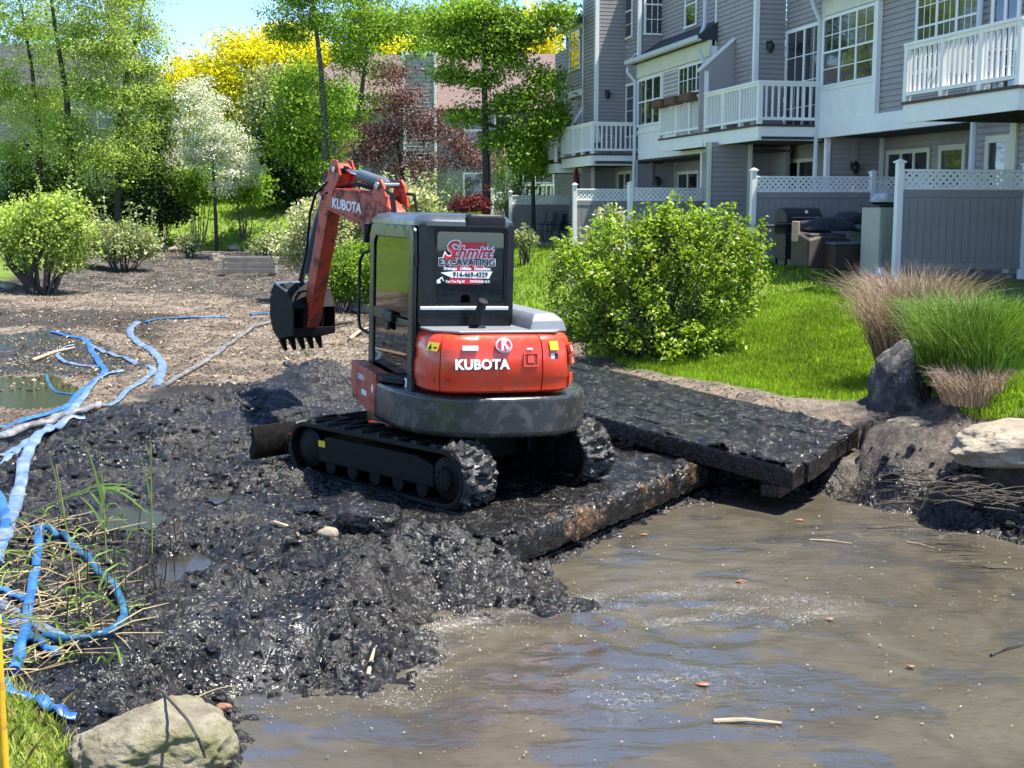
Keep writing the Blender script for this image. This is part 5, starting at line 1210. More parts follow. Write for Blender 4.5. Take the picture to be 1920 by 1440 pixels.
# flower boxes on the rail of the middle balcony
M_['brownbox'] = paint('brown_wood_box', (.12,.055,.03), .7, .25, 8)
for x, lab in ((1247,'brown flower box on the balcony rail, farthest from the camera'),(1272,'brown flower box in the middle of the balcony rail'),(1300,'brown flower box nearest the white wing post')):
    a, _z = onb(x, 200, 12.6); o = MB().box((-.24,-.30,-.12),(.10,.55,.10)).build('flower_box', M_['brownbox'], None, bevel=.012)
    o.location = AB(a, 12.6, zdm+1.0); o.rotation_euler = (0,0,TH); tag(o, lab, 'flower box', 'brown flower boxes on the balcony rail')
# folded red parasol
pr = thing('parasol', 'folded dark red parasol standing on the far patio', 'parasol', AB(44.0, bX(1081,44.0), 1.25), 0)
MB().tube([(0,0,0),(0,0,2.75)],.022,8).build('pole', M_['blackmetal'], pr); MB().lathe([(.03,1.35),(.13,1.5),(.11,2.0),(.07,2.5),(.02,2.65)],10).build('canopy', paint('dark_red_canvas', (.14,.008,.015), .8, .2, 9), pr, smooth=True)
# ================================================================ FOLIAGE
def leafcloud(name, centers, n_each, spread, size, mat, parent=None, up=.35, seed=0, aspect=.55, limit=None, droop=0):
    r = np.random.default_rng(seed); C = np.asarray(centers, float); m = len(C)
    cnt = m*n_each; P = np.repeat(C, n_each, 0)
    sp = np.asarray(spread if hasattr(spread, '__len__') else (spread,)*3, float)
    g = r.normal(size=(cnt, 3)); g /= np.maximum(np.linalg.norm(g, axis=1, keepdims=True), 1e-6); g *= (r.random((cnt,1))**.45)
    P = P + g*sp; P[:,2] -= droop*r.random(cnt)
    nrm = r.normal(size=(cnt, 3)) + np.array([0,0,up*2]) + g*.6; nrm /= np.linalg.norm(nrm, axis=1, keepdims=True)
    t = np.cross(nrm, r.normal(size=(cnt, 3))); t /= np.linalg.norm(t, axis=1, keepdims=True); bt = np.cross(nrm, t)
    s = size*(.6+.8*r.random((cnt, 1)))
    fold = nrm*s*.16
    V = np.stack([P - t*s*.5, P + bt*s*aspect*.5 + fold, P + t*s*.5 - fold*.6, P - bt*s*aspect*.5 + fold], 1).reshape(-1, 3)
    F = np.arange(cnt*4).reshape(-1, 4)
    return npmesh(name, V, F, mat, parent)
def blobpts(blobs, n, r, shell=.55):
    """blobs: (cx,cy,cz,rx,ry,rz) world. points biased to the outer shell"""
    vol = np.array([b[3]*b[4]*b[5] for b in blobs])**.67; vol /= vol.sum(); out = []
    for b, k in zip(blobs, (vol*n).astype(int)+1):
        g = r.normal(size=(k, 3)); g /= np.linalg.norm(g, axis=1, keepdims=True); rad = shell + (1-shell)*r.random((k, 1))
        rad = np.where(r.random((k,1)) < .25, r.random((k,1))*shell, rad)
        out.append(np.array(b[:3]) + g*rad*np.array(b[3:6]))
    return np.concatenate(out)
def branches(name, trunk, tips, r0, mat, parent, seed=0, n=6, rtip=.012):
    """trunk: list of points; every tip grows from the nearest fitting node"""
    rd = random.Random(seed); nodes = [(Vector(p), r0*(1-.75*i/max(1,len(trunk)-1))) for i, p in enumerate(trunk)]
    mb = MB(); mb.tube([p for p, _ in nodes], [r for _, r in nodes], max(n,7))
    base = nodes[0][0]; order = sorted(tips, key=lambda t: (Vector(t)-base).length)
    allp = [(p, r) for p, r in nodes[max(1,len(nodes)//3):]] or nodes
    for t in order:
        t = Vector(t); best = None; bd = 1e9
        for p, r in allp:
            d = (p-t).length*(1.0 + .9*max(0, (p.z-t.z)/max(.1,(p-t).length)))
            if d < bd and r > rtip*.9: bd = d; best = (p, r)
        p, r = best; r1 = min(r*.66, max(rtip*1.3, bd*.030)); r2 = rtip
        m1 = p.lerp(t, .4) + Vector((rd.uniform(-1,1), rd.uniform(-1,1), rd.uniform(0,1)))*bd*.09; m2 = p.lerp(t, .72) + Vector((rd.uniform(-1,1), rd.uniform(-1,1), rd.uniform(-.2,.8)))*bd*.07
        mb.tube([p, m1, m2, t], [r1, r1*.8, r1*.55, r2*.6], n if r1 > .03 else 4, cap=False)
        allp += [(m1, r1*.8), (m2, max(r1*.6, rtip)), (t, rtip)]
    return mb.build(name, mat, parent, smooth=True)
def pxblob(x, y, rx, ry, Y, depthf=.8):
    c = pd(x, y, Y); s = Y/FPX; return (c.x, c.y, c.z, rx*s, max(rx,ry)*s*depthf, ry*s)
def tree(name, label, cat, base, Y, trunk_px, blobs, ncl, per, spread, lsize, leaf, bark='bark', r0=.2, seed=1, group=None, shell=.5, up=.3, ntips=None, droop=0, second=None, rtip=.014):
    bx = pd(base[0], base[1], Y); bz = H1(bx.x, bx.y); bpos = Vector((bx.x, bx.y, bz-.1))
    o = thing(name, label, cat, bpos, 0, group)
    r = np.random.default_rng(seed)
    tp = [Vector((0,0,0))] + [pd(x, y, Y) - bpos for x, y in trunk_px]
    bl = [pxblob(*b, Y+(b_off if False else 0)) for b in blobs for b_off in (0,)]
    bl = [(b[0]-bpos.x, b[1]-bpos.y, b[2]-bpos.z, *b[3:]) for b in bl]
    C = blobpts(bl, ncl, r, shell)
    C = C[C[:,2] > .15]
    k = ntips or min(len(C), 90); tips = C[r.permutation(len(C))[:k]]
    branches('trunk', tp, tips, r0, M_[bark], o, seed, rtip=rtip)
    leafcloud('crown', C, per, spread, lsize, leaf, o, up, seed, droop=droop)
    if second:
        C2 = C[r.permutation(len(C))[:int(len(C)*second[1])]]; leafcloud(second[3], C2, second[2], spread, lsize*second[4], second[0], o, up, seed+5)
    return o
LF = {
 'willow': leafmat('yellow_green_feathery_leaf', (.24,.36,.06), (.50,.62,.15), .45),
 'maple': leafmat('fresh_green_leaf', (.12,.24,.022), (.29,.45,.045), .45),
 'mid': leafmat('mid_green_leaf', (.05,.11,.018), (.13,.22,.035), .35),
 'yellow': leafmat('bright_yellow_leaf', (.72,.60,.012), (.98,.86,.03), .45),
 'white': leafmat('white_blossom', (.60,.62,.48), (.88,.88,.78), .30, .7),
 'dark': leafmat('dark_evergreen_leaf', (.012,.035,.010), (.04,.08,.02), .2),
 'deep': leafmat('deep_green_leaf', (.025,.07,.012), (.07,.15,.02), .3),
 'red': leafmat('dark_red_maple_leaf', (.09,.036,.042), (.21,.09,.10), .3, .55, (.34,.19,.18)),
 'varieg': leafmat('cream_and_green_leaf', (.22,.28,.09), (.60,.60,.32), .35, .6, (.82,.80,.55)),
 'bush': leafmat('lime_green_shrub_leaf', (.09,.19,.010), (.30,.47,.03), .42, .45, (.58,.66,.10)),
 'pale': leafmat('pale_sage_leaf', (.20,.25,.10), (.42,.46,.22), .35),
}
# --- far background wood (one mass nobody can count)
def far_wood():
    r = np.random.default_rng(5); pts = []
    for k in range(300):
        x = r.uniform(-62, 62); y = r.uniform(96, 118); h = r.uniform(8, 15)*(.72 if -30 < x < -13 else 1.0)
        if -27 < x < -13: h *= .75
        for j in range(9): pts.append((x+r.normal()*2.2, y+r.normal()*2, 2+h*r.random()**.6))
    o = leafcloud('distant_wood', pts, 30, 2.4, .5, LF['mid'], None, .3, 5); return tag(o, 'distant green wood behind the houses', kind='stuff')
far_wood()
# --- far left house
def far_house():
    Y = 78; o = thing('clapboard_house', 'weathered grey clapboard house half hidden behind the feathery green trees', 'house', (-27, Y, 2.5))
    mb = MB(); W = 18.5; x0 = -16.5; H = 6.9
    SPx = .2
    for k in range(int(H/SPx)):
        z = k*SPx; mb.add([(x0,0,z),(x0+W+3,0,z),(x0,-.05,z),(x0+W+3,-.05,z),(x0,0,z+SPx),(x0+W+3,0,z+SPx)], [(0,1,3,2),(2,3,5,4)])
    mb.box((x0,0,0),(x0+W+3,.2,H)); mb.box((x0+W+2.8,.2,0),(x0+W+3,9,H))
    tag(mb.build('clapboard_wall', paint('weathered_tan_clapboard', (.36,.33,.27), .8, .2, 3), o), kind='stuff')
    MB().add([(x0-.6,-.6,H),(x0+W+3.6,-.6,H),(x0+W+1,5,H+3.2),(x0+2,5,H+3.2),(x0-.6,10,H),(x0+W+3.6,10,H)],[(0,1,2,3),(3,2,5,4),(0,3,4),(1,5,2)]).build('roof', M_['shingle'], o)
    for wx, wz, ww, wh in ((-13.2,4.3,.95,1.7),(-5.2,4.4,.95,1.7),(-8.6,4.3,1.0,1.6),(1.3,.9,1.9,1.3),(-4.6,.5,1.9,2.2),(3.8,.6,1.1,2.4),(-14,.8,1.6,2.0),(2.2,4.5,1.0,1.5)):
        f = MB().ringplate(rrect(wx,wz,wx+ww,wz+wh,.01,1), rrect(wx+.12,wz+.12,wx+ww-.12,wz+wh-.12,.01,1), -.14, -.04, 'y').build('window', M_['trim'], o)
        MB().box((wx+.1,-.09,wz+.1),(wx+ww-.1,-.06,wz+wh-.1)).build('pane', M_['pane'], f); MB().box((wx+.1,-.13,wz+wh/2-.04),(wx+ww-.1,-.095,wz+wh/2+.04)).build('sash', M_['trim'], f)
    MB().box((2.0,3,H+1),(3.2,4,H+5.6)).build('chimney', M_['conc'], o, bevel=.03)
    for x in (x0, x0+W+2.85): MB().box((x,-.12,0),(x+.18,-.05,H)).build('corner_board', M_['trim'], o)
far_house()
def far_house2():
    Y = 74; o = thing('house', 'house with pinkish brown roof and striped clapboard chimney behind the red maple', 'house', (-3.4, Y, 1.6))
    MB().box((-9,0,0),(7.6,9,6.2)).build('wall', paint('dusty_grey_wall', (.26,.25,.25), .8, .1, 2), o)
    zr0, zr1 = 6.3, 9.9
    MB().add([(-9.6,-.7,zr0),(8.4,-.7,zr0),(6.5,4.5,zr1),(-6.8,4.5,zr1),(-9.6,9.5,zr0),(8.4,9.5,zr0)],[(0,1,2,3),(3,2,5,4),(0,3,4),(1,5,2)]).build('roof', M_['pinkroof'], o)
    mb = MB()
    for k in range(46):
        z = k*.2; mb.add([(-2.6,-1.0,z),(-.9,-1.0,z),(-2.6,-1.07,z),(-.9,-1.07,z),(-2.6,-1.0,z+.2),(-.9,-1.0,z+.2)], [(0,1,3,2),(2,3,5,4)])
    mb.box((-2.6,-1.0,0),(-.9,.4,9.2)); tag(mb.build('chimney', paint('striped_clapboard_chimney', (.36,.33,.28), .8, .2, 3), o), kind='stuff')
    MB().box((-2.75,-1.15,9.2),(-.75,.5,9.4)).build('chimney_cap', M_['trim'], o)
    for x in (-2.68,-.95): MB().box((x,-1.1,0),(x+.13,-.98,9.2)).build('corner_board', M_['trim'], o)
    # cream bay with a triple window
    MB().box((3.0,-1.6,0),(7.2,0,3.6)).build('bay', paint('cream_stucco', (.55,.52,.40), .7, .05, 2), o)
    MB().add([(2.7,-2.0,3.6),(7.6,-2.0,3.6),(7.2,0,4.8),(3.2,0,4.8)],[(0,1,2,3)]).build('bay_roof', M_['pinkroof'], o)
    for k in range(3):
        x = 3.5+k*1.15; f = MB().ringplate(rrect(x,1.3,x+1.1,3.1,.01,1), rrect(x+.08,1.38,x+1.02,3.02,.01,1), -1.68, -1.6, 'y').build('window', M_['trim'], o)
        MB().box((x+.06,-1.64,1.36),(x+1.04,-1.62,3.04)).build('pane', M_['pane'], f); tag(MB().box((x+.5,-1.67,1.36),(x+.55,-1.645,3.04)).box((x+.06,-1.67,2.15),(x+1.04,-1.645,2.22)).build('muntins', M_['trim'], f), kind='stuff')
    for wx, wz in ((-5.6,1.2),(.6,1.2),(.6,3.6),(-5.6,3.8),(2.4,4.4),(5.0,4.6)):
        f = MB().ringplate(rrect(wx,wz,wx+1.2,wz+1.6,.01,1), rrect(wx+.1,wz+.1,wx+1.1,wz+1.5,.01,1), -.10, -.0, 'y').build('window', M_['trim'], o)
        MB().box((wx+.08,-.06,wz+.08),(wx+1.12,-.03,wz+1.52)).build('pane', M_['pane'], f)
    # gabled wing on the right with cream trim
    MB().box((7.6,-3,0),(13.5,6,6.8)).build('wall', M_['siding'], o)
    MB().add([(7.2,-3.5,6.8),(13.9,-3.5,6.8),(10.5,1,10.2),(7.2,6.5,6.8),(13.9,6.5,6.8)],[(0,1,2),(0,2,3),(1,4,2),(2,4,3)]).build('roof', M_['pinkroof'], o)
    MB().box((7.5,-3.1,5.0),(13.5,-3.0,5.3)).build('trim_board', M_['cream'], o)
    # white balustrade of its terrace
    for k in range(46): pass
    src = None
    t = MB().box((4.0,-6.1,1.95),(13.0,-5.95,2.05)).build('balustrade', M_['cream'], o)
    for k in range(40):
        if src is None: src = MB().box((-.04,-.04,0),(.04,.04,.95)).build('baluster', M_['cream'], t, loc=(4.1,-6.02,1.0))
        else: link_copy(src, t, (4.1+.222*k,-6.02,1.0))
    MB().box((4.0,-6.1,.8),(13.0,-5.9,1.0)).build('terrace_edge', M_['cream'], t)
far_house2()
# --- trees, left group
tree('feathery_tree','tall feathery yellow green tree at the far left edge','tree',(70,380),60,[(75,260),(60,130),(40,10)],[(60,60,110,90),(10,170,80,90),(90,200,70,80),(30,-40,130,80),(20,290,60,70)],400,64,(1.0,1.0,.38),.12,LF['willow'],r0=.17,seed=11,group='feathery trees by the far left house',shell=.3)
tree('feathery_tree','feathery yellow green tree with a forked trunk before the clapboard house','tree',(135,370),57,[(132,290),(125,180),(105,60),(90,-40)],[(150,60,90,80),(180,170,75,75),(120,250,80,70),(210,90,70,60),(160,-40,120,60),(190,290,60,60)],440,62,(.95,.95,.33),.115,LF['willow'],r0=.2,seed=12,group='feathery trees by the far left house',shell=.3)
tree('feathery_tree','slender feathery tree leaning right beside the patch of open sky','tree',(215,360),59,[(222,250),(240,130),(262,40),(270,-20)],[(265,60,60,70),(230,180,70,60),(270,130,50,60),(240,0,80,50),(250,250,60,60),(215,310,60,50)],340,54,(.85,.85,.3),.11,LF['willow'],r0=.15,seed=13,group='feathery trees by the far left house',shell=.3)
tree('leafy_tree','dense leafy tree hiding the corner of the clapboard house','tree',(300,380),62,[(300,330),(295,230)],[(300,250,50,80),(290,190,55,60),(270,320,70,50),(320,330,35,40)],150,40,(.9,.9,.5),.16,LF['mid'],r0=.12,seed=14,shell=.3)
tree('yellow_tree','brilliant yellow leaved tree towering behind the white dogwood','tree',(470,380),80,[(470,300),(465,220),(480,140)],[(500,120,90,65),(400,140,75,55),(570,150,60,60),(450,200,70,60),(530,70,50,35),(350,150,45,40),(440,85,40,35),(510,230,70,60),(395,210,45,50),(600,110,40,45)],380,110,(1.4,1.4,.6),.20,LF['yellow'],'barkgrey',r0=.3,seed=15,shell=.45,second=(LF['maple'],.35,24,'green_leaves',1.0))
tree('grey_green_tree','thin grey green tree standing before the yellow one','tree',(505,380),70,[(505,300),(500,220),(497,170)],[(500,190,65,60),(490,240,60,45),(520,150,40,40)],120,34,(1.1,1.1,.7),.2,LF['pale'],'barkgrey',r0=.16,seed=16,shell=.3)
tree('dogwood_tree','white flowering dogwood on the far lawn','tree',(405,410),60,[(402,350),(398,290),(395,230)],[(390,230,50,60),(420,280,55,45),(370,180,30,40),(450,320,40,35),(370,290,35,45),(460,300,35,30),(420,350,30,20)],200,60,(.72,.72,.24),.11,LF['white'],r0=.10,seed=17,shell=.4,second=(LF['maple'],.5,16,'leaves',.8))
tree('evergreen_tree','broad dark evergreen behind the excavator bucket','tree',(545,375),66,[(545,330),(545,250)],[(560,300,70,80),(530,340,70,50),(590,330,60,60),(520,260,50,60)],240,60,(1.0,1.0,.8),.2,LF['dark'],r0=.25,seed=18,shell=.4)
tree('leafy_tree','bright green leafy tree in front of the dark evergreen','tree',(590,375),60,[(590,320),(575,240),(570,160)],[(560,200,60,60),(600,250,60,60),(640,200,50,60),(540,260,45,50),(610,320,50,40),(560,150,40,40)],240,50,(.9,.9,.6),.17,LF['maple'],r0=.14,seed=19,shell=.35)
tree('tall_tree','tall sparse tree with a straight dark trunk above the excavator arm','tree',(612,372),52,[(610,250),(602,130),(590,30),(575,-60)],[(600,40,80,40),(660,100,50,32),(540,60,50,34),(560,0,80,40),(640,180,40,30),(680,30,50,34),(600,-40,120,50),(570,150,36,30),(640,255,36,32),(585,225,30,26),(625,305,32,24)],330,44,(.9,.9,.35),.125,LF['maple'],'barkgrey',r0=.17,seed=20,group='tall thin leaved trees behind the excavator',shell=.2)
tree('tall_tree','tall sparse tree with a leaning trunk just right of the straight one','tree',(665,372),55,[(668,250),(685,120),(690,40),(670,-60)],[(700,60,70,38),(760,40,60,34),(650,110,40,34),(725,135,50,26),(680,-20,120,50),(640,60,40,30),(710,190,40,26),(665,235,34,26),(780,90,36,24)],300,44,(.9,.9,.35),.125,LF['maple'],'barkgrey',r0=.14,seed=21,group='tall thin leaved trees behind the excavator',shell=.2)
tree('red_maple','spreading dark red japanese maple behind the excavator','tree',(760,385),50,[(758,350),(750,300),(745,260)],[(720,250,75,60),(800,240,70,45),(860,270,65,40),(690,290,60,45),(760,190,55,40),(780,310,80,35),(740,140,35,40),(890,300,50,30)],260,52,(.7,.7,.28),.10,LF['red'],r0=.13,seed=22,shell=.35,ntips=150)
tree('maple_tree','fresh green maple with a thick dark trunk between the houses','tree',(910,390),46,[(912,320),(910,230),(908,150),(915,60),(930,-30)],[(870,85,55,38),(945,105,50,35),(900,25,80,36),(845,140,36,24),(995,60,50,40),(960,190,48,30),(1012,235,42,38),(940,55,60,34),(1015,150,42,36),(870,215,34,20),(935,260,34,24),(830,50,45,26),(985,290,36,28),(1050,30,40,36),(905,150,34,20)],420,64,(.75,.75,.38),.13,LF['maple'],r0=.17,seed=23,shell=.3)
tree('maple_tree','small bright green maple right beside the far balcony','tree',(1000,395),48,[(1000,330),(1005,260)],[(1010,250,50,45),(980,290,40,40),(1040,220,35,45),(1020,310,35,35)],120,46,(.6,.6,.45),.14,LF['maple'],r0=.1,seed=24,shell=.3)
tree('yellow_tree','yellow leaved tree glimpsed behind the green maple','tree',(1010,380),84,[(1010,300),(1010,200)],[(1010,90,50,60),(1040,160,40,50),(980,60,50,50),(735,92,40,12),(1000,190,50,40)],110,50,(1.3,1.3,.8),.3,LF['yellow'],'barkgrey',r0=.25,seed=25,shell=.4)
tree('leafy_tree','round green tree far behind the pinkish roof','tree',(780,360),90,[(780,250),(780,150)],[(780,110,90,80),(850,60,90,60),(700,60,70,60)],200,90,(1.7,1.7,1.0),.24,LF['maple'],'barkgrey',r0=.3,seed=26,shell=.4)
# a few trees past the left edge (seen only in reflections and from the side)
for k, (x, y, s) in enumerate(((-30,46,1),(-34,30,1.1),(-27,20,.9))):
    z = H1(x, y); o = thing('tree', ['leafy tree past the left bank, farthest one','leafy tree past the left bank, middle one','leafy tree past the left bank, nearest one'][k], 'tree', (x, y, z))
    r = np.random.default_rng(60+k); C = blobpts([(0,0,7*s,4*s,4*s,4*s),(2,1,9*s,3*s,3*s,3*s)], 110, r, .4)
    branches('trunk', [Vector((0,0,0)),Vector((.1,0,3)),Vector((0,.2,6*s))], C[:30], .25, M_['bark'], o, k); leafcloud('crown', C, 40, 1.1, .3, LF['willow'], o, .3, 60+k)
# --- shrubs
def shrub(name, label, base, Y, blobs, ncl, per, spread, ls, leaf, seed, group=None, stems=26, shell=.6, r0=.03, cat='shrub', second=None, up=.3, bark='barkgrey'):
    bx = pd(base[0], base[1], Y); bpos = Vector((bx.x, bx.y, Hd(bx.x, bx.y)-.03)); o = thing(name, label, cat, bpos, 0, group); r = np.random.default_rng(seed)
    mxr = max(b[2] for b in blobs); blobs = list(blobs) if name == 'round_bush' else list(blobs) + [(base[0]-mxr*.3, base[1]-10, mxr*.55, 13), (base[0]+mxr*.35, base[1]-12, mxr*.55, 14)]
    bl = [pxblob(*b, Y, 1.0) for b in blobs]; bl = [(b[0]-bpos.x, b[1]-bpos.y, b[2]-bpos.z, *b[3:]) for b in bl]
    C = blobpts(bl, ncl, r, shell); C = C[C[:,2] > .06]; mb = MB(); rd = random.Random(seed)
    sh = []
    top = C[(C[:,2] > np.percentile(C[:,2], 45))]
    for q in top[r.permutation(len(top))[:int(len(C)*.07)]]:
        d = np.array([q[0]*.25+r.normal()*.12, q[1]*.25+r.normal()*.12, 1.0]); d /= np.linalg.norm(d); Ls = spread[0]*r.uniform(1.2, 2.8); k_ = 5
        for i in range(k_): sh.append(q + d*Ls*i/k_)
        mb.tube([q-d*Ls*.6, q+d*Ls*.9], [r0*.35, r0*.15], 4, cap=False)
    SH = np.array(sh) if sh else None
    for t in C[r.permutation(len(C))[:stems]]:
        t = Vector(t); s = Vector((t.x*.25+rd.uniform(-.1,.1), t.y*.25, 0)); m = s.lerp(t, .5)+Vector((rd.uniform(-.1,.1),rd.uniform(-.1,.1),.1)); mb.tube([s, m, t], [r0, r0*.6, r0*.25], 5, cap=False)
    mb.build('stems', M_[bark], o, smooth=True)
    leafcloud('foliage', C, per, spread, ls, leaf, o, up, seed)
    if SH is not None: leafcloud('shoots', SH, max(4, per//4), tuple(q*.42 for q in spread), ls*.95, leaf, o, up, seed+9)['kind'] = 'stuff'
    if second: leafcloud('pale_foliage', C[r.permutation(len(C))[:int(len(C)*second[1])]], second[2], spread, ls, second[0], o, up, seed+3)
    return o
shrub('big_shrub','big bright lime green shrub on the bank beside the sloping mat',(1225,680),18.6,[(1290,470,120,75),(1180,500,110,75),(1100,530,75,70),(1370,470,70,60),(1240,580,140,80),(1225,500,95,75),(1240,440,60,45),(1130,600,95,70),(1340,570,85,75),(1400,520,48,50),(1070,470,40,35),(1145,440,35,30),(1250,415,45,35),(1410,455,30,28),(1200,640,150,50),(1300,640,90,45),(1330,420,60,35)],900,30,(.17,.17,.13),.066,LF['bush'],41,stems=190,shell=.62,r0=.014,up=.5,second=(LF['varieg'],.3,6))
shrub('sparse_shrub','taller loose yellowish shrub at the left end of the big lime shrub',(1130,560),21,[(1150,420,35,40),(1110,460,50,40),(1160,470,40,50),(1080,500,50,35)],90,24,(.16,.16,.14),.075,LF['varieg'],42,stems=30,r0=.012)
shrub('round_bush','round yellow green bush on the left bank of the pond',(75,535),35,[(90,430,72,52),(40,455,55,50),(120,475,48,40),(25,415,50,40),(95,390,48,30),(150,430,30,40)],250,34,(.42,.42,.30),.11,LF['willow'],43,stems=22,r0=.045)
MB_ = None
shrub('low_bush','low pale bush right of the round yellow green bush',(230,478),44,[(225,450,62,30),(262,458,42,24),(190,448,38,30)],130,40,(.5,.5,.28),.13,LF['pale'],44,'pale bushes on the far bank',stems=20)
shrub('low_bush','small pale bush at the foot of the far lawn',(355,472),52,[(355,450,20,16)],26,34,(.4,.4,.3),.12,LF['pale'],45,'pale bushes on the far bank',stems=14)
shrub('low_bush','grey green bush in front of the variegated shrub',(490,478),50,[(510,455,30,20),(535,450,26,24)],40,24,(.5,.5,.3),.12,LF['pale'],46,stems=16)
shrub('variegated_shrub','cream and green variegated shrub behind the excavator arm',(600,500),33,[(590,430,50,55),(640,440,50,55),(560,470,35,40),(615,400,40,30),(690,410,50,50)],260,40,(.36,.36,.26),.095,LF['varieg'],47,stems=40,r0=.02)
shrub('green_shrub','fresh green shrub low beside the cab door',(640,560),30,[(650,500,50,45),(690,520,45,50),(620,530,35,30),(720,470,40,50)],170,40,(.3,.3,.24),.085,LF['maple'],48,stems=30,r0=.02)
shrub('variegated_shrub','cream variegated shrub peeping over the cab roof',(770,420),40,[(770,375,40,24),(740,380,35,25),(800,385,30,20)],80,38,(.4,.4,.28),.11,LF['varieg'],49,stems=20,r0=.02)
shrub('red_shrub','low crimson shrub by the farthest fence',(885,395),45,[(885,385,32,12),(860,388,20,9)],50,40,(.4,.4,.2),.10,leafmat('crimson_leaf',(.08,.012,.016),(.19,.03,.036),.3),50,stems=10)
shrub('low_bush','small grassy yellow bush by the mesh chairs',(985,462),38,[(985,445,18,16)],30,34,(.26,.26,.2),.10,LF['pale'],51,stems=10)
for k, (x, y, rx, ry, nm, lf) in enumerate(((40,345,80,40,'dark hedge bush under the first feathery tree','deep'),(180,370,90,36,'dark hedge bush in the middle below the clapboard house','deep'),(300,385,55,28,'dark low hedge bush left of the dogwood','dark'),(370,345,40,28,'bright round bush beneath the dogwood','maple'),(455,345,45,30,'bright bush between dogwood and evergreen','maple'),(120,330,70,60,'leafy bush filling the trees before the house','mid'),(250,330,60,60,'leafy bush at the foot of the leaning tree','mid'))):
    shrub('hedge_bush', nm, (x, y+ry), 62, [(x, y, rx, ry)], 90, 44, (.8,.8,.5), .17, LF[lf], 70+k, 'bushes along the front of the clapboard house', stems=10)
for k, (x, nm) in enumerate(((815,'bare twiggy bush below the red maple'),(960,'leafy bush in front of the cream bay'))):
    shrub('twiggy_bush', nm, (x, 395), 52, [(x, 350, 60, 40)], 60, 12 if k == 0 else 30, (.6,.6,.4), .11, LF['mid'], 90+k, stems=60, r0=.018)
# trunk of the left bush leaning over the mud
lt = thing('leaning_trunk','bare leaning trunk at the edge of the left bank','tree trunk', pg(75,552), 0)
MB().tube([(-.1,0,-.1),(-.35,0,.35),(-.8,.1,.8),(-1.0,.1,1.5)],[.16,.12,.09,.05],10).tube([(-.35,0,.35),(-.1,.1,.9),(.3,.1,1.5)],[.09,.07,.04],8).build('trunk', M_['bark'], lt, smooth=True)
# ================================================================ GRASS, STONES, HOSES, REEDS, DEBRIS
def blades(name, label, X, Y, hmin, hmax, wd, mat, lean=.35, seed=0, zoff=-.01, Z=None):
    r = np.random.default_rng(seed); n = len(X); Z = height(X, Y) if Z is None else Z
    h = r.uniform(hmin, hmax, n); a = r.uniform(0, 6.283, n); b = r.uniform(0, 6.283, n); ln = lean*r.random(n)*h
    dx, dy = np.cos(a)*wd/2, np.sin(a)*wd/2; lx, ly = np.cos(b)*ln, np.sin(b)*ln
    V = np.stack([np.stack([X-dx, Y-dy, Z+zoff], -1), np.stack([X+dx, Y+dy, Z+zoff], -1), np.stack([X+lx*.4+dx*.8, Y+ly*.4+dy*.8, Z+h*.6], -1), np.stack([X+lx, Y+ly, Z+h], -1), np.stack([X+lx*.4-dx*.8, Y+ly*.4-dy*.8, Z+h*.6], -1)], 1).reshape(-1, 3)
    F = np.arange(n*5).reshape(-1, 5)
    o = npmesh(name, V, F, mat)
    return tag(o, label, kind='stuff') if label else o
r7 = np.random.default_rng(77)
def scatter(n, x0, y0, x1, y1, cond, k=3):
    X = r7.uniform(x0, x1, n*k); Y = r7.uniform(y0, y1, n*k); m = cond(X, Y); return X[m][:n], Y[m][:n]
M_['blade'] = leafmat('lawn_blade', (.17,.28,.015), (.34,.48,.035), .40, .5)
M_['blade_near'] = leafmat('pale_lawn_blade', (.22,.32,.04), (.46,.56,.12), .4, .5)
M_['blade_dry'] = leafmat('dry_grass_blade', (.22,.17,.07), (.46,.38,.18), .3, .6)
gc = lambda X, Y: (grassmask(X, Y) > .5)
X, Y = scatter(95000, -2.5, 12.0, 7.5, 24, lambda X, Y: gc(X, Y) & (sdpoly(X, Y, LAND) > .5) & (X/Y < .43) & (X/Y > -.02) & (r7.random(len(X)) < (16/Y)**2), 5)
blades('lawn_grass', 'bright short lawn grass on the sunny bank', X, Y, .035, .085, .014, M_['blade'], .6, 1)
X, Y = scatter(26000, -12, 24, 9, 46, lambda X, Y: gc(X, Y) & (X/Y < .45) & (X/Y > -.3), 5)
blades('lawn_grass', 'lawn grass farther along the townhouses', X, Y, .05, .11, .04, M_['blade'], .6, 2)
X, Y = scatter(15000, -24, 56, 0, 74, lambda X, Y: gc(X, Y), 4)
blades('lawn_grass', 'far lawn grass under the dogwood', X, Y, .08, .16, .09, M_['blade'], .6, 3)
X, Y = scatter(30000, -3.4, 3.2, -.6, 7.0, lambda X, Y: (sdpoly(X, Y, FORE) > .06), 6)
blades('bank_grass', 'rough grass on the near bank in the bottom left corner', X, Y, .02, .075, .008, M_['blade_near'], 1.3, 4)
X, Y = scatter(3500, -3.4, 3.2, -.6, 7.0, lambda X, Y: (sdpoly(X, Y, FORE) > .0), 6)
blades('dry_grass', 'straw coloured dead blades in the near bank grass', X, Y, .04, .12, .006, M_['blade_dry'], 1.2, 5)
X, Y = scatter(24000, 3.3, 9.8, 8, 15.5, lambda X, Y: (sdpoly(X, Y, BANKR) > .22) & (X/Y < .46), 5)
blades('bank_grass', 'lawn grass on top of the boulder bank', X, Y, .04, .10, .012, M_['blade'], .7, 6)
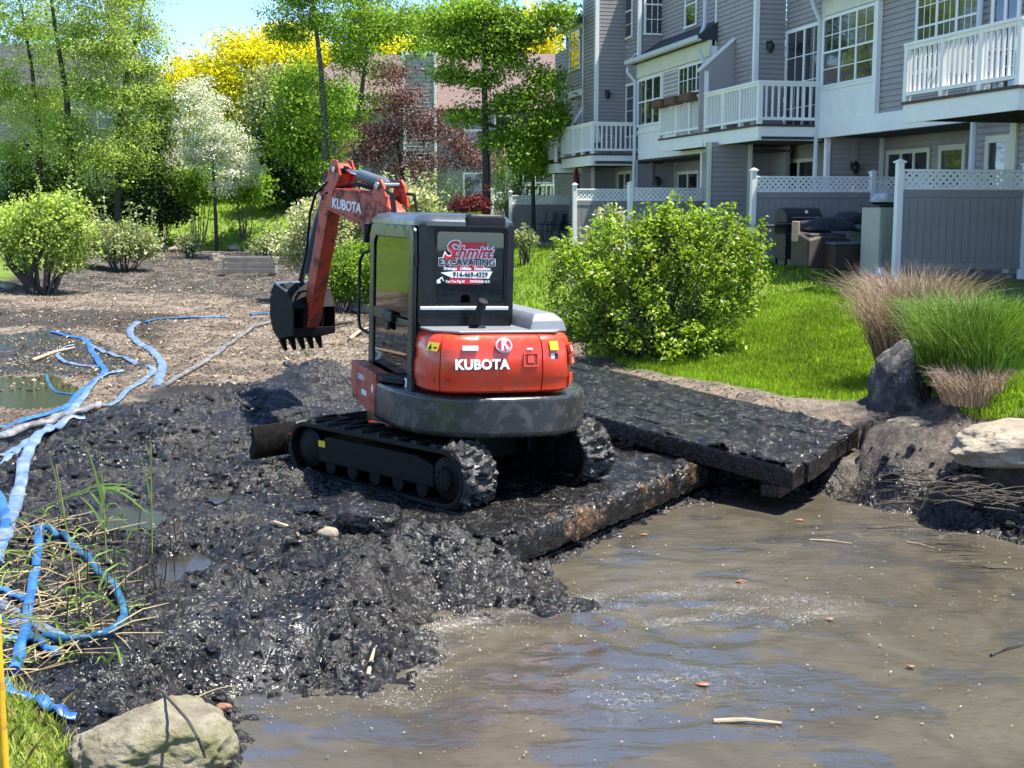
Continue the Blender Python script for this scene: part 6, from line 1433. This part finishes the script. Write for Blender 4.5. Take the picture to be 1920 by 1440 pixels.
# leaf litter on the dry part of the bed
X, Y = scatter(17000, -9, 11, 5.4, 30, lambda X, Y: ((sdpoly(X, Y, TAN) + .3*fbm(X*1.5, Y*3, 4) > 0) | ((sdpoly(X, Y, LAND) > -.2) & (sdpoly(X, Y, LAND) < 1.6) & (Y > 11.5) & (X < 3.2))) & (r7.random(len(X)) < .35 + .65*(15/Y)) & (sdpoly(X,Y,SB) < -.02), 6)
Z = height(X, Y)
C = np.stack([X, Y, Z+.008], -1)
tag(leafcloud('leaf_litter', C, 1, .004, .042, leafmat('dead_leaf', (.05,.034,.022), (.24,.165,.105), .1, .8, (.42,.32,.22)), None, 4, 8), 'brown dead leaves and chips over the dried bed', kind='stuff')
X, Y = scatter(450, -5, 4, 2, 14, lambda X, Y: (sdpoly(X, Y, WATER) < 0) & (sdpoly(X, Y, FORE) < 0) & (sdpoly(X,Y,TRACKP) < 0), 3)
Z = height(X, Y); tag(leafcloud('mud_litter', np.stack([X, Y, Z+.012], -1), 1, .01, .028, leafmat('shell_chip', (.12,.09,.06), (.5,.45,.38), .1, .5), None, 1.5, 9), 'small pale chips and shells lying in the mud', kind='stuff')
X, Y = scatter(9000, -24, 18, 0, 58, lambda X, Y: (sdpoly(X, Y, LAND) < .6) & (sdpoly(X, Y, LEFTB) < .6) & (X/Y > -.42), 3)
Z = height(X, Y); tag(leafcloud('leaf_litter', np.stack([X, Y, Z+.02], -1), 1, .01, .08, leafmat('far_dead_leaf', (.06,.045,.033), (.30,.23,.17), .1, .8, (.50,.42,.33)), None, 3, 18), 'dead leaves and chips strewn over the far bed', kind='stuff')
# ---- stones
def stonemat(name, a, b, c, sc=5, moss=None):
    m, nt, bs = nodemat(name); geo = N(nt, "ShaderNodeTexCoord").outputs['Object']
    cc = ramp(nt, noise(nt, sc, 9, .72, .6, vec=geo), [(.28, a), (.5, b), (.72, c)])
    if moss: cc = mix(nt, ramp(nt, noise(nt, sc*.6, 6, .7, vec=geo), [(.5, 0.0), (.62, .8)]), cc, moss)
    nt.links.new(cc, bs.inputs['Base Color']); bs.inputs['Roughness'].default_value = .82
    b1 = bump(nt, bs, noise(nt, sc*3.5, 9, .75, vec=geo), .9, .03); bump(nt, bs, noise(nt, sc*14, 5, .7, vec=geo), .7, .008, b1); return m
M_['pale_stone'] = stonemat('pale_lichened_stone', (.17,.14,.09), (.42,.37,.26), (.64,.58,.45), 6, (.26,.25,.08))
M_['grey_stone'] = stonemat('grey_boulder_stone', (.022,.021,.02), (.085,.082,.076), (.42,.41,.38), 4)
M_['tan_stone'] = stonemat('tan_ledge_stone', (.16,.13,.09), (.38,.32,.23), (.55,.49,.37), 4)
def stone(name, label, c, s, mat, seed, rz=0, rx=0, cuts=10, sub=5, group=None, cat='boulder'):
    from mathutils import noise as mn
    rd = random.Random(seed); bm = bmesh.new(); bmesh.ops.create_icosphere(bm, subdivisions=sub, radius=1)
    pl = []
    for k in range(cuts):
        n = Vector((rd.gauss(0,1), rd.gauss(0,1), rd.gauss(0,1))).normalized(); pl.append((n, rd.uniform(.62,.92)))
    for v in bm.verts:
        p = v.co.copy()
        for n, d in pl:
            e = p.dot(n)-d
            if e > 0: p -= n*e*.88
        q = v.co*1.0
        p *= 1 + .10*mn.noise(q*1.6+Vector((seed,0,0))) + .06*mn.noise(q*4+Vector((0,seed,0))) + .03*mn.noise(q*11)
        v.co = Vector((p.x*s[0], p.y*s[1], p.z*s[2]))
    me = bpy.data.meshes.new(name); bm.to_mesh(me); bm.free(); me.shade_smooth(); me.materials.append(mat)
    o = bpy.data.objects.new(name, me); col.objects.link(o); o.location = c; o.rotation_euler = (rx, 0, rz); return tag(o, label, cat, group)
p = pz(275, 1420, .10)
stone('boulder', 'large pale lichened rock at the pond edge in the near grass', p + Vector((0,.12,.0)), (.37,.34,.215), M_['pale_stone'], 4, R(-12), 0, 9, 6)
stem_ = pz(345, 1310, .30)
rt = MB().tube([pz(303,1296,.33), pz(330,1325,.375), pz(352,1350,.37), pz(372,1385,.33), pz(385,1420,.24)], .007, 8)
tag(rt.build('dead_stem', M_['bark'], None, smooth=True), 'thin dark dead stem bent over the pale rock', 'dead stem')
p = pz(1690, 745, .75); stone('boulder', 'tall dark grey boulder under the ornamental grass', Vector((4.38,14.1,.58)), (.40,.55,.58), M_['grey_stone'], 9, R(20), 0, 12, 6)
stone('boulder', 'long grey boulder behind the green grass tuft', Vector((5.35,13.9,.95)), (.75,.45,.42), M_['grey_stone'], 12, R(10), 0, 12, 5)
stone('boulder', 'low tan boulder at the foot of the tall dark boulder', Vector((4.15,13.05,.22)), (.40,.32,.20), M_['tan_stone'], 13, R(30), 0, 10, 5)
stone('boulder', 'flat topped pale tan ledge boulder below the grass at the right edge', Vector((4.80,11.70,.36)), (.78,.45,.27), M_['tan_stone'], 17, R(6), 0, 8, 6)
p = pg(615, 1005); stone('stone', 'round brown stone in the mud below the tracks', p+Vector((0,0,.02)), (.085,.07,.055), M_['tan_stone'], 21, 0, 0, 3, 3, cat='stone')
p = pg(690, 985); stone('mud_boulder', 'big black mud covered lump in front of the tracks', p+Vector((0,.1,.03)), (.26,.2,.17), M_['mudlump'], 22, 0, 0, 5, 5, cat='mud lump')
for k, (x, y, s, lab) in enumerate(((338,472,.55,'pale stone left of the middle on the far pond edge'),(372,484,.35,'small stone just under the far lawn edge'),(405,488,.5,'rounded pale stone near the wooden crate'),(300,470,.45,'stone on the far edge left of the others'),(262,478,.3,'small grey stone far left of the stone row'),(440,470,.4,'flat stone above the wooden crate'),(660,560,.7,'large grey rock beside the excavator cab'),(690,585,.5,'rock partly hidden by the cab door'),(14,540,.35,'stone at the left edge of the pond'))):
    q = pg(x, y); sz = s*(q.y/58 if q.y > 40 else .75)
    stone('stone', lab, q+Vector((0,0,sz*.18)), (sz, sz*.8, sz*.5), M_['grey_stone' if k in (4,6) else 'tan_stone'], 30+k, k, 0, 9, 4, 'stones round the pond edge', 'stone')
# ---- hoses
def hosemat(name, a, b, c):
    m, nt, bs = nodemat(name); geo = N(nt, "ShaderNodeNewGeometry").outputs['Position']
    cc = ramp(nt, noise(nt, 5, 6, .7, .6, vec=geo), [(.3, a), (.52, b), (.72, c)]); nt.links.new(cc, bs.inputs['Base Color']); bs.inputs['Roughness'].default_value = .38
    bump(nt, bs, noise(nt, 14, 4, vec=geo), .5, .01); return m
M_['hoseblue'] = hosemat('strong_blue_layflat_hose', (.012,.05,.17), (.025,.12,.34), (.09,.22,.42))
M_['hosepale'] = hosemat('pale_blue_layflat_hose', (.05,.09,.16), (.13,.20,.32), (.27,.33,.42))
M_['hosegrey'] = hosemat('grey_muddy_hose', (.06,.06,.065), (.18,.18,.19), (.34,.34,.34))
M_['hoseteal'] = hosemat('teal_muddy_hose', (.012,.04,.08), (.02,.11,.21), (.08,.2,.28))
def catmull(P, n=6):
    P = [P[0]*2-P[1]] + P + [P[-1]*2-P[-2]]; out = []
    for i in range(1, len(P)-2):
        for k in range(n):
            t = k/n; a, b, c, d = P[i-1], P[i], P[i+1], P[i+2]
            out.append(.5*((2*b)+(-a+c)*t+(2*a-5*b+4*c-d)*t*t+(-a+3*b-3*c+d)*t*t*t))
    return out + [P[-2]]
def hose(label, pts, w, mat, flat=.42, lift=.0, seed=0, group='pump hoses lying over the pond bed'):
    from mathutils import noise as mn
    w *= .82; P = catmull([pg(x, y) for x, y in pts], 7); m = len(P); rings = []; nn = 12
    for i, p in enumerate(P):
        z = Hd(p.x, p.y); p = Vector((p.x, p.y, z + w*flat*.5 + lift + .004)); P[i] = p
    for _ in range(2): P = [P[0]] + [Vector((P[i].x, P[i].y, max(P[i].z, .25*P[i-1].z+.5*P[i].z+.25*P[i+1].z))) for i in range(1, m-1)] + [P[-1]]
    for i, p in enumerate(P):
        d = (P[min(i+1,m-1)]-P[max(i-1,0)]).normalized(); a = d.cross(Vector((0,0,1))).normalized(); b = a.cross(d)
        tw = .35*mn.noise(Vector((i*.12, seed*3.1, 0))); wv = 1 + .16*mn.noise(Vector((i*.3, seed, 2))); fl = flat*(1+.5*mn.noise(Vector((i*.22, seed, 5))))
        a2 = a*math.cos(tw)+b*math.sin(tw); b2 = b*math.cos(tw)-a*math.sin(tw)
        rings.append([p + a2*(math.cos(2*math.pi*k/nn)*w/2*wv) + b2*(math.sin(2*math.pi*k/nn)*w/2*fl) for k in range(nn)])
    o = MB().loft(rings).build('hose', mat, None, smooth=True); return tag(o, label, 'hose', group)
HB, HP, HG, HTl = M_['hoseblue'], M_['hosepale'], M_['hosegrey'], M_['hoseteal']
hose('strong blue hose zigzagging from the top of the tangle down to the left edge',[(97,624),(130,632),(160,640),(172,662),(186,682),(197,697),(180,715),(146,742),(128,762),(87,779),(40,792),(-30,808)],.13,HB,.35,seed=1)
hose('pale blue hose curling in a hook left of the tangle',[(137,649),(118,655),(108,668),(118,678),(145,686),(184,690)],.10,HP,.4,seed=2)
hose('short pale hose running right from the tangle over the silt',[(166,647),(190,658),(211,666),(233,671),(257,685)],.12,HP,.3,seed=3)
hose('pale hose forking down from the middle of the tangle',[(230,697),(212,701),(193,708),(172,725),(158,745),(140,768),(133,790)],.13,HP,.35,seed=4)
hose('pale blue hose with a hooked top running beside the black mud heap',[(277,688),(287,697),(268,716),(240,733),(226,748),(210,760),(182,766),(130,782),(73,801),(-25,818)],.13,HP,.3,seed=5)
hose('blue hose lying across the dry bed farthest from the camera',[(425,595),(380,597),(328,599),(290,601),(272,607)],.16,HB,.3,seed=6)
hose('wide pale blue hose in an s bend down the dry bed',[(258,606),(245,617),(246,633),(262,646),(280,658),(296,672),(305,688),(300,708),(294,727)],.17,HP,.3,seed=7)
hose('whitish round hose arching from the bucket to the mud heap',[(540,604),(507,607),(474,616),(445,638),(419,658),(392,677),(365,695),(335,711),(306,728)],.10,HG,.85,seed=8)
hose('thick grey round hose crossing the others at the left edge',[(186,772),(160,780),(128,790),(100,800),(73,808),(35,820),(-30,842)],.13,HG,.85,.03,seed=9)
hose('wide grey blue hose sweeping down the left side of the picture',[(160,792),(125,800),(91,812),(66,832),(52,862),(42,900),(32,940),(22,975),(8,1020),(-10,1070)],.15,HP,.45,.02,seed=10)
hose('narrow pale hose fading out at the left edge beside the reeds',[(60,825),(44,835),(29,852),(10,866),(-25,882)],.10,HP,.4,seed=11)
hose('blue round hose standing up out of the reeds',[(77,1002),(73,1030),(69,1067),(62,1110),(54,1150),(47,1205),(36,1250),(28,1278)],.085,HB,.85,.03,seed=12)
hose('teal muddy hose looping through the reeds',[(-20,1212),(45,1212),(104,1212),(150,1214),(190,1206),(225,1185),(233,1160),(220,1122),(200,1098),(179,1079),(155,1055),(130,1030),(95,1005),(60,1000)],.065,HTl,.85,.03,seed=13)
hose('bright blue hose slipping out of the picture at the left edge',[(-12,930),(3,950),(12,985),(4,1030),(-15,1060)],.11,HB,.5,.02,seed=14)
hose('flat grey blue hose crossing under the round blue one',[(-10,1132),(25,1148),(75,1178),(110,1194),(135,1208)],.10,HP,.3,.0,seed=15)
hose('blue hose half buried in reeds by the teal loop',[(-5,1160),(30,1182),(62,1208),(88,1228),(108,1240)],.07,HB,.8,.01,seed=16)
hose('flat blue hose end lying on the near grass',[(-25,1290),(12,1298),(50,1316),(88,1335),(120,1348),(143,1356)],.085,HB,.35,.02,seed=17)
hose('short blue hose scrap by the reeds at the left edge',[(-10,1108),(20,1120),(48,1135)],.07,HB,.6,.01,seed=18)
hose('bit of blue hose behind the bucket teeth',[(470,592),(490,590),(512,586),(530,578)],.14,HB,.3,seed=19)
hose('blue hose running just below the zigzag one to the left edge',[(150,748),(128,772),(95,790),(50,806),(10,816),(-25,824)],.10,HB,.4,seed=21)
hose('pale strand lying between the grey round hose and the wide one',[(120,797),(85,815),(50,838),(20,850),(-20,858)],.10,HP,.35,seed=22)
hose('thin green brown hose hooked over the far puddle',[(87,706),(92,722),(105,738),(130,742),(150,745)],.06,HTl,.8,seed=20)
# ---- yellow post at the left edge
p = pd(1, 1300, 4.9); yp = thing('yellow_pole', 'yellow painted pole at the very left edge by the grass', 'pole', Vector((p.x, 4.9, Hd(p.x, 4.9))), 0); ytop = pd(1, 1168, 4.9).z - Hd(p.x, 4.9)
MB().tube([(0,0,-.1),(0,0,ytop)],.017,12).build('shaft', paint('scuffed_yellow_paint', (.80,.42,.02), .45, .15, 12, dirt=(.2,.1,.03), dirt_amt=.4), yp, smooth=True); MB().lathe([(.016,ytop-.002),(.021,ytop),(.019,ytop+.03),(.008,ytop+.04)],12).build('cap', M_['yellow'], yp, smooth=True)
# ---- reeds and dead stalks
M_['straw'] = leafmat('straw_stalk', (.12,.085,.04), (.42,.33,.17), .15, .6)
M_['reedgreen'] = leafmat('green_reed_leaf', (.08,.15,.03), (.24,.36,.08), .4, .5)
M_['darkstalk'] = paint('dark_stalk', (.035,.028,.02), .8, .3, 9)
def strip(mb, pts, w):
    pts = [Vector(p) for p in pts]; m = len(pts); vs = []
    for i, p in enumerate(pts):
        d = (pts[min(i+1,m-1)]-pts[max(i-1,0)]).normalized(); a = d.cross(Vector((.2,-1,.3))).normalized(); ww = w*math.sin(math.pi*(.12+.88*(1-i/(m-1))*.55+.0))*(1-i/(m-1))**.4+.0006
        vs += [p-a*ww/2, p+a*ww/2+Vector((0,0,ww*.15))]
    mb.add(vs, [(2*i,2*i+1,2*i+3,2*i+2) for i in range(m-1)])
rd = random.Random(5)
mbg = MB(); mbs = MB(); mbd = MB()
for k in range(230):   # fallen straw mat
    x, y = rd.uniform(-30, 215), rd.uniform(985, 1265)
    if rd.random() < ((x-60)/190)**2: continue
    p = pg(x, y); a = rd.uniform(0, 6.28); Ls = rd.uniform(.12, .5); el = rd.uniform(-.02,.25); d = Vector((math.cos(a)*math.cos(el), math.sin(a)*math.cos(el), math.sin(el)))
    p += Vector((0,0,rd.uniform(.01,.08))); q = p+d*Ls; mbs.tube([p, p.lerp(q,.5)+Vector((0,0,rd.uniform(0,.03))), q], [.0045,.004,.002], 4, cap=False)
for k in range(85):
    x, y = rd.uniform(-20, 240), rd.uniform(960, 1260); p = pg(x, y); a = rd.uniform(0, 6.28); Ls = rd.uniform(.10, .38); b = Vector((math.cos(a), math.sin(a), 0))
    strip(mbg, [p, p+b*Ls*.25+Vector((0,0,Ls*.35)), p+b*Ls*.6+Vector((0,0,Ls*.42)), p+b*Ls*.95+Vector((0,0,Ls*.25))], rd.uniform(.010,.022))
for k in range(70):
    x, y = rd.uniform(90, 350), rd.uniform(980, 1200); p = pg(x, y); h = rd.uniform(.08,.26); mbd.tube([p, p+Vector((rd.uniform(-.03,.03),rd.uniform(-.02,.02),h))], [.006,.003], 5, cap=False)
tag(mbs.build('fallen_reeds', M_['straw'], None), 'mat of broken straw reeds at the left edge', kind='stuff')
tag(mbg.build('reed_leaves', M_['reedgreen'], None), 'green reed leaves sprouting from the straw', kind='stuff')
tag(mbd.build('dead_stalks', M_['darkstalk'], None), 'short dark reed stalks poking out of the mud', kind='stuff')
def reed(label, base, tip, leaves, green=True, r=.007):
    p = pg(*base); Y = p.y; q = pd(tip[0], tip[1], Y+.1); o = thing('reed', label, 'reed', p, 0, 'tall reeds at the left edge'); m = p.lerp(q,.5)+Vector((0,0,.06*(q-p).length))
    pts = [Vector((0,0,0)), m-p, q-p]; pts = catmull(pts, 5); MB().tube(pts, [r*(1-.75*i/(len(pts)-1)) for i in range(len(pts))], 6).build('stem', M_['reedgreen' if green else 'straw'], o, smooth=True)
    for t, x, y, w in leaves:
        s = pts[int(t*(len(pts)-1))]; e = pd(x, y, Y+.05)-p; mm = s.lerp(e,.5)+Vector((0,0,.10*(e-s).length)); b = MB(); strip(b, catmull([s, mm, e], 4), w); b.build('leaf', M_['reedgreen'], o)
reed('longest green reed arching right with a drooping leaf tip',(-15,1000),(248,905),[(.55,268,912,.02),(.8,262,930,.03),(.85,280,965,.035),(.7,205,985,.02)])
reed('upright green reed with one long blade leaf',(200,1060),(190,860),[(.55,160,835,.022),(.7,197,940,.025),(.3,150,930,.02)])
reed('thin upright reed left of the puddle',(285,1040),(284,830),[(.6,282,815,.015),(.4,262,850,.012)])
reed('straw reed leaning over the teal hose',(150,1160),(105,870),[(.5,90,845,.012)],False,.005)
reed('long straw reed lying from the hoses towards the rock',(60,1262),(300,1105),[(.6,260,1120,.012)],False,.005)
reed('bent reed stalk over the water by the pale rock',(360,1312),(447,1284),[(.95,445,1330,.01)],False,.006)
# ---- ornamental grasses on the right bank
def tuft(name, label, bx, by, n, h, spread, matd, seed, w=.008, out=.6, col2=None):
    rd = random.Random(seed); z = Hd(bx, by); o = thing(name, label, 'ornamental grass', (bx, by, z)); mb = MB(); mb2 = MB()
    for k in range(n):
        a = rd.uniform(0, 6.28); r0 = spread*.35*rd.random()**.5; hh = h*rd.uniform(.6,1.1); ln = out*hh*rd.random()**.8; b = Vector((math.cos(a), math.sin(a), 0)); s = b*r0
        j1, j2 = Vector((rd.gauss(0,1),rd.gauss(0,1),0))*.06*hh, Vector((rd.gauss(0,1),rd.gauss(0,1),0))*.12*hh
        strip(mb if (col2 is None or rd.random() < .75) else mb2, [s, s+b*ln*.3+Vector((0,0,hh*.45))+j1, s+b*ln*.65+Vector((0,0,hh*.78))+j2, s+b*ln+Vector((0,0,hh*(1-.45*ln/hh)))+j2*1.6], w*rd.uniform(.7,1.3))
    mb.build('blades', matd, o)
    if col2 is not None: mb2.build('new_blades', col2, o)
    return o
M_['blade_t'] = leafmat('green_tuft_blade', (.07,.15,.012), (.20,.33,.04), .35, .5)
M_['dryred'] = leafmat('dry_reddish_stem', (.20,.12,.08), (.48,.34,.24), .2, .6)
p = pz(1735, 640, .95); tuft('ornamental_grass','dry pinkish brown ornamental grass clump by the white fence post',4.78,15.2,3000,1.25,1.15,M_['dryred'],3,.006,.42,M_['straw'])
p = pz(1790, 700, .95); tuft('ornamental_grass','fresh green ornamental grass spilling over the boulders',4.80,13.3,3400,1.0,1.25,M_['blade_t'],4,.008,.5)
tuft('ornamental_grass','dead straw grass hanging below the green tuft',4.62,12.75,1100,.42,.8,M_['dryred'],5,.006,.6)
mulch = MB()
# ---- debris on the right bank and the water
rd = random.Random(9)
mbr = MB()
for k in range(120):
    x, y = rd.uniform(1700, 1930), rd.uniform(890, 960); p = pg(x, y); a = rd.uniform(-.5,.5)+(math.pi if rd.random()<.5 else 0); Ls = rd.uniform(.08,.45); q = p+Vector((math.cos(a)*Ls, math.sin(a)*Ls*.6, rd.uniform(-.04,.06))); mbr.tube([p+Vector((0,0,.02)), p.lerp(q,.5)+Vector((0,rd.uniform(-.03,.03),rd.uniform(.02,.06))), q+Vector((0,0,.02))], [rd.uniform(.003,.012),rd.uniform(.003,.008),.002], 5, cap=False)
tag(mbr.build('exposed_roots', paint('brown_root', (.06,.045,.032), .8, .6, 9), None, smooth=True), 'tangle of roots and twigs on the undercut right bank', kind='stuff')
def stick(label, x0, y0, x1, y1, r, z=WZ+.01, mat='bark'):
    p, q = pz(x0, y0, z), pz(x1, y1, z); m = p.lerp(q, .5)+Vector((0,.02,.005)); o = MB().tube([p, p.lerp(m,.6), m, q], [r, r*1.1, r*.9, r*.6], 7).build('floating_stick', M_[mat], None, smooth=True); return tag(o, label, 'stick', 'sticks floating on the pond')
M_['palestick'] = paint('pale_stick_wood', (.40,.30,.20), .7, .3, 12)
stick('pale stick with broken ends floating low in the water', 1338,1352,1466,1356,.014, WZ+.012, 'palestick')
stick('thin straw coloured stick near the mat shadow', 1518,1012,1597,1019,.007, WZ+.01, 'palestick')
stick('dark twig floating at the right edge', 1858,1228,1920,1207,.010)
stick('thin reed floating right of the sloping mat', 1700,1016,1752,1028,.006, WZ+.01, 'palestick')
for k, (x, y, s, lab) in enumerate(((1390,1090,.05,'brown leaf clump floating in the ripples'),(1317,1283,.05,'upright curled brown leaf floating nearest the camera'),(1556,1160,.035,'orange brown leaf at the end of the ripples'),(1708,1250,.035,'pale leaf scrap floating on the right'),(1208,1002,.035,'pale chip beside the mat shadow'),(1500,975,.045,'tan leaf clump at the edge of the shade'))):
    p = pz(x, y, WZ+.012); b = MB(); n = 7; rdd = random.Random(k)
    b.loft([[(math.cos(6.283*i/n)*s*rdd.uniform(.7,1.1)*f, math.sin(6.283*i/n)*s*.55*rdd.uniform(.5,1.2)*f, z*(s/.05)*rdd.uniform(.6,1.3)) for i in range(n)] for f, z in ((.8,-.006),(1,.003),(.7,.010),(.3,.012))]); o = b.build('floating_leaf', M_['rustleaf'] if 'rustleaf' in M_ else M_.setdefault('rustleaf', paint('wet_brown_leaf', (.24,.11,.06), .5, .3, 20)), None, smooth=True); o.location = p; tag(o, lab, 'leaf', 'leaves floating on the pond')
X = r7.uniform(-1, 5.5, 1500); Y = r7.uniform(3, 12.6, 1500); m = sdpoly(X, Y, WATER) > .05; X, Y = X[m], Y[m]; cl = fbm(X*1.2, Y*1.2, 3) > r7.uniform(-.7,.5,len(X)); X, Y = X[cl], Y[cl]
tag(leafcloud('floating_specks', np.stack([X, Y, X*0+WZ+.016], -1), 1, .003, .022, leafmat('floating_chip', (.10,.07,.04), (.42,.36,.22), .1, .6), None, 3, 10), 'small leaf specks scattered on the water', kind='stuff')
# brown plank leaning out of the mud heap, crate in the far bed, log bits
p = pg(560, 705); o = MB().box((-.26,-.08,-.02),(.26,.08,.02)).build('board', M_['matwood'], None, bevel=.01); o.location = p+Vector((0,0,.10)); o.rotation_euler = (R(8), R(24), R(-25)); tag(o, 'short black board tilted on top of the mud heap', 'board')
p = pg(470, 515); cr = thing('wooden_crate', 'old grey wooden box frame lying in the far bed of the pond', 'crate', p, R(4))
for z in (.08, .26, .44): MB().box((-.85,-.42,z),(.85,-.38,z+.15)).build('side_board', M_['conc'], cr, bevel=.01); MB().box((-.85,.38,z),(.85,.42,z+.15)).build('side_board', M_['conc'], cr, bevel=.01)
for x in (-.85,.80): MB().box((x,-.38,.05),(x+.05,.38,.55)).build('end_board', M_['conc'], cr, bevel=.01)
def logbit(label, x0, y0, x1, y1, r, mat='bark', cat='branch'):
    p, q = pg(x0, y0), pg(x1, y1); q = Vector((q.x, q.y, q.z)); o = MB().tube([p+Vector((0,0,r)), p.lerp(q,.5)+Vector((0,0,r*1.8)), q+Vector((0,0,r))], [r, r*.9, r*.5], 8).build('branch', M_[mat], None, smooth=True); return tag(o, label, cat, 'branches lying in the mud')
logbit('brown twig branch in the mud below the tracks', 515,985,560,1008,.022,'palestick'); logbit('dark stick upright in the mud by the water', 690,1270,702,1220,.014,'palestick')
logbit('long dark branch lying behind the puddle', 190,1022,300,1028,.018); logbit('pale branch on the bed left of the tangle', 60,680,140,655,.035,'palestick'); logbit('dark log on the dry bed behind the cab', 600,622,660,608,.05); logbit('pale broken branch beside the cab door', 655,640,690,618,.04,'palestick')
tag(MB().prism([(-.05,-.03),(.04,-.04),(.06,.02),(-.02,.04)],'z',0,.02).build('brick_fragment', M_.setdefault('brickred', paint('brick_red', (.35,.09,.07), .8, .2, 9)), None, bevel=.006), 'red brick fragment in the grass below the pale rock', 'brick'); bpy.data.objects['brick_fragment'].location = pg(283,1410)+Vector((0,0,.06))
p = pg(420, 1330, .0); stone('stone', 'small reddish stone in the shallow water by the pale rock', Vector((p.x,p.y,max(p.z,WZ)+.01)), (.05,.035,.03), M_['rustleaf'], 51, 0, 0, 4, 3, cat='stone')

# foam flecks and bubbles, with sun glints painted as the same white specks
rf = np.random.default_rng(12); FX = []; FY = []
for x, y, sx, sy, n in ((1380,1140,.55,.10,200),(1480,1165,.30,.08,120),(1250,1120,.5,.16,110),(1060,1130,.22,.12,240),(850,1170,.22,.14,380),(800,1250,.12,.35,300),(1230,1290,.35,.25,120),(900,1190,.5,.16,200),(1800,1000,.5,.10,120),(500,1330,.3,.2,120),(760,1310,.2,.12,160)):
    p = pz(x, y, WZ); FX.append(rf.normal(p.x, sx, n)); FY.append(rf.normal(p.y, sy, n))
FX = np.concatenate(FX); FY = np.concatenate(FY); m = sdpoly(FX, FY, WATER) > -.02; FX, FY = FX[m], FY[m]
M_['foam'] = paint('white_foam_and_glint', (.75,.75,.72), .3, .1, 30)
tag(leafcloud('foam_and_glint_flecks', np.stack([FX, FY, FX*0+WZ+.018], -1), 1, .002, .006, M_['foam'], None, 3, 13, aspect=.8), 'white foam flecks, bubbles and painted sun glints on the churned water', kind='stuff')

clods(700, (2.6,9.6,5.6,13.0), .015, .08, 8, 'mud_clods', 'black wet clods along the foot of the right bank', lambda X, Y: (sdpoly(X, Y, WATER) > -.45))
